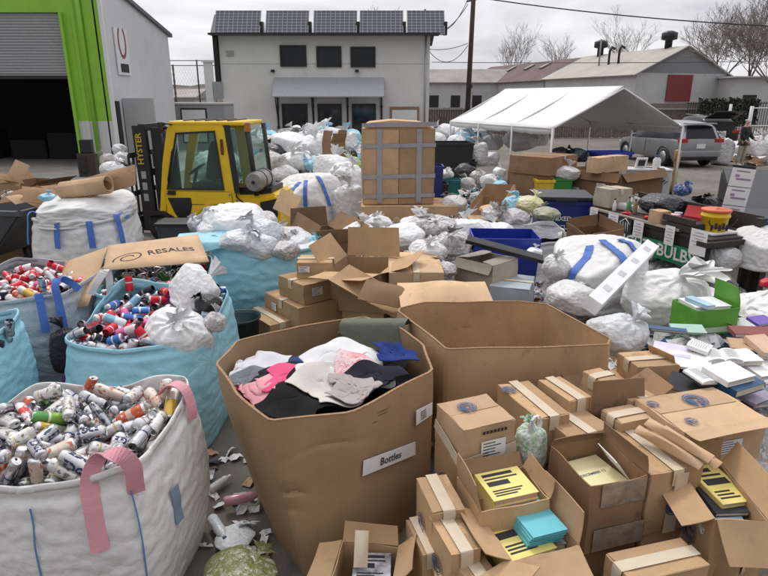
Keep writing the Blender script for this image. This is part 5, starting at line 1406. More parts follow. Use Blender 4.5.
# door side frames (near and far side)
for y0, y1 in ((-.56, -.49), (.49, .56)):
    o = pr('cab_side', [(162, 207), (168, 207), (172, 184), (187, 131), (226, 129), (231, 185), (172, 185), (168, 214), (241, 214), (243, 186), (236, 128), (232, 122), (183, 122), (178, 128), (170, 160)], y0, y1, M_FYEL, 0)
    bm = bmesh.new()
pr('door_panel', [(169, 186), (238, 186), (240, 213), (170, 213)], -.575, -.47, M_FYEL, .015)
pr('door_swoosh', [(196, 212), (201, 203), (214, 197), (236, 195), (236, 197), (215, 199.5), (204, 205), (199, 212)], -.590, -.565, M_FYEL, .003)
pr('lower_window', [(172, 193), (196, 192.5), (196.5, 200), (193, 213), (182, 214), (178, 208)], -.582, -.57, M_GLASS, 0)
pr('door_latch', [(173, 186), (181, 186), (181, 190), (173, 190)], -.60, -.57, M_BLACK, .004)
pr('window', [(173, 184), (188, 132), (225, 130), (230, 184)], -.53, -.52, M_TINT, 0)
pr('window', [(173, 184), (188, 132), (225, 130), (230, 184)], .52, .53, M_TINT, 0)
# black rubber seal of the window
def seal(pts, y, wd=.03):
    q = [Vector((X_(a), 0, Z_(b))) for a, b in pts]; c = sum(q, Vector())/len(q); bm = bmesh.new(); n = len(q)
    for i in range(n):
        a, b = q[i], q[(i+1) % n]; ia, ib = a+(c-a).normalized()*wd*1.4, b+(c-b).normalized()*wd*1.4
        bm.faces.new([bm.verts.new((p.x, y, p.z)) for p in (a, b, ib, ia)])
    o = bmo('window_seal', bm, M_BLACK, fk); md = o.modifiers.new('s', 'SOLIDIFY'); md.thickness = .02; return o
seal([(172, 185), (187, 131), (226, 129), (231, 185)], -.565)
box('roof', (X_(219)-.02, 0, Z_(122.5)), (1.38, 1.14, .07), M_FYEL, fk, bev=.03)
for i in range(5): box('roof_bar', (X_(195)+i*.2, 0, Z_(121)+.01), (.05, .98, .03), M_BLACK, fk)
for y in (-.5, .5): rod('rear_pillar', (X_(257), y, Z_(124)), (X_(262), y, Z_(190)), .045, M_BLACK, fk)
for y in (-.54, .54): pr('side_post', [(235, 124), (240, 124), (246, 186), (241, 188)], y-.03, y+.03, M_BLACK, 0)
quadsheet('rear_window', [(X_(243), -.54, Z_(178)), (X_(260), -.50, Z_(178)), (X_(256), -.50, Z_(128)), (X_(238), -.54, Z_(128))], M_TINT, fk, .01)
quadsheet('rear_glass', [(X_(261), -.48, Z_(176)), (X_(261), .48, Z_(176)), (X_(257), .48, Z_(128)), (X_(257), -.48, Z_(128))], M_TINT, fk, .01)
box('work_light', (X_(257), -.5, Z_(126)), (.11, .10, .16), mat('amber_lens', (.35, .14, .03), .3, var=.3), fk, bev=.02)
box('pillar_lamp', (X_(232), -.585, Z_(144)), (.05, .02, .26), mat('dark_red_lens', (.12, .03, .02), .3), fk, bev=.008)
# chassis, fender, counterweight
pr('chassis', [(150, 214), (240, 214), (240, 236), (180, 236), (178, 226), (172, 216), (158, 214)], -.45, .45, M_BLACK, .01)
pr('counterweight', [(240, 190), (272, 189), (282, 187), (286, 191), (284, 226), (278, 232), (240, 232)], -.55, .55, M_FYEL, .05)
pr('counterweight_recess', [(266, 196), (284, 192), (283, 210), (266, 211)], -.57, -.545, M_BLACK, .004)
pr('fender', [(148, 213), (152, 208), (166, 206), (176, 211), (182, 220), (178, 221), (172, 214), (164, 210), (154, 211)], -.6, -.3, M_BLACK, .005)
pr('tank_tray', [(243, 183), (276, 183), (276, 190), (243, 190)], -.42, .42, M_BLACK, .01)
M_GAS = mat('gas_bottle_grey', (.30, .29, .27), .4, .5, var=.2, vs=8)
gb = lathe('gas_bottle', [(.06, -.42), (.13, -.41), (.16, -.38), (.172, -.34), (.172, .26), (.15, .34), (.06, .38), (.05, .42)], M_GAS, fk, 24); gb.location = (X_(263), -.25, Z_(176)); gb.rotation_euler = (-PI/2, 0, 0)
lathe('collar', [(.135, -.46), (.15, -.46), (.15, -.38), (.135, -.38)], M_GAS, gb, 24)
rod('valve', (0, 0, -.48), (0, 0, -.40), .03, M_BLACK, gb)
for z in (-.2, .15): lathe('strap', [(.174, z), (.18, z+.004), (.18, z+.036), (.174, z+.04)], M_BLACK, gb, 24)
for x_, y_, r_ in ((X_(163), -.42, .30), (X_(163), .42, .30), (X_(262), -.42, .24), (X_(262), .42, .24)):
    o = lathe('wheel', [(.0, -.12), (r_*.55, -.12), (r_*.9, -.12), (r_, -.08), (r_, .08), (r_*.9, .12), (r_*.55, .12), (0, .12)], M_RUB, fk, 28); o.location = (x_, y_, r_); o.rotation_euler = (PI/2, 0, 0)
    lathe('rim', [(0, -.10), (.05, .10), (.05, .135), (r_*.3, .125), (r_*.5, .13), (r_*.52, .122)], mat('rim_grey', (.14, .13, .11), .6), o, 16)
# mast
for y in (-.40, .40):
    pr('mast_rail', [(139.5, 125), (153, 125), (155, 226), (141, 226)], y-.05, y+.05, M_BLACK, .006)
    pr('inner_rail', [(156, 127), (165, 127), (166, 224), (157, 224)], y*.8-.04, y*.8+.04, M_BLACK, .006)
for z in (Z_(127), Z_(170), Z_(215)): box('cross_member', (X_(149), 0, z), (.12, .86, .12), M_BLACK, fk)
for y in (-.12, .12): rod('lift_cylinder', (X_(160), y, .3), (X_(160), y, 1.95), .045, M_BLACK, fk)
tube('hose', [(X_(160), -.2, 1.9), (X_(168), -.2, 2.02), (X_(176), -.25, 1.98)], .03, M_BLACK, fk)
bm = bmesh.new()
for i in range(7): bx(bm, (X_(134), -.5+i*.167, (Z_(152)+Z_(218))/2), (.03, .035, Z_(152)-Z_(218)))
for z in (Z_(153), Z_(190), Z_(216)): bx(bm, (X_(134)+.035, 0, z), (.04, 1.06, .09))
bmo('load_backrest', bm, M_BLACK, fk)
for y in (-.3, .3):
    prism('fork', [(X_(131), .52), (X_(133.5), .52), (X_(133.5), .12), (X_(133.5)-1.0, .09), (X_(133.5)-1.0, .07), (X_(131), .06)], y-.06, y+.06, 'y', M_BLACK, fk)
text('lettering', 'HYSTER', .155, frame3((X_(145.5), -.453, Z_(147)), (0, 0, 1), (-1, 0, 0)), plain('yellow_lettering', (.62, .40, .02), .4), fk, .02, 1.0)
for z in (172, 183, 194): box('sticker', (X_(146.5), -.455, Z_(z)), (.09, .006, .13), M_GALV, fk)
tube('gas_hose', [(X_(252), -.72, Z_(174)), (X_(247), -.74, Z_(182)), (X_(244), -.66, Z_(190)), (X_(248), -.56, Z_(196))], .014, M_BLACK, fk)
tube('grab_handle', [(X_(175), -.60, Z_(178)), (X_(176), -.64, Z_(175)), (X_(183), -.64, Z_(148)), (X_(184), -.60, Z_(145))], .014, M_BLACK, fk)
rod('mirror_arm', (X_(184), -.55, Z_(124)), (X_(178), -.72, Z_(122)), .012, M_BLACK, fk); box('mirror', (X_(177), -.76, Z_(126)), (.05, .12, .18), M_BLACK, fk, bev=.015)
for zz in (216, 222): box('step', (X_(188), -.56, Z_(zz+3)), (.34, .10, .025), M_BLACK, fk)
for x, z in ((243, 194), (243, 208), (262, 218), (278, 218), (172, 189), (236, 189)): rod('bolt', (X_(x), -.60, Z_(z)), (X_(x), -.565, Z_(z)), .016, M_RIM, fk)
box('warning_sticker', (X_(252), -.563, Z_(203)), (.14, .008, .09), M_BLACK, fk); box('panel_seam', (X_(205), -.578, Z_(199)), (1.05, .006, .008), M_BLACK, fk)
# inside the cab
st = box('seat', (X_(205), 0, Z_(190)+.1), (.5, .5, .16), M_RUB, fk, bev=.05)
box('seat_back', (X_(212), 0, Z_(168)+.12), (.16, .48, .62), M_RUB, fk, rot=Euler((0, .2, 0)), bev=.06); box('head_rest', (X_(214), 0, Z_(146)), (.12, .26, .2), M_RUB, fk, bev=.04)
rod('steering_column', (X_(184), 0, .8), (X_(192), 0, 1.25), .03, M_BLACK, fk); lathe('steering_wheel', [(.17, -.01), (.185, 0), (.17, .01), (.155, 0)], M_BLACK, fk, 20).matrix_basis = Matrix.Translation((X_(192), 0, 1.27)) @ Matrix.Rotation(-.6, 4, 'Y')
box('cab_floor', (X_(200), 0, .55), (1.25, .9, .08), M_BLACK, fk)
# ================================================================== rear heap of bags
WB = [F_WHITE, F_WHITE, F_GREYW, F_WOVEN]
def bigbag(label, px, py, hw, D, k, m, rz=0, zs=1, straps=True, sm=None, **kw):
    o = bag(label, px, py, hw, D, k, m, rz, zs, name='bulk_bag', cat='bulk bag', **kw)
    if straps:
        r = random.Random(px*7+py)
        for a in (-2.0, -1.45, -.9):
            a += r.uniform(-.12, .12)-rz; c, s_ = math.cos(a), math.sin(a)
            drape('lifting_strap', o, [(c, s_, z) for z in (.15, .4, .7, 1.1, 1.8)], .075, sm or F_BLUEW, .03, (-s_, c, 0))
    return o
bigbag('large greyish white bulk bag with blue straps just behind the gas bottle', 308, 207, 34, 12, 'e', F_WOVEN, .1, 1.1)
bag('shiny white bag right of the large strapped bulk bag', 350, 208, 20, 11.6, 'h', F_GREYW, .5, 1.2)
bag('white bag at the foot of the taped tall carton', 345, 178, 18, 13, 'f', F_WHITE, 1.2)
rows = [
 (270, 166, 20, 14, 'd', F_BEIGE, 'crinkled greyish bag above the gas bottle'),
 (285, 176, 15, 13.6, 'a', F_GREYW, 'greyish bag with a blue mark beside the gas bottle'),
 (296, 168, 22, 14.5, 'b', F_WHITE, 'rounded white bag on top of the strapped bulk bag'),
 (316, 164, 14, 14.2, 'g', F_BLUE, 'pale blue bag lying among white bags in the middle of the heap'),
 (332, 170, 18, 13.4, 'f', F_WHITE, 'white bag between the blue bag and the tall carton'),
 (335, 188, 20, 12.9, 'b', F_WOVEN, 'white sack with dark blue ties left of the tall carton'),
 (350, 165, 12, 13.8, 'd', F_GREEN, 'lime green bag next to the tall carton'),
 (344, 157, 14, 14.6, 'c', F_BLACK, 'dark navy bag left of the tall carton'),
 (292, 152, 22, 17, 'e', F_WHITE, 'broad white bag in the second row of the heap'),
 (320, 151, 20, 17, 'f', F_WHITE, 'white bag with a blue strap beneath the row of doors'),
 (274, 152, 16, 16.5, 'g', F_BLACK, 'black bag lying behind the cab rear window'),
 (262, 143, 13, 18, 'b', F_GREYW, 'light grey bag just right of the forklift cab'),
 (284, 146, 17, 18.5, 'c', F_BLUE, 'light blue bag in front of the dark mound'),
 (268, 137, 10, 20, 'a', F_BLUE, 'small bluish bag topping the left of the heap'),
 (305, 142, 15, 20, 'd', F_WHITE, 'white bag below the dark mound'),
 (330, 141, 16, 20, 'f', F_WHITE, 'white bag with blue ties right of the dark mound'),
 (346, 146, 14, 18, 'h', F_GREYW, 'greyish white bag close to the upper left of the tall carton'),
 (324, 134, 12, 22, 'b', F_BLUE, 'aqua bag peaking in front of the middle door'),
 (340, 138, 13, 22, 'c', F_PALEB, 'pale aqua bag in front of the right door'),
 (350, 137, 11, 21, 'a', F_BLUE, 'light blue bag touching the tall carton corner'),
 (258, 136, 10, 21, 'd', F_WHITE, 'white bag tip beside the cab roof lamp'),
 (295, 133, 10, 22, 'b', F_WHITE, 'small white bag at the crest of the heap'),
 (436, 141, 12, 19, 'd', F_WHITE, 'white bag between the tall carton and the black container'),
 (444, 132, 11, 23, 'b', F_WHITE, 'white bag on the skyline just right of the tall carton'),
 (458, 134, 12, 24, 'c', F_GREYW, 'pale bag behind the left tent pole'),
]
for px, py, hw, D, k, m, lb in rows:
    bag(lb, px, py, hw, D, k, m, rnd.uniform(0, 6), 1.0, tilt=(rnd.uniform(-.2, .2), rnd.uniform(-.2, .2)), group='bags heaped behind the forklift')
rb = random.Random(12)
kinds_ = [('white', F_WHITE), ('white', F_WOVEN), ('greyish', F_GREYW), ('pale blue', F_BLUE), ('clear', F_CLEAR2)]
for i in range(14):       # lower and hidden layers of the heap, so it has a body
    x = rb.uniform(-4.6, 1.2); y = rb.uniform(13.5, 22); nm, m = rb.choice(kinds_)
    o = link('plastic_bag', proto(rb.choice('abcdf'))); s = rb.uniform(.4, .62); o.location = (x, y, s*.6+rb.uniform(.1, .6)); o.scale = (s, s, s*.9); o.rotation_euler = (0, 0, rb.uniform(0, 6))
    o.material_slots[0].link = 'OBJECT'; o.material_slots[0].material = m
    tag(o, '%s bag low down in the heap behind the forklift' % nm, 'bag', 'bags heaped behind the forklift')
dm = bag('large black tarpaulin bundle on top of the heap under the left door', 291, 137, 24, 21, 'g', F_BLACK, .3, .7, name='tarpaulin', cat='tarpaulin')
bag('smaller black bundle right of the black tarpaulin', 311, 141, 11, 20.5, 'c', F_BLACK, 1, .8)
# crumpled brown carton standing on the heap
carton('torn brown carton standing up on the heap left of the tall carton', None, None, None, 0, .55, CBD, {'F': (.2, 60), 'L': (.25, 100), 'R': (.25, 70)}, rect=(PY(334, 160, 14), .4, .35, .7), support=False, name='torn_carton').location.z = PY(334, 166, 14).z
# left of the mast
for px, py, hw, D, k, m, lb in ((112, 170, 12, 14, 'b', F_WHITE, 'white bag on the ground left of the forklift mast'), (122, 158, 9, 16, 'a', F_GREYW, 'grey bag behind the load backrest'), (124, 190, 12, 12.5, 'f', F_WHITE, 'white bag against the forks'), (108, 160, 9, 17, 'd', F_BEIGE, 'beige bag beside the warehouse corner'), (126, 172, 10, 14.5, 'g', F_WHITE, 'small white bag left of the mast rail'), (118, 148, 6, 20, 'c', F_WHITE, 'white bag with orange top by the warehouse corner')):
    bag(lb, px, py, hw, D, k, m, rnd.uniform(0, 6))
bag('black bag half under a white one left of the mast', 117, 163, 8, 14.5, 'g', F_BLACK, .4, .7)
dk = PZ(90, 176, 0)
o = thing('speaker_stack', 'dark grey cabinet on a dark brown one by the warehouse corner', 'cabinet', (dk.x, dk.y, 0), .2)
box('lower_cabinet', (0, 0, .38), (.55, .5, .76), mat('dark_brown_board', (.045, .03, .025), .7), o, bev=.02); box('upper_cabinet', (.02, 0, .98), (.36, .36, .42), M_BLACK, o, bev=.02); box('front_panel', (-.1, -.27, .4), (.2, .03, .5), M_BLACK, o)
# ================================================================== left clutter
hp = PY(8, 204, 8.4)
h_ = thing('tipping_hopper', 'dark grey steel hopper full of cardboard scraps at the left edge', 'hopper', (hp.x-.35, 8.4, 0), -.12)
M_HOP = mat('hopper_grey', (.075, .082, .09), .6, var=.15, vs=3, dirt=((.16, .13, .10), 4, .6, .6))
zt_ = hp.z
for nm, P in (('front_panel', [(-1.0, -.45, .45), (.35, -.45, .45), (1.0, -.6, zt_), (-1.2, -.6, zt_)]), ('back_panel', [(.35, .45, .45), (-1.0, .45, .45), (-1.2, .6, zt_), (1.0, .6, zt_)]), ('side_panel', [(.35, -.45, .45), (.35, .45, .45), (1.0, .6, zt_), (1.0, -.6, zt_)]), ('side_panel', [(-1.0, .45, .45), (-1.0, -.45, .45), (-1.2, -.6, zt_), (-1.2, .6, zt_)]), ('base', [(-1, .45, .45), (.35, .45, .45), (.35, -.45, .45), (-1, -.45, .45)])):
    quadsheet(nm, P, M_HOP, h_, .03)
bm = bmesh.new()
for y in (-.62, .62): bx(bm, (-.1, y, zt_), (2.3, .07, .06))
bx(bm, (1.02, 0, zt_), (.07, 1.3, .06)); bmo('rim', bm, M_HOP, h_)
for x, y in ((-.9, -.35), (.25, -.35), (.25, .35), (-.9, .35)): rod('leg', (x, y, 0), (x, y, .45), .05, M_BLACK, h_)
def scrap(label, px, py, D, w_, d_, rot, m=CB, bow=.05, z=None, name='cardboard_sheet', cat='cardboard sheet', group=None, nx=8):
    c = PY(px, py, D) if z is None else PZ(px, py, z); q = Euler(rot).to_matrix()
    P = [q @ Vector(v) for v in ((-w_/2, -d_/2, 0), (w_/2, -d_/2, 0), (w_/2, d_/2, 0), (-w_/2, d_/2, 0))]
    o = quadsheet(name, P, m, None, .006, nx, 5, bow, True); o.location = c; sharp(o, 50); return tag(o, label, cat, group)
scrap('dark folded cardboard lying across the grey hopper', 28, 194, 8.4, .7, .35, (.3, -.15, .2), CBD, .08)
scrap('bent brown cardboard at the right end of the hopper', 38, 197, 8.1, .35, .3, (.6, .3, -.4), CBD, -.06)
bag('small dirty white bag in the grey hopper', 12, 197, 11, 8.5, 'b', F_BEIGE, .3, .7)
scrap('pale brown card scrap in the hopper', 20, 199, 8.2, .3, .2, (.5, 0, 1.2), CBL, .03)
carton('large brown carton on the ground in front of the hopper', (-30, 220), (27, 224), (-18, 207), .72, .72, CB, {'F': (.22, -70), 'B': (.2, 40)}, tape='x', support=False)
carton('open brown carton of scraps behind the hopper near the roller door', (-6, 184), (30, 186), (-2, 176), .75, .6, CBD, {'F': (.25, -60), 'L': (.25, 40), 'R': (.25, 20)}, support=False)
scrap('upright pale card sticking out of the carton near the roller door', 17, 173, 12.3, .28, .5, (1.1, .5, .3), CBL, .03)
scrap('brown crumpled sheet in the carton near the roller door', 8, 178, 12.2, .5, .3, (.4, .3, .9), CBD, .06)
litter('ground_litter', 'scraps of cardboard and paper strewn on the ground at left', -4.1, 7.6, .9, 1.3, lambda x, y: .02, 130, [CB, CBD, M_PAPER, CBL, M_INK], (.03, .13), 2)
# white bulk bag with blue straps
wbag, _ = fibc('white bulk bag with blue straps holding rolled cardboard at left', (-3.93, 7.85), 1.08, 1.1, .08, 1.15, (1.08, 1.06, 1.15, 1.17), F_WOVEN, fill=.85, seed=3, strap=[(.085, -1, .075, .02), (.19, -1, .075, .02), (.98, 1, .07, .08), (.27, 1, .07, .05)], bulge=.08, grow=1.07)
bag('crumpled white liner filling the strapped bulk bag at left', 91, 209, 44, 7.9, 'e', F_WOVEN, .3, .42, name='bag_liner', cat='liner')
def roll(label, a, b, r, m, turns=1.6, seed=0):
    a, b = Vector(a), Vector(b); q = (b-a).to_track_quat('Z', 'X'); L_ = (b-a).length; n = 34; v = []; f = []
    for k in range(2):
        for i in range(n+1):
            t_ = i/n; an = t_*2*PI*turns+seed; rr = r*(1-.32*t_); v.append(a+q @ Vector((rr*math.cos(an), rr*math.sin(an)*.8, L_*k)))
    for i in range(n): f.append((i, i+1, n+2+i, n+1+i))
    o = mk('cardboard_roll', v, f, m, None, True); md = o.modifiers.new('t', 'SOLIDIFY'); md.thickness = .008; return tag(o, label, 'cardboard roll')
roll('pale rolled cardboard sticking out of the white strapped bulk bag', PY(62, 190, 7.9), PY(108, 184, 7.6), .13, CBL, 1.4, 1)
scrap('dark brown cardboard sheet leaning over the strapped bulk bag', 112, 181, 7.8, .62, .35, (.75, -.25, .1), CBD, .09)
scrap('brown cardboard flap in the left of the strapped bulk bag', 40, 196, 7.9, .4, .35, (.5, .2, .6), CBD, .07)
bag('blue and white bag corner hanging at the left rim of the strapped bulk bag', 47, 197, 8, 7.5, 'a', F_BLUE, .4, .7)
# long tan sheet with printed name
cs = thing('printed_cardboard_sheet', 'long tan cardboard sheet with dark printed lettering lying over the bags', 'cardboard sheet', PZ(150, 255, .95))
Lc = cs.location
def rel(px, py, z): return PZ(px, py, z)-Lc
sh = quadsheet('sheet', [rel(103, 271, 1.0), rel(209, 262, 1.0), rel(198, 235, 1.12), rel(108, 246, 1.10)], CBL, cs, .008, 14, 6, .05, True)
quadsheet('sheet', [rel(48, 316, .62), rel(88, 306, .80), rel(108, 247, 1.10), rel(66, 262, 1.0)], CBL, cs, .008, 10, 6, .10, True)
a_, b_ = rel(150, 256.0, 1.055), rel(192, 250.5, 1.06); md_ = (a_+b_)/2; upv = rel(168, 240, 1.11)-rel(170, 264, 1.0)
text('lettering', 'RESALES', .115, frame3(md_+Vector((0, 0, .062)), b_-a_, upv), M_INK, cs, .01, 1.05)
Ms = frame3(rel(129, 259, 1.05)+Vector((0, 0, .058)), b_-a_, upv); bm = bmesh.new(); 
for i in range(40):
    t0, t1 = i*.24, (i+1)*.24; r0, r1 = .04+.009*t0, .04+.009*t1
    bm.faces.new([bm.verts.new(Ms @ Vector((rr*math.cos(t)*1.2, rr*math.sin(t)*.75, 0))) for rr, t in ((r0, t0), (r1, t1), (r1-.012, t1), (r0-.012, t0))])
bmo('swirl_mark', bm, M_INK, cs)
bv_ = BVHTree.FromPolygons([v.co for v in sh.data.vertices], [tuple(p.vertices) for p in sh.data.polygons])
for o in cs.children:
    if o.name.startswith(('lettering', 'swirl')):
        for v in o.data.vertices:
            h = bv_.ray_cast(Vector((v.co.x, v.co.y, v.co.z+.3)), Vector((0, 0, -1)))[0]
            if h: v.co.z = h.z+.0025
# dark grey tote in front of forklift wheel
o = thing('plastic_tote', 'dark grey plastic tote in front of the forklift wheel', 'tote', PY(178, 236, 8.4)); o.location.z = .35
box('tub', (0, 0, .22), (.42, .36, .46), mat('dark_grey_plastic', (.05, .055, .06), .4), o, bev=.03, taper=(1.1, 1.1)); box('lid', (0, 0, .47), (.50, .44, .05), M_BLACK, o, bev=.015)
bag('white bag between the dark tote and the teal bag of wrapping', 197, 224, 11, 8.2, 'b', F_CLEAR2, .3)
# ------------------------------------------------------------------ can bags
mixk = {'red': 4, 'blue': 2.5, 'white and red': 2, 'silver tall': 4, 'purple': .5, 'pale blue': 2.5, 'grey patterned': 3, 'pink': 1.5, 'green': .6, 'black': 1, 'silver lettered': 1}
ALLK = {'red': 4, 'blue': 3, 'white and red': 3, 'silver tall': 4, 'purple': 1, 'pale blue': 2, 'grey patterned': 3, 'pink': 1, 'green': 2, 'black': 2}
b4, _ = fibc('teal bulk bag of mixed green and silver cans behind the larger teal bag', (-2.17, 5.5), .98, 1.0, .12, .95, (.86, .86, .98, .95), F_TEAL, fill=.72, seed=5, bulge=.05)
can_stuff(b4, .88, .92, .80, ALLK, .85, 0, 31)
can_fill(b4, .88, .90, .87, {'green': 4, 'silver tall': 3, 'orange': 2, 'gold': 2, 'white and gold': 3, 'black': 3, 'red': 2, 'grey patterned': 3}, 'rear teal bag', 'cans in the rear teal bag', False, 158, .80, 1.57, 3, stuff_from=30)
b5, _ = fibc('large teal bulk bag of red and blue cans in the second row', (-1.76, 4.32), 1.0, 1.1, -.03, .95, (.90, .93, 1.02, 1.06), F_TEAL, fill=.72, seed=6, bulge=.07, strap=[(.78, 1, .06, .14)], strapm=F_WOVEN)
can_stuff(b5, .92, 1.0, .86, ALLK, .9, 1.57, 32)
can_fill(b5, .90, .98, .95, mixk, 'front teal bag', 'cans in the front teal bag', False, 158, .9, 3.1, 4, stuff_from=95)
b6, _ = fibc('grey woven bulk bag of red cans at the left edge', (-3.2, 5.2), 1.1, 1.1, -.12, 1.0, (.98, .96, 1.02, 1.02), F_WOVG, fill=.78, seed=7, strap=[(.27, 1, .06, .12), (.24, -1, .06, .05)], strapm=F_BLUEW)
can_stuff(b6, 1.0, 1.0, .88, {'red': 5, 'white and red': 2, 'silver tall': 3, 'black': 1}, .9, 1.57, 33)
can_fill(b6, .98, .98, .96, {'red': 6, 'white and red': 3, 'pink': 2, 'silver tall': 2, 'orange': 1, 'gold': 1, 'black': 1}, 'grey bag', 'cans in the grey bag', False, 158, .84, 0, 5, keep=lambda x, y: x > -.35, stuff_from=34)
b7, _ = fibc('light blue bulk bag with a few cans at the far left edge', (-3.22, 3.9), 1.0, .95, .02, .95, (.92, .96, .97, .92), F_PALEB, fill=.74, seed=8, bulge=.06, NV=34)
can_fill(b7, .88, .84, .85, {'black': 3, 'green': 2, 'silver tall': 2, 'grey patterned': 3}, 'light blue bag', 'cans in the light blue bag', False, 9, .88, 1, 6, keep=lambda x, y: x > .05)
# foreground bag
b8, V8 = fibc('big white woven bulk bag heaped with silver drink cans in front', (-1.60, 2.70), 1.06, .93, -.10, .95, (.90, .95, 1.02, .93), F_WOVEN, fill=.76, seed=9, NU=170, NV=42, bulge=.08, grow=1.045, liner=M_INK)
can_stuff(b8, .84, .74, .87, {'silver tall': 4, 'grey patterned': 2, 'white and gold': 3, 'peach': 1, 'silver lettered': 2, 'black': .5}, .95, 1.57, 35)
can_fill(b8, .98, .86, .955, {'silver lettered': 6, 'silver tall': 4, 'white and gold': 5, 'grey patterned': 3, 'white and red': 1.2, 'peach': 2.4, 'orange': 1.2, 'gold': 1, 'red': .5, 'green': .5}, 'front white bag', 'cans in the front white bag', True, 158, .93, 0, 7, stuff_from=132, keep=lambda x, y: abs(x)+abs(y) < .72)
extra_cans()
# pink straps and faint blue threads of the front bag
def onbag(V, NU, NV, u, q, off):
    i = int(u*NU) % NU; k = int(q*NV); p = Vector(V[k*NU+i]); c = Vector((0, 0, p.z)); n = (p-c).normalized(); return p+n*off
def strap_on(t, V, NU, NV, u, qs, w_, m, extra=[], off=.022, name='lifting_strap'):
    pts = [onbag(V, NU, NV, u+du, q, off) for du, q in qs]+[Vector(e) for e in extra]
    n = Vector((pts[0].x, pts[0].y, 0)).normalized(); ribbon(name, pts, w_, m, t, (-n.y, n.x, 0), .005)
p0 = onbag(V8, 170, 42, .245, .98, .012)
strap_on(b8, V8, 170, 42, .228, [(0, .66), (0, .80), (0, .88), (0, .97)], .075, F_PINK, [p0+Vector((-.045, .0, .05)), p0+Vector((0, .02, .10)), p0+Vector((.07, .03, .085)), p0+Vector((.10, .05, .02)), p0+Vector((.095, .06, -.07)), p0+Vector((.09, .07, -.13))])
p1 = onbag(V8, 170, 42, .47, .99, .01)
ribbon('lifting_strap', [p1+Vector((-.16, -.02, .0)), p1+Vector((-.08, -.02, .07)), p1+Vector((.0, -.04, .05)), p1+Vector((.035, -.05, -.05)), p1+Vector((.035, -.06, -.12))], .065, F_PINK, b8, (.3, 1, 0), .005)
M_THR = plain('blue_thread', (.12, .22, .48), .8)
for u in (.06, .155): strap_on(b8, V8, 170, 42, u, [(0, q/10) for q in range(1, 10)], .006, M_THR, off=.012, name='woven_line')
strap_on(b8, V8, 170, 42, .268, [(0, q/10) for q in range(1, 10)], .006, M_THR, off=.013, name='woven_line')
strap_on(b8, V8, 170, 42, .345, [(0, .50), (0, .58), (0, .66), (0, .72)], .06, plain('blue_print', (.20, .27, .36), .8), off=.02, name='printed_mark')
# white bag over cans
bag('crumpled white carrier bag lying on the front teal bag of cans', 178, 334, 33, 4.0, 'b', F_WHITE, 1.0, 1.0, tilt=(.2, 0))
cbx = bag('upper white carrier bag with blue printing propped above the crumpled one', 194, 292, 23, 4.55, 'f', F_WHITE, 2.5, 1.25, tilt=(.5, -.3))
bag('small bag of black bottle tops on the right of the front teal bag', 207, 303, 14, 4.35, 'd', F_BLACK, 1, .8)
bag('clear bag with red and white cans on the right rim of the front teal bag', 214, 322, 11, 4.1, 'a', F_CLEAR, 1, 1.3)
wd = PY(168, 284, 4.35); text('printed_words', 'ThankYou', .09, frame3(wd-PY(190, 290, 4.6)+Vector((.03, -.02, .0)), (1, .15, .55), (-.3, .1, 1)), M_BLUEINK, None, .006).location = PY(190, 290, 4.6)
o = bpy.context.scene.collection.objects['printed_words']; bpy.data.objects.remove(o)
# narrow gap stuff between grey bag and teal bag
bag('black bag squeezed between the grey and the teal bulk bags', 66, 352, 16, 4.55, 'h', F_BLACK, .3, 1.6)
bag('purple bag squeezed between the grey and the teal bulk bags', 72, 378, 9, 4.35, 'a', film('purple_plastic', (.10, .03, .20)), 1, 1.8)
bag('clear bag of red cans beside the grey bulk bag', 66, 305, 10, 5.0, 'd', film('red_cans_film', (.45, .08, .07), second=[(.6, .05, .05), (.7, .65, .6), (.3, .2, .12), (.5, .02, .04)], cell=20), 1, 1.4)
# ------------------------------------------------------------------ teal bag of wrapping
b10, _ = fibc('teal bulk bag overflowing with clear wrap behind the carton stack', (-1.36, 6.95), 1.25, 1.3, .1, 1.0, (1.0, .94, .92, 1.0), F_TEAL, fill=.90, liner=F_CLEAR2, seed=11, bulge=.10, grow=1.08)
for px, py, hw, D, k, m, lb in ((236, 224, 33, 7.1, 'c', F_WHITE, 'big dome of clear wrap on the teal bag'), (213, 231, 18, 6.9, 'a', F_CLEAR2, 'crumpled wrap at the left of the teal bag of wrap'), (262, 233, 22, 6.7, 'd', F_CLEAR2, 'clear bag with blue bits in the middle of the teal bag of wrap'), (283, 238, 20, 6.8, 'g', F_CLEAR, 'clear bag of bottles at the right of the teal bag of wrap'), (298, 243, 13, 6.7, 'b', F_CLEAR2, 'shiny bag over the right rim of the teal bag of wrap'), (238, 240, 22, 6.4, 'g', F_CLEAR2, 'flattened wrap along the front rim of the teal bag of wrap'), (262, 222, 16, 7.2, 'b', F_CLEAR, 'white and pink bag on top of the dome of wrap'), (258, 246, 20, 6.45, 'c', F_CLEAR2, 'low clear bag at the front middle of the teal bag of wrap'), (286, 250, 15, 6.4, 'b', F_CLEAR, 'small clear bag of cans at the front right of the teal bag of wrap'), (312, 246, 12, 6.8, 'f', F_TEAL, 'teal corner of a bag right of the wrap')):
    bag(lb, px, py, hw, D, k, m, rnd.uniform(0, 6), .9, group='bags of wrap on the teal bulk bag')
cloth('folded light blue sheet hanging over the left rim of the teal bag of wrap', (PZ(212, 240, 1.0).x, PZ(212, 240, 1.0).y), .75, lambda x, y: np.where(y > 6.3, 1.02, 1.02-(6.3-y)*1.6), F_TEAL, 3, .7, name='plastic_sheet', cat='sheet', group=None, iters=70)
rbn = PZ(239, 318, .5)
rb_ = thing('round_tub', 'dark green round tub between the teal bag and the clothes box', 'tub', (rbn.x, rbn.y+.05, 0))
M_TUB = mat('dark_green_plastic', (.012, .035, .035), .35)
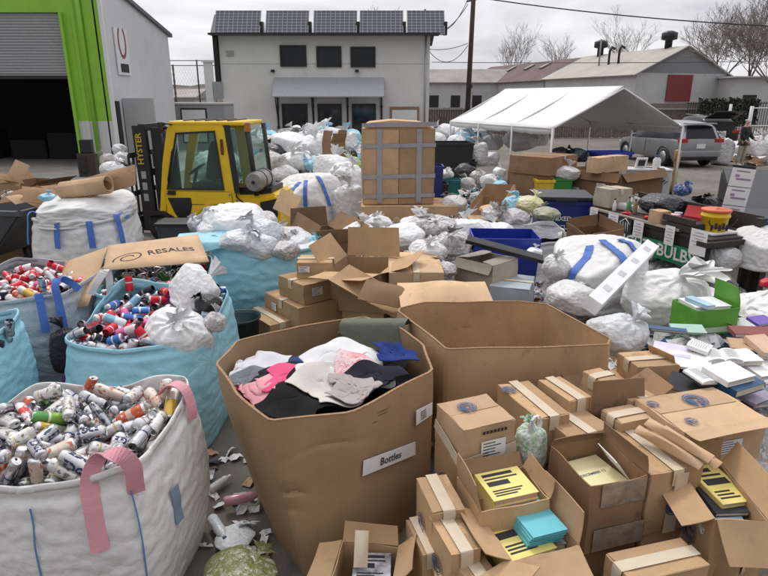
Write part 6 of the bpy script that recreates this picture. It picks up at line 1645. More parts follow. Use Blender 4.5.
lathe('wall', [(.13, 0), (.185, .5), (.195, .505), (.195, .485), (.18, .47), (.14, .06)], M_TUB, rb_, 28)
# small stack of brown cartons
G = 'brown cartons stacked behind the clothes box'
carton('small brown carton topmost on the stack behind the clothes box', (296, 263), (332, 263), (298, 255), .93, .165, CB, tape='x', labs=[('F', -.10, .02, .11, .06)], group=G)
carton('brown carton second from the top of the stack, white label on its front', (303, 286), (334, 279), (281, 275), .76, .2, CB, tape='x', labs=[('F', -.03, .02, .12, .08)], group=G)
carton('wide brown carton third down in the stack', (299, 309), (350, 296), (271, 291), .55, .23, CB, tape='x', labs=[('L', -.12, .02, .08, .08)], group=G)
carton('brown carton at the lower left foot of the stack', (270, 326), (294, 320), (257, 308), .38, .38, CB, tape='y', group=G, support=False)
carton('dark brown carton right of the stack, behind the clothes box rim', (337, 300), (380, 294), (330, 280), .55, .28, CBD, tape='x', group=G)
carton('brown carton half hidden between the stack and the messy flaps', (330, 282), (362, 278), (327, 270), .62, .25, CB, tape='y', group=G)
carton('low brown carton near the olive cloth', (352, 312), (392, 306), (350, 297), .42, .42, CBD, tape='x', group=G, support=False)
# messy open cartons in the middle
carton('battered open carton with spread flaps in the middle of the pile', None, None, None, .9, .42, CB, {'F': (.34, 8), 'L': (.30, 55), 'R': (.30, 12), 'B': (.3, 70)}, rect=(PZ(368, 268, .85), .62, .48, -.45), tilt=(.12, -.08))
scrap('flattened brown carton edge curving above the clothes box', 372, 291, 5.2, .75, .32, (.25, .35, -.5), CB, -.10)
scrap('long dark cardboard panel under the tan box', 395, 296, 5.0, .6, .3, (.35, .15, -.2), CBD, .06)
carton('brown carton with white label and folded flaps beside the strapped bulk bag', (314, 246), (356, 242), (318, 226), .85, .36, CBD, {'F': (.2, 60), 'B': (.26, 80), 'L': (.24, 110), 'R': (.26, 40)}, labs=[('F', -.1, .06, .16, .11)])
scrap('tan square flap standing beside the forklift counterweight', 287, 203, 9.4, .34, .36, (1.2, .5, .2), CBL, .02)
scrap('narrow brown strip leaning below the tan square flap', 298, 226, 8.8, .2, .62, (.9, .1, -.7), CB, .03)
bag('white bag behind the battered open carton', 358, 233, 17, 7.4, 'a', F_WHITE, .5, .9)
bag('black and white bag of scraps beside the battered carton', 372, 243, 14, 6.9, 'd', film('black_white_film', (.5, .5, .5), second=[(.02, .02, .02), (.75, .75, .75), (.03, .03, .03), (.6, .6, .6)], cell=14), .5, .8)
carton('flat tan carton with a white label on the pile centre', (389, 273), (444, 273), (389, 252), .93, .2, CBL, tape='y', labs=[('F', .04, -.02, .13, .07)])
scrap('domed tan cardboard sheet behind the empty bulk box', 445, 296, 4.95, .8, .5, (.18, 0, .05), CBL, .12)
# tall carton wrapped in silver tape
TC = Vector((PY(397, 200, 10.5).x, 10.5, 0)); tz0 = PY(396, 205, 10.3).z; tz1 = PY(396, 129, 10.1).z
tc_ = thing('tall_carton', 'tall brown carton bound with strips of silver tape', 'carton', (TC.x, 10.75, tz0), math.radians(3)); Hh = tz1-tz0
bm = boxbody(1.22, .82, Hh, .01, 5, False, .03); o = bmo('body', bm, CB, tc_); sharp(o, 40)
for s in (-1, 1): quadsheet('front_flap', [(s*.005 if s > 0 else -.60, -.45, .02), (.60 if s > 0 else -.005, -.45, .02), (.60 if s > 0 else -.005, -.45, Hh-.02), (s*.005 if s > 0 else -.60, -.45, Hh-.02)], CB, tc_, .01, 5, 5, .012)
prism('bulged_top', [(-.58, Hh), (-.5, Hh+.09), (-.1, Hh+.13), (.4, Hh+.10), (.58, Hh)], -.40, .40, 'y', CBL, tc_, .02)
for z in (.12, .45, .96, 1.30): quadsheet('tape', [(-.62, -.474, z), (.62, -.474, z+.02), (.62, -.474, z+.085), (-.62, -.474, z+.065)], M_SILVT, tc_, .003, 10, 1, 0)
for x in (-.33, .34): quadsheet('tape', [(x-.045, -.480, .05), (x+.045, -.480, .05), (x+.045, -.480, Hh-.01), (x-.045, -.480, Hh-.01)], M_SILVT, tc_, .003, 1, 6)
lo_ = carton('wide flattened carton under the tall taped carton', None, None, None, tz0, .48, CB, tape='x', rect=(Vector((PY(408, 215, 10.4).x, 10.6, 0)), 1.65, .95, .02))
# ================================================================== middle bags
for px, py, hw, D, k, m, lb in (
 (402, 236, 20, 6.9, 'c', F_WHITE, 'white bag just above the flat tan carton'), (418, 226, 16, 7.6, 'a', F_WHITE, 'white knotted bag in front of the tall taped carton'),
 (438, 225, 21, 7.4, 'g', F_CLEAR, 'clear bag of red cans in the middle'), (452, 243, 19, 6.7, 'd', F_CLEAR, 'clear bag of crushed cans above the whitish carton'),
 (428, 250, 16, 6.3, 'b', F_WHITE, 'white bag hanging beside the flat tan carton'), (445, 268, 11, 5.9, 'd', F_CLEAR, 'clear bag with red and blue scraps right of the tan carton'), (470, 232, 18, 7.4, 'f', F_WHITE, 'white bag behind the blue tote'),
 (495, 232, 16, 7.9, 'b', F_WHITE, 'white carrier bag behind the black lid'), (378, 222, 12, 8.2, 'b', F_WHITE, 'white bag at the foot of the wide flattened carton'),
 (517, 206, 12, 9.2, 'h', F_BLUE, 'bluish white bag with a pointed top beside the open carton'), (531, 203, 12, 8.8, 'd', film('yellow_film', (.55, .50, .24), second=[(.7, .6, .2), (.6, .6, .55), (.7, .68, .4)]), 'yellowish bag on the mixed pile left of the blue bin'), (547, 212, 12, 8.3, 'g', film('olive_film', (.36, .36, .22), second=[(.4, .4, .25), (.6, .6, .5), (.2, .22, .15)]), 'olive green bag left of the blue recycling bin'),
 (513, 217, 14, 8.4, 'd', F_CLEAR, 'heap of pink and white plastic scraps beside the open carton'), (492, 212, 9, 8.4, 'a', F_CLEAR, 'clear bag with dark scraps in front of the open carton'), (455, 202, 11, 10.4, 'd', F_GREYW, 'dirty white bag right of the tall taped carton'), (452, 196, 8, 11, 'g', F_BLACK, 'small dark bag right of the tall taped carton')):
    bag(lb, px, py+1, hw*1.22, D, k, m, rnd.uniform(0, 6), .78)
b11, _ = fibc('white bulk bag with loop handles heaped with scraps in the middle', (PZ(533, 236, .8).x, 7.75), .95, .85, .05, .85, (.80, .82, .9, .86), F_WOVEN, fill=.8, seed=13, strap=[(.2, 1, .05, .10), (.9, 1, .05, .08)], strapm=F_WOVEN)
mA = mound('mixed_recycling', 'loose mixed packaging lying between the sacks in the middle', .9, 8.9, 2.6, 3.0, .62, F_CLEAR, 3, 110, .07)
mB = mound('mixed_recycling', 'loose grey packaging lying under the left edge of the tent', 1.9, 13.6, 1.6, 3.0, .45, film('grey_mix', (.30, .30, .29), second=[(.1, .1, .1), (.45, .45, .43), (.3, .32, .3), (.55, .55, .53), (.06, .06, .06), (.2, .3, .28)], cell=8), 5, 70, .08)
LC = [F_WHITE, F_GREYW, M_PAPER, M_INK, CB, F_BLUE, F_CLEAR, F_CLEAR2, mat('red_scrap', (.45, .05, .06), .5), mat('green_scrap', (.10, .28, .12), .5), mat('blue_scrap', (.05, .14, .40), .5), mat('yellow_scrap', (.62, .50, .12), .5), F_WHITE, F_GREYW, M_PAPER, CBL]
litter('loose_litter', 'coloured scraps of film, cans and paper carpeting the middle of the pile', .9, 8.9, 2.4, 2.8, on(mA), 2600, LC, (.025, .075), 5, .6)
litter('loose_litter', 'small dark and pale scraps under the left edge of the tent', 1.9, 13.6, 1.4, 2.7, on(mB), 1100, [M_INK, F_GREYW, M_PAPER, F_BEIGE, F_WHITE, F_TEAL, CB, M_INK], (.04, .11), 6, .6)
mC = mound('mixed_recycling', 'loose bags and packaging packed under the heap behind the forklift', -1.8, 17.5, 3.2, 5.0, .95, F_CLEAR2, 9, 110, .10)
litter('loose_litter', 'white and blue scraps of film all over the heap behind the forklift', -1.8, 17.5, 3.0, 4.8, on(mC, .10), 1500, [F_WHITE, F_GREYW, F_BLUE, F_CLEAR, F_WHITE, M_INK, F_CLEAR2], (.07, .22), 8, .6)
carton('open brown carton with raised side flaps in the middle distance', (468, 215), (508, 217), (473, 195), .78, .36, CB, {'F': (.16, -20), 'L': (.20, 95), 'R': (.24, 100), 'B': (.22, 88)})
bag('white tray of foam inside the raised flap carton', 490, 209, 11, 8.9, 'c', CBL, .2, .5, name='foam_tray', cat='packaging')
# whitish printed carton, blue tote with black lid
cw = carton('whitish printed carton with open top beside the black lid', (456, 257), (493, 266), (472, 248), .93, .30, CBGREY, {'L': (.14, 165), 'R': (.14, 170), 'F': (.10, -80)}, emb=())
bt = thing('storage_tote', 'deep blue plastic tote with its back towards the camera', 'tote', (PZ(511, 245, .98).x, 6.75, 0), -.05)
M_BLU = mat('blue_plastic', (.012, .035, .30), .35, var=.08, vs=4); M_BLU2 = mat('dark_blue_plastic', (.015, .03, .20), .35, var=.08, vs=4)
quad = [(-.36, -.27), (.36, -.27), (.36, .27), (-.36, .27)]
for i in range(4):
    (x0, y0), (x1, y1) = quad[i], quad[(i+1) % 4]
    quadsheet('side', [(x0*.85, y0*.85, .05), (x1*.85, y1*.85, .05), (x1, y1, 1.02), (x0, y0, 1.02)], M_BLU, bt, .012, 4, 4)
box('bottom', (0, 0, .05), (.6, .45, .02), M_BLU, bt)
ld = thing('tote_lid', 'black plastic lid leaning over the blue tote', 'lid', PZ(505, 250, 1.02), 0); ld.rotation_euler = (.35, .24, -.12)
box('panel', (0, .04, 0), (.80, .09, .018), M_BLACK, ld, bev=.006); box('lip', (0, -.01, -.012), (.82, .022, .042), M_BLACK, ld, bev=.006)
carton('white and pale blue carton below the black lid', (490, 286), (530, 290), (488, 272), .74, .3, cardboard('pale_blue_card', (.42, .47, .50)), tape='x')
bag('clear bag on the foam beside the blue tote', 534, 252, 8, 6.3, 'a', F_WHITE, 1, .8)
# ================================================================== under the tent
def bin_(name, label, px, py, D, w_, d_, h_, m, lid=None, rz=0, txt=None, cat='bin'):
    p = PY(px, py, D); t_ = thing(name, label, cat, (p.x, D+d_/2, 0), rz)
    q_ = [(-w_/2, -d_/2), (w_/2, -d_/2), (w_/2, d_/2), (-w_/2, d_/2)]; z0 = p.z-h_
    if z0 > .1: t_.location.z = z0; z0 = 0
    else: h_ = p.z; z0 = 0
    for i in range(4):
        (x0, y0), (x1, y1) = q_[i], q_[(i+1) % 4]; quadsheet('side', [(x0*.86, y0*.86, 0), (x1*.86, y1*.86, 0), (x1, y1, h_), (x0, y0, h_)], m, t_, .015, 3, 3)
    box('bottom', (0, 0, .02), (w_*.84, d_*.84, .02), m, t_)
    bm = bmesh.new()
    for c_, s_ in (((0, -d_/2-.015, h_-.03), (w_+.06, .03, .05)), ((0, d_/2+.015, h_-.03), (w_+.06, .03, .05)), ((-w_/2-.015, 0, h_-.03), (.03, d_, .05)), ((w_/2+.015, 0, h_-.03), (.03, d_, .05))): bx(bm, c_, s_)
    bmo('rim', bm, m, t_)
    if lid: o_ = box('lid', (0, .0, h_+.035), (w_+.08, d_+.1, .06), lid, t_, bev=.02); box('lid_handle', (0, -d_/2-.06, h_+.02), (w_*.4, .05, .03), lid, t_)
    if txt:
        for i, (s_, sz) in enumerate(txt): text('lettering', s_, sz, frame3((-.05*w_, -d_/2+.0, h_*.74-i*.13), (1, 0, 0), (0, .08*d_, 1)), M_WPAINT, t_, .02).location.y -= .035
    return t_
bin_('recycling_bin', 'blue wheeled recycling bin with black lid and white lettering', 569, 201, 9.0, .78, .75, 1.0, M_BLU2, M_BLACK, -.12, [('MIXED', .095), ('RECYCLING', .085)])
bin_('black_container', 'tall black open container at the rear left tent pole', 452, 143, 15.5, 1.05, .9, 1.4, M_BLACK, None, .05)
bin_('black_container', 'small black crate at the foot of the tall black container', 437, 184, 11.9, .42, .4, .55, M_BLACK)
bin_('blue_crate', 'blue upright crate right beside the tall taped carton', 437, 166, 11.4, .22, .4, .8, M_BLU2)
bin_('teal_tub', 'teal plastic tub with a white bag in it under the tent edge', 450, 180, 12.4, .48, .35, .3, mat('teal_plastic', (.01, .16, .17), .4))
bag('small white bag in the teal tub', 446, 174, 8, 12.4, 'b', F_WHITE, 1, .8)
for px, py, hw, D, k, m, lb in ((476, 155, 13, 16.5, 'h', F_GREYW, 'tall white sack under the tent left of the second pole'), (490, 160, 9, 17, 'e', F_GREYW, 'narrow white sack by the second tent pole'), (467, 138, 13, 19, 'c', F_BLUE, 'aqua bag high on the heap under the tent'), (482, 134, 12, 20, 'a', F_WHITE, 'white bag peaking near the second tent pole'), (493, 143, 10, 19, 'f', F_WHITE, 'white bag between the tent poles'), (457, 142, 10, 18, 'd', F_WHITE, 'white bag above the black container'), (520, 139, 20, 18.5, 'g', F_GREYW, 'broad sheet of clear plastic over the cartons under the tent'), (537, 137, 13, 19.5, 'd', F_WHITE, 'clear plastic bag behind the front tent pole'), (478, 175, 9, 13.5, 'g', F_BEIGE, 'dirty beige bag on the ground under the tent'), (489, 181, 10, 12.8, 'c', F_GREYW, 'grey bag on the ground under the tent'), (465, 170, 12, 14, 'g', F_BLACK, 'black bag on the ground under the tent'), (499, 172, 7, 14, 'a', F_WHITE, 'small white bag beside the brown bulk carton'), (468, 183, 8, 12.4, 'd', F_BEIGE, 'crumpled grey bag by the teal tub'), (500, 186, 8, 12, 'b', F_TEAL, 'small pale teal bag on the ground under the tent')):
    bag(lb, px, py, hw, D, k, m, rnd.uniform(0, 6))
def opencarton(label, FL, FR, BL, z, h, m, flaps, **k): return carton(label, FL, FR, BL, z, h, m, flaps, **k)
opencarton('large brown carton with white label behind the front tent pole', (508, 170), (543, 172), (511, 162), .85, .85, CBD, {'F': (.25, -75), 'B': (.3, 50)}, labs=[('F', .15, .1, .3, .14)], support=False)
carton('brown carton with a sagging top stacked on the labelled one under the tent', (510, 155), (551, 158), (513, 150), 1.28, .38, CBD, tape='x')
opencarton('wide open brown bulk carton right of the front tent pole', (566, 168), (622, 174), (574, 160), 1.0, 1.0, CBD, {'F': (.2, -80), 'R': (.2, -60)}, labs=[('F', -.4, .05, .22, .12), ('F', .25, .2, .22, .12)], support=False, name='bulk_carton')
carton('pale carton standing on the wide open bulk carton', (588, 157), (599, 158), (589, 152), 1.3, .32, CBL, tape='x', support=False)
bag('black bag slumped over the carton behind the front tent pole', 560, 153, 12, 15.4, 'g', F_BLACK, .3, .9)
bag('dark bag with blue patches on the wide bulk carton', 577, 155, 11, 15.4, 'c', film('dark_blue_mix', (.04, .05, .07), second=[(.02, .02, .03), (.1, .2, .3), (.03, .03, .03)], cell=6), .3, .9)
bin_('yellow_bucket', 'square yellow bucket with orange fruit colours beside the front tent pole', 546.5, 180, 13.0, .34, .3, .38, mat('yellow_plastic', (.70, .48, .03), .4, dirt=((.65, .16, .05), 6, .56, .9)), None, cat='bucket')
bin_('green_bin', 'green plastic bin holding a white bag under the tent', 563, 178, 13.2, .42, .4, .42, mat('green_plastic', (.04, .28, .05), .4), None)
bag('white bag overflowing the green bin', 566, 173, 13, 13.4, 'a', F_GREYW, .6, .8)
bin_('blue_tray', 'shallow blue plastic tray on the bulk carton', 615, 152, 14.6, .85, .6, .18, M_BLU, None, .05, cat='tray')
# white appliance and its neighbours
p = PZ(649, 170, .95)
wm = thing('washing_machine', 'white appliance with a dark drawing on its side under the tent', 'appliance', (p.x, p.y+.2, 0), -.1)
box('body', (0, 0, .48), (.98, .65, .94), mat('enamel', (.58, .59, .59), .35, var=.05, dirt=((.3, .3, .3), 5, .62, .4)), wm, bev=.02); box('worktop', (0, 0, .965), (1.0, .68, .03), M_WPAINT, wm)
box('dark_slot', (-.33, -.33, .55), (.12, .012, .42), M_INK, wm)
rr = random.Random(4); bm = bmesh.new()
for i in range(16):
    a = Vector((rr.uniform(-.05, .38), -.332, rr.uniform(.38, .72))); b_ = a+Vector((rr.uniform(-.12, .12), 0, rr.uniform(-.05, .09))); cyl(bm, a, b_, rr.uniform(.006, .014), n=5)
bmo('drawing', bm, M_INK, wm)
o = thing('picture_frame', 'small framed picture standing on the white appliance', 'picture', (p.x-.15, p.y+.1, .98), .1); box('frame', (0, 0, .12), (.26, .03, .24), M_PAPER, o, rot=Euler((.3, 0, 0))); box('picture', (0, -.02, .12), (.16, .02, .14), M_INK, o, rot=Euler((.3, 0, 0)))
o = thing('jar', 'pale jar with blue label on the white appliance', 'jar', (p.x+.18, p.y+.05, .98)); lathe('glass', [(.07, 0), (.085, .05), (.085, .2), (.05, .24), (.05, .28)], M_WPAINT, o, 14); lathe('cap', [(.055, .26), (.055, .3)], M_BLUEINK, o, 12)
p = PZ(671, 192, 0)
o = thing('wooden_post', 'carved golden brown wooden post beside the white appliance', 'post', (p.x-.1, p.y-.3, 0)); lathe('shaft', [(.09, 0), (.09, .3), (.06, .35), (.08, .6), (.05, .65), (.085, .9), (.085, 1.15), (.05, 1.18)], mat('golden_wood', (.42, .24, .07), .6, var=.3, vs=9), o, 12); box('foot', (0, 0, .04), (.3, .3, .08), M_BLACK, o)
p = PZ(690, 190, 0)
o = thing('tripod_stand', 'thin black stand in front of the silver suv', 'stand', (p.x, 13.2, 0)); rod('pole', (0, 0, .1), (0, 0, 1.5), .035, M_BLACK, o)
for a in (0, 2.1, 4.2): rod('leg', (0, 0, .5), (.4*math.cos(a), .4*math.sin(a), 0), .018, M_BLACK, o)
box('head', (0, 0, 1.52), (.14, .1, .12), M_BLACK, o)
bag('blue and white bag near the black stand', 683, 190, 9, 10.8, 'b', film('blue_cap', (.03, .08, .25), second=[(.03, .08, .3), (.6, .6, .65), (.03, .05, .2)], cell=5), 1, 1)
# white bags at the right
for px, py, hw, D, k, lb in ((722, 152, 12, 24, 'h', 'white sack beside the rear of the silver suv'), (735, 150, 10, 26.5, 'e', 'white sack behind the standing person'), (757, 147, 13, 25, 'f', 'white sack right of the standing person'), (768, 140, 10, 27, 'b', 'white sack at the far right edge near the gate'), (715, 145, 8, 27, 'a', 'small white sack between the cars'), (749, 141, 8, 28, 'd', 'crumpled white sack far behind the standing person')):
    bag(lb, px, py, hw, D, k, F_GREYW, rnd.uniform(0, 6), 1.2 if k == 'h' else 1)
litter('roadside_litter', 'flattened cardboard and paper on the ground at the right', 15.5, 24.5, 1.5, 2, lambda x, y: .03, 40, [CB, M_PAPER, CBD], (.1, .35), 9)
# ================================================================== sorting table with banner
A_ = PZ(590, 209, .95); B_ = PZ(705, 239, .95); tdir = (B_-A_); tdir.z = 0; TL = tdir.length; tdir.normalize(); tout = Vector((-tdir.y, tdir.x, 0))   # away from viewer / right
tb_ = thing('sorting_table', 'dark wooden sorting table with printed sheets taped along its edge', 'table', (A_.x, A_.y, 0), math.atan2(tdir.y, tdir.x))
# local: x along the front edge, y into the table
box('tabletop', (TL/2+.02, .45, .93), (TL+.1, .9, .05), M_WOODB, tb_, bev=.006)
box('rear_board', (TL/2, .86, 1.06), (TL, .03, .2), M_WOODB, tb_)
box('apron', (TL/2-.1, .03, .82), (TL-.2, .03, .17), M_WOODB, tb_)
for x in (.1, TL*.5, TL-.06):
    for y in (.08, .84): box('leg', (x, y, .45), (.09, .09, .9), M_WOODB, tb_)
box('end_plank', (TL+.04, .5, .90), (.16, 1.15, .06), M_WOODB, tb_, bev=.005); box('end_leg', (TL+.04, .92, .44), (.09, .10, .88), M_WOODB, tb_); box('end_post', (TL+.04, .78, 1.02), (.08, .09, .26), M_WOODB, tb_)
box('front_rail', (TL*.42, -.01, .975), (TL*.8, .03, .03), mat('pale_batten', (.42, .36, .30), .7), tb_)
bn = thing('banner', 'green banner with white block letters hanging under the table edge', 'banner', (A_.x, A_.y, 0), tb_.rotation_euler.z)
quadsheet('cloth', [(.1, -.05, .56), (TL+.02, -.05, .58), (TL+.02, -.045, .80), (.1, -.045, .78)], mat('banner_green', (.005, .20, .085), .6, var=.08), bn, .004, 14, 2, .01)
def tx(px, z=.69): return min((abs(project(A_+tdir*(k*.01)+Vector((0, 0, z-.95)))[0]-px), k*.01) for k in range(300))[1]
xa_, xb_ = tx(661), tx(698)
tvv = text_mesh('BULBS', 1, .025)[0]; wv = max(p.x for p in tvv)-min(p.x for p in tvv)
text('lettering', 'BULBS', .21, frame3(((xa_+xb_)/2, -.066, .690), (1, 0, .01), (0, 0, 1)), M_WPAINT, bn, .025, (xb_-xa_)/(wv*.21))
text('lettering', 'LIGHT', .21, frame3((xa_-.14-(xb_-xa_)/2, -.066, .685), (1, 0, .01), (0, 0, 1)), M_WPAINT, bn, .025, (xb_-xa_)/(wv*.21))
for i, (x, z0_, z1_, wd_) in enumerate(((.10, .76, 1.0, .17), (.50, .76, .99, .20), (1.0, .76, .98, .18), (TL*.745, .78, 1.02, .15), (TL-.14, .76, 1.06, .24))):
    s = thing('paper_sign', ['white printed sheet at the far left end of the table edge', 'white printed sheet second from the left on the table edge', 'white printed sheet at the middle of the table edge', 'white printed sheet beside the small tan box on the table edge', 'large white printed sheet on the table edge under the yellow bucket'][i], 'sign', (A_.x, A_.y, 0), tb_.rotation_euler.z)
    M = frame3((x+wd_/2, -.07, (z0_+z1_)/2), (1, 0, 0), (0, 0, 1)); decal('sheet', M, wd_, z1_-z0_, M_PAPER, s)
    bm = bmesh.new()
    for k in range(5): bx(bm, (x+wd_/2, -.0735, z1_-.04-k*.036), (wd_*(.75 if k % 2 else .5), .001, .010))
    bmo('print', bm, mat('grey_print', (.38, .36, .40), .8), s)
s = thing('emblem_board', 'black board with white sketchy mark between two sheets on the table edge', 'sign', (A_.x, A_.y, 0), tb_.rotation_euler.z)
box('board', (.83, -.06, .87), (.24, .012, .22), M_INK, s); bm = bmesh.new()
for x in (.76, .81, .86, .90): cyl(bm, (x, -.07, .80), (x-.01, -.07, .92), .006, n=4)
cyl(bm, (.73, -.07, .90), (.84, -.07, .97), .006, n=4); cyl(bm, (.84, -.07, .97), (.93, -.07, .90), .006, n=4); bmo('mark', bm, M_WPAINT, s)
def T(x, y, z): return A_+tdir*x+tout*y+Vector((0, 0, z-.95))
def tt_(name, label, cat, x, y, z=.957, rz=0, group=None): return thing(name, label, cat, T(x, y, z), math.atan2(tdir.y, tdir.x)+rz, group)
# yellow bucket with red lid
yb = thing('bucket', 'round yellow bucket with an orange red lid on the table', 'bucket', PZ(713, 233, .957))
YM = mat('bright_yellow_plastic', (.78, .46, .008), .35, var=.05)
lathe('tub', [(.125, 0), (.13, .005), (.150, .20), (.162, .205), (.162, .225), (.152, .228), (.157, .27), (.150, .27)], YM, yb, 28); lathe('lid', [(.165, .265), (.168, .27), (.168, .29), (.158, .295), (.03, .292), (.028, .305), (0, .305)][:6], mat('orange_red_plastic', (.62, .12, .05), .4), yb, 28)
tube('handle', [(.163*math.cos(a), -.02+.163*math.sin(a)*.25-.16, .20-.12*math.sin(a)) for a in [PI*k/10 for k in range(11)]], .006, M_BLACK, yb)
bm = bmesh.new()
for k in range(5): bx(bm, (-.10+.045*k, -.149+.006*abs(k-2), .09+.02*(k % 2)), (.028, .006, .07))
bmo('print', bm, M_INK, yb)
# three signs on a black panel
sp = thing('sign_stand', 'black stand with three white printed cards stacked one above another', 'sign', PZ(729, 224, .92), -.15)
sp.rotation_euler = (0, .10, -.15)
box('panel', (0, .02, .36), (.27, .03, .80), M_BLACK, sp)
for k in range(3):
    decal('card', frame3((0, -.0, .12+k*.245), (1, 0, 0), (0, 0, 1)), .285, .236, M_PAPER, sp)
    bm = bmesh.new(); bx(bm, (0, -.005, .20+k*.245), (.16, .002, .014)); bx(bm, (.02, -.005, .10+k*.245), (.18, .002, .022)); bx(bm, (-.06, -.005, .14+k*.245), (.05, .002, .03)); bmo('print', bm, mat('violet_print', (.33, .22, .36), .8), sp)
rod('post', (0, .04, -.8), (0, .04, .8), .02, M_BLACK, sp)
# things on the table
for i, (x, y, lb, cm, hh, rr_) in enumerate(((.28, .20, 'small white bottle near the left end of the sorting table', M_WPAINT, .16, .028), (.42, .33, 'green bottle on the left half of the sorting table', LC[9], .2, .03), (.58, .30, 'brown glass bottle on the left half of the sorting table', CBD, .19, .03), (.80, .40, 'black bottle behind the black emblem board', M_BLACK, .18, .03), (1.02, .32, 'yellow tin near the middle of the sorting table', LC[11], .1, .045), (1.20, .45, 'blue tin behind the small tan box on the table', M_BLU, .11, .05), (1.62, .62, 'white tub behind the red box on the table', M_WPAINT, .12, .06))):
    o = tt_('bottle' if i < 4 or i == 3 else 'tin', lb, 'bottle' if i < 4 else 'tin', x, y)
    if i < 4: lathe('body', [(rr_*.9, 0), (rr_, .01), (rr_, hh*.62), (rr_*.4, hh*.8), (rr_*.4, hh)], cm, o, 14); lathe('cap', [(rr_*.45, hh), (rr_*.48, hh+.004), (rr_*.48, hh+.02), (rr_*.4, hh+.022)], M_BLACK, o, 12)
    else: lathe('body', [(rr_, 0), (rr_*1.02, .004), (rr_*1.02, hh), (rr_*.95, hh+.003)], cm, o, 16); lathe('lid', [(rr_*1.03, hh), (rr_*1.05, hh+.003), (rr_*1.05, hh+.014), (rr_*.9, hh+.016)], M_GALV, o, 16)
bag('big black rubbish bag on the sorting table', 661, 205, 21, 8.3, 'c', F_BLACK, .6, .75); bag('black bag behind the red box on the table', 688, 207, 15, 8.6, 'g', F_BLACK, 1.3, .9)
bag('black bag right of the black stand', 705, 203, 13, 9.2, 'd', F_BLACK, 1.3, .7); bag('black cloth bag behind the sign cards', 712, 215, 12, 8.5, 'g', F_BLACK, 2, .7); bag('black bag between the table and the dark container', 728, 226, 12, 8.2, 'c', F_BLACK, 2, .8)
tb2 = thing('folding_table', 'black folding table full of black bags behind the sorting table', 'table', (PZ(700, 205, .9).x, 9.4, 0), -.2)
box('tabletop', (0, 0, .78), (2.3, .9, .04), M_BLACK, tb2)
for x in (-1.05, 1.05):
    for y in (-.38, .38): box('leg', (x, y, .38), (.05, .05, .76), M_BLACK, tb2)
cst = [('R', )]
o = tt_('cardboard_box', 'small tan box hanging at the front edge of the sorting table', 'cardboard box', TL*.62, .06); b = bmo('body', boxbody(.2, .16, .19, .004, 3, False), CBL, o); sharp(b); bx0 = box('hand_hole', (.02, -.083, .08), (.03, .006, .03), M_INK, o)
o = tt_('red_box', 'small open red box on the sorting table beside the yellow bucket', 'box', TL*.76, .26, rz=.3); b = bmo('body', boxbody(.27, .18, .13, .004, 3, True), mat('red_card', (.50, .03, .035), .5), o); sharp(b); flap(.27, .18, .13, 'B', .14, 60, _M['red_card'], o, 3)
o = tt_('pink_box', 'small pink and white box beside the red one on the sorting table', 'box', TL*.63, .22, rz=.5); b = bmo('body', boxbody(.2, .12, .14, .004, 9, False), mat('pink_card', (.62, .34, .36), .5), o); sharp(b)
o = tt_('white_tray', 'white plastic sheet lying on the table next to the yellow bucket', 'tray', TL*.86, .35); box('base', (0, 0, .02), (.5, .4, .03), M_WPAINT, o, bev=.01)
o = tt_('foam_sheet', 'long white foam wrap on the far left half of the sorting table', 'packaging', TL*.25, .55, rz=.25); box('slab', (0, 0, .05), (.85, .3, .1), M_WPAINT, o, bev=.03)
o = tt_('red_bottle', 'red bottle with white cap at the left end of the sorting table', 'bottle', .10, .38); lathe('body', [(.045, 0), (.05, .02), (.05, .16), (.02, .21), (.02, .24)], mat('red_plastic', (.55, .02, .03), .3), o, 14); lathe('cap', [(.024, .235), (.024, .265)], M_WPAINT, o, 12)
for i, (x, y, c_, lb) in enumerate(((.62, .12, 'a', 'red scrap lying on the batten of the table'), (.95, .18, 'd', 'red and white scrap near the middle of the table'))): 
    p = T(x, y, .99); oo = link('plastic_scrap', proto(c_)); oo.location = p; oo.scale = (.07, .05, .03); oo.material_slots[0].link = 'OBJECT'; oo.material_slots[0].material = _M['red_plastic']; tag(oo, lb, 'scrap')
p = T(.35, .5, 1.07); oo = link('plastic_bag', proto('b')); oo.location = p; oo.scale = (.13, .11, .12); oo.material_slots[0].link = 'OBJECT'; oo.material_slots[0].material = F_BEIGE; tag(oo, 'greyish bag on the far left of the sorting table', 'bag')
o = tt_('paper_sheet', 'loose white sheet leaning on the black bag on the table', 'paper', TL*.72, .62, z=1.0, rz=-.3); quadsheet('page', [(-.14, 0, 0), (.14, 0, .02), (.16, .2, .14), (-.10, .2, .12)], M_PAPER, o, .002, 4, 4, .01)
carton('grey brown carton at the left end of the sorting table', (595, 187), (611, 190), (597, 182), 1.25, .26, CBGREY, tape='x')
o = tt_('small_crate', 'brown slatted crate of dark parts under the table top beside the banner', 'crate', TL*.80, .16, z=.957, rz=0)
for k in range(2): box('slat', (0, -.16, .05+k*.09), (.5, .02, .07), M_WOODB, o)
box('bottom', (0, 0, .01), (.5, .3, .02), M_WOODB, o); box('contents', (0, 0, .07), (.44, .26, .10), M_WOODB, o, bev=.02)
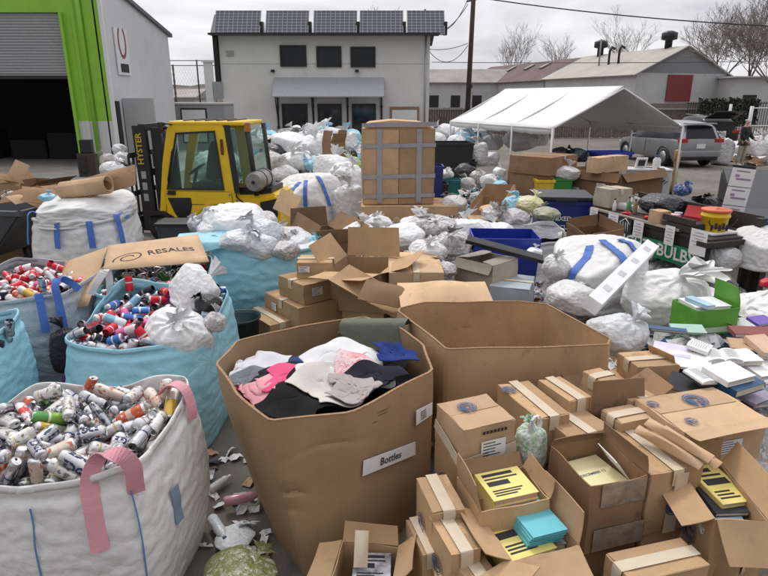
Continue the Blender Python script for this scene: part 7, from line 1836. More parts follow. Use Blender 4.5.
# bins at right
dc = thing('dark_container', 'large dark grey plastic container with sloping lid at the right edge', 'container', (PY(768, 200, 9.8).x+1.05, 10.5, 0), -.30)
M_DKG = mat('dark_grey_lid', (.035, .037, .042), .5, var=.1)
prism('tub', [(-1.1, 0), (1.2, 0), (1.3, .70), (-1.2, .70)], -.8, .8, 'y', M_BLACK, dc, .03)
quadsheet('lid', [(-1.25, -.9, .70), (1.35, -.9, .72), (1.3, .55, 1.22), (-1.2, .55, 1.20)], M_DKG, dc, .05, 4, 4, .02)
prism('lid_side', [(-.88, .70), (.55, .72), (.55, 1.19)], -1.22, -1.18, 'x', M_DKG, dc); prism('back', [(-1.2, .70), (1.3, .70), (1.28, 1.20), (-1.18, 1.2)], .55, .6, 'y', M_DKG, dc)
box('mark', (-.35, -.37, .945), (.16, .09, .012), M_WPAINT, dc, rot=Euler((.33, 0, 0)))
bin_('blue_crate', 'blue slatted plastic crate in front of the dark container', 760, 214, 7.7, .42, .34, .26, mat('crate_blue', (.03, .08, .22), .4), cat='crate').location.z = .72
o = thing('metal_rack', 'small black rack carrying the blue crate', 'rack', (PY(760, 220, 7.9).x, 7.9, 0)); box('top', (0, 0, .70), (.6, .5, .03), M_BLACK, o)
for x in (-.27, .27):
    for y in (-.22, .22): rod('leg', (x, y, 0), (x, y, .7), .02, M_BLACK, o)
bag('white woven sack under the right end of the sorting table', 760, 250, 22, 6.9, 'e', F_WOVEN, .4, 1.2)
bag('white sack with faint print under the table end post', 722, 256, 18, 6.9, 'd', F_GREYW, .4, .9)
bag('dark grey sack beneath the table end', 695, 272, 17, 6.3, 'g', F_BLACK, .4, .7)
bag('red bag edge at the right border below the white sack', 768, 283, 8, 5.8, 'a', _M['red_plastic'], .4, .8)
mE = mound('mixed_recycling', 'grey sacks and scraps packed under the sorting table', 3.9, 7.6, .8, 1.3, .5, _M['grey_mix'], 8, 50, .06)
# ================================================================== white bags, middle right
fb = bag('large white bulk bag with blue straps right of the blue tote', 598, 276, 43, 6.2, 'e', F_WOVEN, .25, 1.0, name='bulk_bag', cat='bulk bag')
drape('lifting_strap', fb, [(.0, -1, z) for z in (.2, .5, .9, 1.5)]+[(.0, -.4, 2), (.0, 0, 2)], .085, F_BLUEW, .03, (1, 0, 0))
drape('lifting_strap', fb, [(.75, -.9, z) for z in (.6, .9, 1.3)]+[(.5, -.3, 1.5)], .07, F_BLUEW, .03, (1, .6, 0))
drape('lifting_strap', fb, [(-1, -.55, z) for z in (.0, .3, .7, 1.1)]+[(-.6, 0, 1.5)], .08, F_BLUEW, .03, (.5, -1, 0))
bag('white sack beside the blue tote and the strapped bulk bag', 557, 268, 15, 6.0, 'b', F_WOVEN, .5, 1.2)
bag('grey plastic bag bulging below the strapped bulk bag', 573, 297, 26, 5.3, 'c', F_GREYW, .5, .8)
bag('dark grey sheet bag on top of the strapped bulk bag beside the carton', 587, 240, 21, 7.6, 'g', film('dark_grey_film', (.13, .13, .135)), .2, .6)
carton('torn brown carton with raised flaps in front of the blue recycling bin', (568, 229), (592, 238), (577, 220), .95, .3, CBD, {'F': (.10, 55), 'L': (.13, 75), 'R': (.12, 75), 'B': (.14, 80)}, tilt=(.1, .12))
carton('tan carton lying between the dark sheet and the foam board', (616, 249), (640, 243), (607, 238), .85, .2, CBL, tape='x')
fo = thing('foam_board', 'thick white foam packing board leaning across the white bags', 'packaging', PZ(588, 311, .86)); q0 = fo.location; q1 = PZ(647, 252, 1.0)-q0
L_ = q1.length; M = frame3((0, 0, 0), q1, (-.5, .5, .35))
o = bmo('board', boxbody(L_, .13, .12, .01, 4, False, .0), mat('white_foam', (.82, .82, .83), .7, var=.04, bs=.3, bscale=50), fo); sharp(o); o.matrix_local = M @ Matrix.Translation((L_/2, 0, .0))
for x in (.3, .7, 1.1, 1.5): 
    if x < L_: box('notch', (x-L_/2, .0, .118), (.10, .06, .01), mat('foam_recess', (.55, .55, .57), .8), o)
bag('large billowing white sack in front of the sorting table', 665, 297, 45, 5.3, 'd', F_WOVEN, 2.2, .82)
bag('white translucent bag at the corner of the empty bulk box', 618, 335, 31, 4.3, 'b', film('milky_bag', (.60, .62, .64), .3, second=[(.7, .7, .72), (.55, .6, .6), (.62, .7, .64), (.7, .68, .7)], cell=8), 2.2, .95)
# draped cloth and bag at the right
cloth('crumpled off white sheet draped over the rubbish at the right', (PZ(738, 285, .85).x, PZ(738, 285, .85).y), 1.25, lambda x, y: .68+.10*np.sin(x*6)*np.cos(y*5), F_WOVEN, 8, .62, name='plastic_sheet', cat='sheet', group=None, n=34)
bag('peach coloured scrap bag beside the dark sack', 692, 277, 14, 5.9, 'g', film('peach_film', (.55, .36, .27)), 1.2, .4)
cloth('creased white sheet right of the green box', (PZ(755, 310, .8).x, PZ(755, 310, .8).y), .8, lambda x, y: .62+.06*np.sin(x*7), F_GREYW, 9, .62, name='plastic_sheet', cat='sheet', group=None)
mD = mound('mixed_recycling', 'loose paper rubbish heaped behind the cartons at the right', 2.85, 4.7, 1.25, 1.25, .62, film('paper_mix', (.50, .49, .48), .7, second=[(.7, .7, .7), (.35, .2, .11), (.6, .6, .62), (.1, .1, .12), (.72, .70, .66), (.2, .3, .35), (.5, .45, .4)], cell=9), 12, 90, .05)
litter('loose_papers', 'loose white pages and magazines sliding over the pile at the right', 2.95, 4.35, .75, .62, on(mD, .05), 160, [M_PAPER, M_PAPER, mat('newsprint', (.62, .61, .58), .9, var=.25, vs=40), M_PAPER, mat('cover_picture', (.38, .39, .42), .35, var=.8, vs=14), M_NAVY], (.07, .13), 17, .10)
litter('paper_litter', 'torn pages and wrappers scattered over the right of the pile', 2.75, 4.75, 1.0, .95, on(mD, .02), 1100, [M_PAPER, M_PAPER, F_WHITE, CB, M_INK, F_GREYW, mat('mint_card', (.40, .58, .50)), M_NAVY, M_PAPER, CBL, M_PAPER, F_WHITE], (.03, .085), 15)
gb2 = carton('bright green carton of printed leaflets on the pile', (698, 311), (741, 308), (702, 297), .90, .21, mat('bright_green_card', (.10, .33, .03), .5, var=.12), {'R': (.17, 95)}, support=False)
w_, d_, h2 = dims(gb2)
quadsheet('band', [(-w_/2+.01, -d_/2-.012, .02), (w_/2-.01, -d_/2-.012, .02), (w_/2-.01, -d_/2-.012, .065), (-w_/2+.01, -d_/2-.012, .065)], mat('pale_green_band', (.45, .55, .40), .6), gb2, .002)
for i in range(3):
    lf = book(['pale lilac stack of leaflets in the green carton', 'white leaflets on top of the lilac stack', 'small pale blue leaflet at the left of the green carton'][i], gb2, ((.0, .0, -.09)[i], (0, .02, -.04)[i], .15+.035*i), (w_*.86, w_*.8, w_*.2)[i], d_*.8, .03, (.02, -.05, .1)[i], (mat('lilac_paper', (.62, .58, .72), .7), M_PAPER, mat('pale_blue_paper', (.40, .58, .68), .7))[i], name='leaflets', cat='leaflets', page=M_PAPER)
def openbook(label, px, py, z, s, rz, tilt=(0, 0), cover=None):
    p = PZ(px, py, z); t_ = thing('open_book', label, 'book', p, rz); t_.rotation_euler = (tilt[0], tilt[1], rz)
    for sd in (-1, 1):
        v = []; n = 10
        for k in range(n+1):
            x = s*.72*k/n; hh = .045*s/.3*math.sin(PI*min(1, k/n*1.0))**.6*(1-.5*k/n)+.012
            for y in (-s/2, s/2): v += [(sd*x, y, hh), (sd*x, y, 0)]
        f = []
        for k in range(n):
            a = 4*k; f += [(a, a+4, a+6, a+2), (a+1, a+3, a+7, a+5), (a, a+1, a+5, a+4), (a+2, a+6, a+7, a+3)]
        f.append((4*n, 4*n+1, 4*n+3, 4*n+2)); o = mk('pages', v, f, M_PAPER, t_, True); sharp(o, 40)
        bm = bmesh.new()
        for k in range(7): bx(bm, (sd*s*.36, s*.36-k*s*.11, .062*s/.3), (s*.5, s*.025, .001), rot=Euler((0, sd*.08, 0)))
        bmo('print', bm, mat('grey_text', (.42, .42, .42), .9), t_)
    box('cover', (0, 0, -.006), (s*1.5, s*1.04, .012), cover or M_NAVY, t_)
    return t_
openbook('open white book with black cover in the centre of the paper pile', 706, 378, .82, .16, .35, (.1, .15), M_INK)
openbook('open book lying above the other open ones', 722, 357, .82, .15, -.2, (.1, -.1), M_PAPER)
openbook('open book with white pages leaning at the top of the paper pile', 700, 347, .84, .14, .9, (.15, .1), M_PAPER)
book('thick hardback with dark blue cover at the right of the paper pile', None, PZ(735, 386, .78), .27, .20, .05, .45, M_NAVY, name='book', tilt=.1)
book('white book lying on the dark blue hardback', None, PZ(728, 376, .84), .24, .19, .035, .4, M_PAPER, tilt=.12)
book('white paperback in the middle of the paper pile', None, PZ(740, 359, .80), .22, .17, .03, .1, M_PAPER, tilt=.1)
book('peach coloured book at the right border', None, PZ(763, 348, .84), .16, .2, .04, .2, mat('peach_card', (.62, .42, .30), .6), tilt=.25)
book('dark red book under the green carton', None, PZ(752, 334, .80), .3, .14, .03, -.1, mat('dark_red_card', (.22, .06, .05), .6), tilt=.1)
book('violet booklet right of the green carton', None, PZ(761, 322, .84), .17, .12, .02, .3, mat('violet_card', (.16, .09, .40), .5), tilt=.2)
book('pale lilac papers above the brown cartons', None, PZ(672, 352, .80), .24, .18, .02, -.5, _M['lilac_paper'], tilt=.1)
book('dark booklet with red edge left of the green carton', None, PZ(668, 331, .80), .26, .06, .02, -.3, M_NAVY, tilt=.1)
book('mint green card beside the billowing sack', None, PZ(688, 330, .80), .24, .12, .015, -.1, _M['mint_card'], tilt=.2)
book('black album under the open white book', None, PZ(694, 392, .72), .30, .2, .05, -.6, M_INK, tilt=.2)
book('white magazine curling over the brown cartons', None, PZ(690, 362, .79), .26, .2, .015, -.4, M_PAPER, tilt=.18)
book('white letter bundle at the right border below the peach book', None, PZ(764, 372, .74), .22, .16, .03, .3, M_PAPER, tilt=.15)
book('blue grey folder at the right border above the emblem carton', None, PZ(762, 400, .68), .26, .16, .03, .2, mat('slate_card', (.12, .16, .22), .6), tilt=.1)
book('mauve booklet under the white ones at the right', None, PZ(752, 396, .70), .22, .18, .02, .5, mat('mauve_card', (.30, .26, .34), .6), tilt=.1)
book('tan envelope at the right of the paper pile', None, PZ(745, 346, .83), .2, .16, .015, -.3, CBL, tilt=.1)
# ================================================================== gaylord boxes
g1_, ring1, c1 = gaylord('tall brown bulk box of clothes with a white worded strip on its side', [(270, 421), (350, 411), (434, 371), (424, 345), (396, 324), (364, 317), (300, 325), (236, 341), (215, 364), (236, 393)], .95, CBG, (.82, .98), boff=(.10, -.04), soft=.05, slump=.014, dents=[(PY(291, 498, 2.62).x, PY(291, 498, 2.62).y, PY(291, 498, 2.62).z, .075, .035), (PY(289, 519, 2.56).x, 2.56, PY(289, 519, 2.56).z, .085, .045), (PY(330, 436, 2.75).x, 2.8, .80, .2, .012)])
g2_, ring2, c2 = gaylord('wide empty brown bulk box with clean inner walls', [(447, 349), (610, 345), (612, 339), (548, 304), (520, 301), (425, 302), (399, 308), (397, 311)], .95, CBG, .97, soft=.02, slump=.012)
box('floor_panel', (0, 0, .14), (.95, .85, .02), CBG, g2_)
for o_, ang_ in ((g1_, 0), ):
    # pallet under the clothes box
    pass
pl_ = thing('pallet', 'blue plastic pallet under the bulk box of clothes', 'pallet', (c1.x, c1.y, 0), .6)
for x in (-.33, 0, .33): box('runner', (x, 0, .05), (.09, .75, .10), M_BLU2, pl_)
box('deck', (0, 0, .11), (.76, .76, .03), M_BLU2, pl_)
def surf_pt(ring, c, px, py, z):
    """point on the front wall hit by the pixel ray, with its outward normal (wall taken at full size)"""
    d = ray(px, py); best = None
    for i in range(len(ring)):
        a, b = ring[i], ring[(i+1) % len(ring)]
        for zz in [x*.02 for x in range(5, 48)]:
            pass
    return best
def wallquad(t, ring, c, base, px, m, th=.002, off=.02, name='label', z=.95):
    """sheet with 4 corner pixels on the tapered outer wall"""
    out_ = []
    from mathutils.geometry import intersect_line_plane
    for q in px:
        d = ray(*q); o0 = Vector((0, 0, CAMH)); best = None
        for i in range(len(ring)):
            a, b = ring[i], ring[(i+1) % len(ring)]
            A0, B0 = Vector((a.x*.82+.10, a.y*.98-.04, 0))+c, Vector((b.x*.82+.10, b.y*.98-.04, 0))+c; A1, B1 = Vector((a.x, a.y, z))+c, Vector((b.x, b.y, z))+c
            n_ = (B0-A0).cross(A1-A0).normalized(); h = intersect_line_plane(o0, o0+d, A0, n_)
            if h is None: continue
            k = h.z/z; lo, hi = A0.lerp(A1, k), B0.lerp(B1, k); s = (h-lo).dot(hi-lo)/(hi-lo).length_squared
            pen = max(0, -s, s-1)
            if n_.dot(d) < 0 and h.z > 0 and (best is None or pen < best[2]-1e-3): best = (h, n_, pen)
        h, n_, _p = best; out_.append(h+n_*off-c)
    return quadsheet(name, out_, m, t, th, 6, 2), out_
lab, Q = wallquad(g1_, ring1, c1, .80, [(359, 474), (411, 453), (411, 440), (359, 459)], M_PAPER, off=.032)
mid = sum(Q, Vector())/4; nrm = (Q[1]-Q[0]).cross(Q[3]-Q[0]).normalized()
text('lettering', 'Bottles', .062, frame3(mid+nrm*.006, Q[1]-Q[0], Q[3]-Q[0]), M_INK, g1_, .014)
lab, Q = wallquad(g1_, ring1, c1, .80, [(412, 424), (428, 413), (428, 401), (412, 409)], M_PAPER, off=.03)
mid = sum(Q, Vector())/4; nrm = (Q[1]-Q[0]).cross(Q[3]-Q[0]).normalized()
bm = bmesh.new(); Mq = frame3(mid+nrm*.004, Q[1]-Q[0], Q[3]-Q[0])
for k in range(5): bx(bm, Mq @ Vector((-.01, .022-.012*k, 0)), (.05, .004, .001), rot=Mq.to_euler())
bmo('print', bm, M_INK, g1_)
def stampline(px0, px1, w_):
    l_, Q_ = wallquad(g1_, ring1, c1, .80, [(px0[0], px0[1]), (px1[0], px1[1]), (px1[0], px1[1]-w_), (px0[0], px0[1]-w_)], mat('brown_print', (.14, .09, .055), .9), off=.022, name='printed_line', th=.001)
stampline((352, 424), (385, 411), .8); stampline((352, 421), (385, 408), .8); stampline((360, 426), (374, 421), .8)
# ------------------------------------------------------------------ clothes
def hf(x, y):
    return .76+.11*np.exp(-(((x+.38)/.5)**2+((y-3.45)/.5)**2))+.03*np.sin(x*9+1)*np.cos(y*8)+.022*np.sin(x*19+y*7)*np.sin(y*17-x*5+1)
R1 = [(Vector((p.x, p.y, 0))) for p in ring1]
hull = np.array([[p.x*.93+c1.x, p.y*.93+c1.y] for p in ring1])
def inside(P):
    c = np.array([c1.x, c1.y]); d = P[:, :2]-c; ang = np.arctan2(d[:, 1], d[:, 0]); ha = np.arctan2(hull[:, 1]-c[1], hull[:, 0]-c[0]); hr = np.hypot(hull[:, 0]-c[0], hull[:, 1]-c[1]); o = np.argsort(ha)
    lim = np.interp(ang, ha[o], hr[o], period=2*PI)*.97; r = np.hypot(d[:, 0], d[:, 1]); k = np.minimum(1, lim/(r+1e-9)); P[:, :2] = c+d*k[:, None]; return P
def fabric(name, c_, pat=None):
    return film(name, c_, .9, .12, 26, .12, second=pat, cell=40, spec=.15)
mk('clothes_filling', [(c1.x+math.cos(a)*r, c1.y+math.sin(a)*r, z) for r, z in ((.46, .5), (.40, .60), (.2, .70), (.01, .72)) for a in [2*PI*k/20 for k in range(20)]], [(i*20+k, i*20+(k+1) % 20, i*20+20+(k+1) % 20, i*20+20+k) for i in range(3) for k in range(20)], fabric('dark_mixed_cloth', (.03, .03, .04)))
bpy.data.objects['clothes_filling'].parent = g1_; bpy.data.objects['clothes_filling'].location = (-c1.x, -c1.y, 0)
CL = [
 (330, 372, .62, (.02, .02, .022), 'black garment spread across the middle of the clothes', .55),
 (357, 357, .60, (.012, .012, .014), 'large black jacket at the back of the clothes box', .5),
 (385, 378, .5, (.015, .015, .02), 'black garment against the right wall of the clothes box', .5),
 (300, 372, .40, (.12, .07, .045), 'brown garment in the middle of the clothes', .5),
 (314, 366, .34, (.03, .06, .16), 'navy blue garment behind the white shirt', .5),
 (255, 372, .46, (.62, .62, .66), 'white garment with a rounded hem at the left of the clothes', .5),
 (256, 384, .34, (.18, .20, .22), 'grey garment on the white one at the left', .5),
 (247, 396, .34, (.16, .01, .03), 'maroon garment near the left rim', .5),
 (280, 384, .36, (.02, .02, .025), 'black sleeve between the maroon and the bright pink garments', .45),
 (268, 404, .50, (.72, .34, .38), 'pale pink garment along the front rim', .55),
 (293, 390, .30, (.72, .10, .22), 'bright pink garment on the pale pink one', .5),
 (302, 408, .40, (.015, .015, .015), 'black garment at the front rim between pink and white', .5),
 (340, 378, .48, (.72, .72, .72), 'white shirt in the centre of the clothes', .5),
 (331, 398, .36, (.60, .57, .52), 'white garment with dark pattern at the front rim', .5),
 (358, 385, .30, (.68, .30, .30), 'white and red garment right of the white shirt', .5),
 (380, 395, .36, (.02, .02, .03), 'dark garment at the front right of the clothes box', .5),
 (352, 402, .3, (.4, .35, .34), 'patterned multicolour garment at the front right rim', .45),
 (393, 366, .3, (.02, .04, .18), 'deep blue garment at the right wall of the clothes box', .45),
]
top_ = [0]
for i, (px, py, s, c_, lb, cp) in enumerate(CL):
    p = PZ(px, py, .86); off = .004+.009*i
    pat = [(.7, .68, .64), (.1, .09, .1), (.5, .3, .3), (.6, .6, .58)] if 'pattern' in lb and 0 else ([(.7, .7, .7), (.6, .12, .15), (.72, .70, .7)] if 'white and red' in lb else None)
    cloth(lb, (p.x, p.y), s*1.35, hf, fabric('fabric_%d' % i, c_, pat), 40+i, cp*1.08, off=off, bound=inside, n=20, th=.010, iters=75)
cap = thing('cap', 'round white knitted cap at the right of the clothes', 'cap', PZ(381, 386, .86)); cap.rotation_euler = (-.5, .2, 0)
lathe('crown', [(.085, 0), (.088, .02), (.078, .05), (.05, .072), (.012, .08)], fabric('white_knit', (.70, .70, .72)), cap, 24); lathe('band', [(.088, -.012), (.094, -.008), (.094, .012), (.088, .016)], _M['white_knit'] if 'white_knit' in _M else bpy.data.materials['white_knit'], cap, 24)
oc = PZ(372, 323, .96)
cloth('olive grey cloth hanging over the back rim of the clothes box', (oc.x+.03, oc.y-.02), .50, lambda x, y: np.where(np.abs(y-oc.y) < .05, .97, np.maximum(.60, .97-(np.abs(y-oc.y)-.05)*2.4)), fabric('olive_cloth', (.15, .16, .12)), 77, .8, group=None)
cloth('dark green cloth slumped between the two bulk boxes', (PZ(392, 318, .8).x+.06, 4.15), .4, lambda x, y: .72+0*x, fabric('dark_green_cloth', (.012, .03, .025)), 78, .6, group=None)
# ================================================================== cartons, lower right
GP = 'book cartons piled at the lower right'
# back layer
carton('closed brown carton beside the milky bag, nearest to the bulk box corner', (560, 373), (600, 372), (556, 352), .72, .3, CB, tape='y', group=GP)
carton('brown carton with taped seam below the paper pile', (638, 368), (680, 365), (618, 353), .80, .22, CB, tape='x', labs=[('F', -.12, .0, .06, .08)], group=GP)
carton('wide brown carton with pale tape lying under the one below the paper pile', (640, 398), (678, 389), (612, 370), .66, .26, CB, tape='x', group=GP)
carton('brown carton wedged right of the taped ones, flap leaning', (682, 386), (706, 380), (672, 368), .62, .3, CB, {'L': (.26, 60), 'F': (.2, 30), 'R': (.2, 140), 'B': (.2, 120)}, group=GP)
carton('closed carton with pale tape and blue print at the left of the back row', (538, 420), (570, 414), (513, 383), .78, .3, CB, tape='y', emb=(('T', -.09, .13, .045),), group=GP)
carton('closed carton with pale tape second in the back row', (570, 402), (592, 397), (552, 378), .80, .3, CB, tape='y', group=GP)
carton('dark open carton whose front flap stands upright in the back row', (590, 414), (645, 410), (588, 388), .70, .34, CBD, {'F': (.20, 92), 'L': (.18, 150), 'R': (.22, 30), 'B': (.2, 20)}, group=GP)
carton('small pale carton lying between the dark upright flap and the large emblem carton', (622, 424), (652, 418), (612, 408), .76, .16, CBL, tape='x', labs=[('F', .03, 0, .09, .05)], group=GP)
carton('small brown carton tucked behind the dark upright flap', (632, 402), (656, 396), (624, 388), .78, .18, CB, tape='y', group=GP)
carton('narrow carton standing on edge by the milky bag', (604, 384), (622, 380), (600, 368), .84, .2, CB, tape='x', group=GP)
# tall box with white-green bag beside
carton('closed tall carton with a blue emblem on its left side and taped top', (571, 439), (612, 428), (546, 411), .72, .42, CB, tape='y', emb=(('L', .02, .02, .065),), group=GP)
b0 = carton('closed carton with emblem on top and white label at the left of the group', (463, 431), (516, 419), (444, 403), .86, .24, CBL, tape=None, emb=(('T', -.03, .04, .055),), labs=[('F', .02, -.015, .15, .10)], group=GP, support=False)
w_, d_, h2 = dims(b0)
bm = bmesh.new(); Mf = face_M('F', w_, d_, h2, .03, .085, .013)
for k in range(7): bx(bm, Mf @ Vector((-.07+k*.022, 0, 0)), (.016, .0012, .018))
bmo('printed_band', bm, M_INK, b0)
ribbon('tape', [(-w_/2-.012, .14, h2*.55), (-w_/2-.014, -.02, h2*.38), (-w_/2-.010, -d_/2-.008, h2*.22), (-.08, -d_/2-.016, h2*.22), (w_/2+.005, -d_/2-.014, h2*.34)], .065, M_TAPE, b0, (0, 0, 1), .002)
carton('tall closed carton standing below the emblem carton', None, None, None, .62, .62, CB, tape='y', rect=(b0.location+Vector((.0, .02, 0)), w_*1.0, d_*.95, b0.rotation_euler.z+.06), emb=(('L', 0, .12, .07),), group=GP, support=False)
# the December carton
bd = carton('dark open carton of pale yellow books, two grey tape patches on its front', (592, 487), (649, 475), (568, 443), .70, .40, CBD, {'R': (.10, 84), 'B': (.05, 95)}, labs=[('L', .05, .02, .035, .06)], group=GP)
w_, d_, h2 = dims(bd)
for u, v, a_, b_ in ((.02, .135, .26, .13), (.02, -.125, .30, .13)): decal('tape', face_M('F', w_, d_, h2, u, v, .011), a_, b_, M_CTAPE, bd)
quadsheet('inner_flap', [(w_/2-.02, -d_*.25, h2-.10), (w_/2-.02, d_*.2, h2-.08), (w_/2-.10, d_*.25, h2+.03), (w_/2-.10, -d_*.18, h2+.01)], M_PAPER, bd, .004, 4, 4, .01)
for i in range(5): book('pale yellow book printed DECEMBER on top in the dark open carton' if i == 4 else 'pale yellow book below the printed one in the dark open carton', bd, (-.01+.004*i, .02, .10+.04*i), w_*.80, d_*.78, .038, .02*i, M_YELP, 'DECEMBER 12' if i == 4 else None, titlem=M_BLUEINK, group=None if i == 4 else 'books in the dark open carton', ts=.026)
# carton with emblem/tape centre
bc = carton('square carton with torn tape and blue emblem on its front, mid group', (652, 476), (704, 466), (622, 430), .70, .36, CB, tape='y', emb=(('F', .0, -.02, .055),), group=GP)
w_, d_, h2 = dims(bc)
decal('tape', face_M('F', w_, d_, h2, .02, .07, .013), .075, .2, M_TAPE, bc); decal('tape', face_M('F', w_, d_, h2, -.01, -.12, .013), .075, .12, M_TAPE, bc)
for i, (px, py, L_, a, z) in enumerate(((668, 447, .46, -.95, .76), (678, 440, .46, -1.0, .80), (690, 447, .42, -1.1, .78))):
    o = scrap(['curled cardboard strip on the square carton, left of three', 'curled cardboard strip on the square carton, middle of three', 'curled cardboard strip on the square carton, right of three'][i], px, py, 0, L_*.8, .055, (.5, .1, a), CBL if i != 2 else CB, .05, z=z, name='cardboard_strip')
# big emblem carton
be = carton('large carton with a big blue emblem and print on its overhanging lid', (684, 433), (768, 418), (645, 398), .80, .26, CBL, tape=None, emb=(('T', .03, .07, .072, -.3), ('T', -.17, -.12, .035), ('T', -.24, .10, .035)), labs=[('F', .04, .0, .15, .08)], group=GP)
w_, d_, h2 = dims(be)
flap(w_, d_, h2, 'F', .09, -18, CBL, be, 5, curl=.03)
# right lower carton with emblem
bl_ = carton('open carton with a big emblem on its left side at the right border, magazines inside', (716, 520), (770, 522), (709, 462), .62, .40, CB, {'L': (.15, -30), 'F': (.20, -48), 'B': (.14, 80), 'R': (.15, 60)}, emb=(('L', .03, .0, .085),), labs=[('L', .06, .15, .08, .09)], group=GP)
w_, d_, h2 = dims(bl_)
for i, (nm_, m, tl_) in enumerate((('white', M_PAPER, None), ('blue and white', mat('sky_cover', (.30, .42, .60), .4), None), ('black', M_INK, None), ('yellow', M_YEL, 'bars'))):
    book('%s magazine %s in the open carton at the right border' % (nm_, ['at the bottom', 'low down', 'in the middle', 'on top'][i]), bl_, (-.02+.02*i, .04*i-.04, h2-.13+.028*i), w_*.7, d_*.6, .024, .15*i-.2, m, tl_, titlem=M_INK, ts=.05, name='magazine', cat='magazine', tilt=.08)
carton('small closed carton wedged beside the open one at the bottom right', (711, 552), (738, 566), (730, 540), .42, .3, CB, tape='x', group=GP, rect=None)
carton('closed carton with a wide pale tape at the bottom edge', (632, 584), (710, 566), (616, 552), .46, .34, CB, tape='x', tapem=mat('wide_pale_tape', (.58, .50, .38), .5), group=GP)
# open book cartons in the middle
bo = carton('open carton of pink edged yellow books with its left flap raised', (481, 513), (551, 500), (478, 474), .62, .34, CB, {'L': (.15, 74), 'R': (.09, 60), 'B': (.08, 60)}, emb=(('L', .02, -.02, .05),), group=GP)
w_, d_, h2 = dims(bo)
for i in range(5): book('yellow and white book on top of the stack with pink page edges' if i == 4 else 'book with pink page edges below the top one', bo, (.015, 0, h2-.15+.036*i), w_*.66, d_*.74, .034, .05, M_YEL if i == 4 else M_YELP, 'bars' if i == 4 else None, page=M_PAGEP, group=None if i == 4 else 'books with pink page edges', ts=.036, tilt=.04)
bt_ = carton('open carton of yellow books and aqua booklets, flaps thrown open', (512, 562), (580, 546), (492, 508), .52, .36, CB, {'F': (.20, -30), 'R': (.17, 78), 'L': (.14, 20), 'B': (.06, 70)}, group=GP, support=False)
w_, d_, h2 = dims(bt_)
for i in range(3): book(['yellow book at the bottom under the aqua booklets', 'yellow book in the middle under the aqua booklets', 'yellow book with dark title next to the aqua booklets'][i], bt_, (-.05, .0, h2-.13+.035*i), w_*.72, d_*.8, .032, .04*i, M_YEL, 'bars' if i == 2 else None, ts=.05)
for i in range(5): book(['aqua booklet at the bottom of its stack', 'aqua booklet second from the bottom of its stack', 'aqua booklet in the middle of its stack', 'aqua booklet second from the top of its stack', 'topmost aqua booklet with a creased cover'][i], bt_, (.045+.003*i, .02-.004*i, h2-.025+.014*i), w_*.52, d_*.66, .012, .03*math.sin(i*2), M_AQUA, page=M_AQUA, name='booklet', cat='booklet')
book('grey magazine slipped down beside the aqua booklets', bt_, (w_*.40, .02, h2-.09), w_*.25, d_*.6, .03, -.15, mat('grey_magazine', (.30, .34, .42), .4), name='magazine', cat='magazine')
quadsheet('torn_flap', [(-w_/2-.02, -d_/2+.02, h2), (-w_/2+.08, -d_/2-.10, h2+.04), (-w_/2-.10, -d_/2-.20, h2+.02), (-w_/2-.2, -d_/2-.02, h2-.03)], CB, bt_, .006, 4, 4, .02)
# taped cartons at the left front of the group
TG = 'cartons with a pale tape band'
def tapetop(t):
    pass
carton('taped carton with a blue tick mark, rearmost of the left front row', (433, 514), (465, 509), (421, 478), .60, .36, CB, tape='y', emb=(('L', .0, .02, .05),), group=GP)
x_ = carton('taped carton in the middle of the left front row', (452, 556), (481, 549), (434, 516), .55, .36, CB, tape='y', emb=(('L', .0, .02, .05),), group=GP)
carton('taped carton nearest to the camera in the left front row', (478, 598), (508, 588), (453, 557), .47, .34, CB, tape='y', emb=(('L', .0, .02, .05),), group=GP)
carton('lower closed carton behind the left front row', (423, 556), (442, 552), (408, 520), .40, .4, CB, tape='y', group=GP, support=False)
carton('lower closed carton at the bottom edge left of the taped row', (440, 592), (458, 590), (421, 557), .34, .34, CB, tape='y', group=GP, support=False)
bs = carton('small open carton of magazines in front of the clothes box', (330, 581), (392, 588), (348, 541), .30, .30, CB, {'L': (.12, -20), 'R': (.14, 40), 'B': (.10, 62), 'F': (.1, -30)}, group=GP, support=False)
w_, d_, h2 = dims(bs)
for i in range(4): book(['magazine at the bottom of the small open carton', 'magazine second from the bottom of the small open carton', 'magazine second from the top of the small open carton', 'white magazine with grey cover picture topmost in the small open carton'][i], bs, (.03, .01, h2-.12+.022*i), w_*.62, d_*.72, .02, .12, (M_PAPER, mat('grey_magazine', (.30, .34, .42)), M_NAVY, mat('cover_picture', (.38, .39, .42), .35, var=.8, vs=14))[i], 'bars' if i == 3 else None, ts=.05, name='magazine', cat='magazine')
scrap('pale torn paper strip standing in the small open carton', 361, 549, 0, .07, .17, (.9, .2, .2), M_TAPE, .02, z=.36, name='paper_strip', cat='paper')
# white green carrier bag
wg = film('white_green_carrier', (.70, .71, .72), .35, second=[(.72, .73, .74), (.72, .73, .74), (.10, .42, .05), (.74, .74, .75), (.7, .72, .72), (.16, .5, .08)], cell=7)
wb_ = bag('white carrier bag with green leaf print hanging between the cartons', 531, 448, 17, 2.95, 'h', wg, .5, 1.5)
for s_ in (-1, 1): ribbon('handle', [(s_*.35, -.2, .75), (s_*.45, -.2, 1.15), (s_*.1, -.25, 1.5), (-.25*s_, -.2, 1.15), (-.2*s_, -.15, .8)], .16, F_WHITE, wb_, (0, 1, 0), .02)
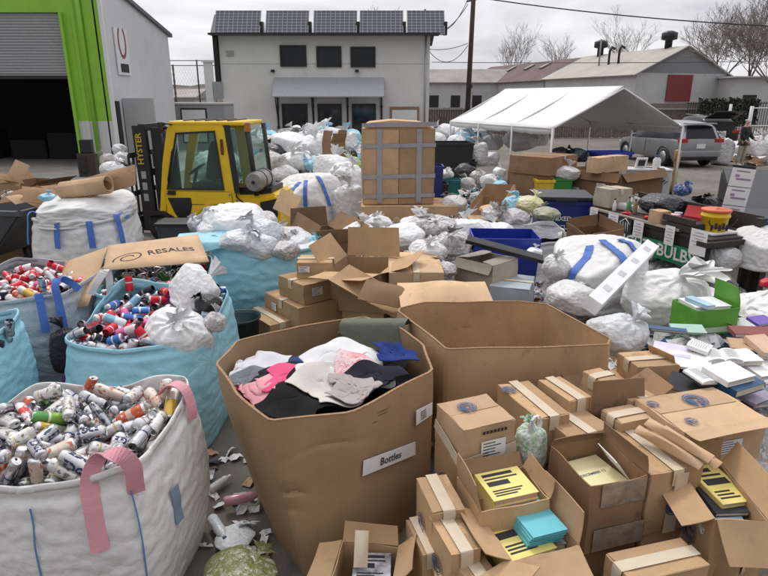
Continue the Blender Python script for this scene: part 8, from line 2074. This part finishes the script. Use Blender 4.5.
# floor rubbish in the dark gap
bag('lime and clear rubbish bag at the bottom edge beside the clothes box', 238, 572, 36, 2.45, 'c', film('lime_mix', (.17, .19, .06), second=[(.20, .23, .06), (.4, .4, .36), (.12, .14, .04)], cell=5), .5, .32)
bag('clear plastic bag on the ground behind the lime bag', 235, 538, 22, 2.9, 'g', F_CLEAR2, 2, .35)
book('pale lilac paper lying on the lime bag', None, PZ(243, 570, .24), .14, .12, .004, .5, _M['lilac_paper'], tilt=.1, name='paper_sheet', cat='paper')
litter('floor_litter', 'bottles caps and scraps on the dark ground between the front bag and the clothes box', -.98, 3.0, .35, .9, lambda x, y: .01, 90, [M_INK, M_PAPER, F_CLEAR2, CB, M_PAPER, F_GREYW], (.015, .05), 21)
def bottle(label, px, py, z, rz, m, capm, s=1):
    t_ = thing('plastic_bottle', label, 'bottle', PZ(px, py, z)); t_.rotation_euler = (PI/2, 0, rz); t_.scale = (s,)*3
    lathe('body', [(.028, 0), (.033, .01), (.033, .13), (.030, .14), (.031, .17), (.014, .205), (.012, .215)], m, t_, 16); lathe('cap', [(.014, .21), (.015, .212), (.015, .226), (.012, .228)], capm, t_, 12); return t_
bottle('pink tinted bottle on the dark ground by the clothes box', 224, 502, .08, 1.9, mat('pink_bottle', (.45, .22, .24), .2), M_WPAINT)
bottle('clear bottle on the dark ground beside the pink one', 212, 518, .06, .6, F_CLEAR2, M_BLUEINK)
bottle('small clear bottle behind the front white bag', 210, 490, .05, 2.6, F_GREYW, M_PAPER, .8)
for k, (px, py) in enumerate(((216, 478), (206, 534), (221, 524))): 
    pass
# ================================================================== supports under lifted cartons
SUPG = 'cartons carrying the upper layer'
for (lb, ctr, w_, d_, rz, zb, m, t_) in list(_sup):
    if zb > .10 and zb < 1.1:
        n_ = 1 if zb < .5 else 2; hh = zb/n_
        for k in range(n_):
            s = thing('cardboard_box', 'plain brown carton hidden beneath another carton', 'cardboard box', (ctr.x+rnd.uniform(-.01, .01), ctr.y+.012, k*hh), rz+rnd.uniform(-.03, .03), SUPG)
            s['label'] = ('plain carton beneath the ' if k == n_-1 else 'bottom carton under the ') + ' '.join(lb.split()[:7])
            o = bmo('body', boxbody(w_*.95, d_*.95, hh-.004, .006, rnd.randint(0, 99), False), CBD if m not in (CB, CBD) else m, s); sharp(o)
for o in list(bpy.data.objects):
    for k in ('_w', '_d', '_h'):
        if k in o: del o[k]

# ================================================================== labels of look-alikes: say which one
from collections import defaultdict
bpy.context.view_layer.update()
_by = defaultdict(list)
for o in bpy.data.objects:
    if o.parent is None and o.get('label') and o.get('kind') is None: _by[o['label']].append(o)
NTH = ['first', 'second', 'third', 'fourth', 'fifth', 'sixth', 'seventh', 'eighth', 'ninth', 'tenth', 'eleventh', 'twelfth']
for lb, os_ in _by.items():
    if len(os_) < 2: continue
    up = os_[0]['category'] == 'book'
    os_.sort(key=lambda o: o.matrix_world.translation.z if up else project(o.matrix_world.translation)[0])
    for i, o in enumerate(os_):
        if up: o['label'] = lb+', '+NTH[i]+' from the bottom'
        elif len(os_) == 2: o['label'] = lb+(', the left of two', ', the right of two')[i]
        else: o['label'] = lb+', '+NTH[i]+' from the left'
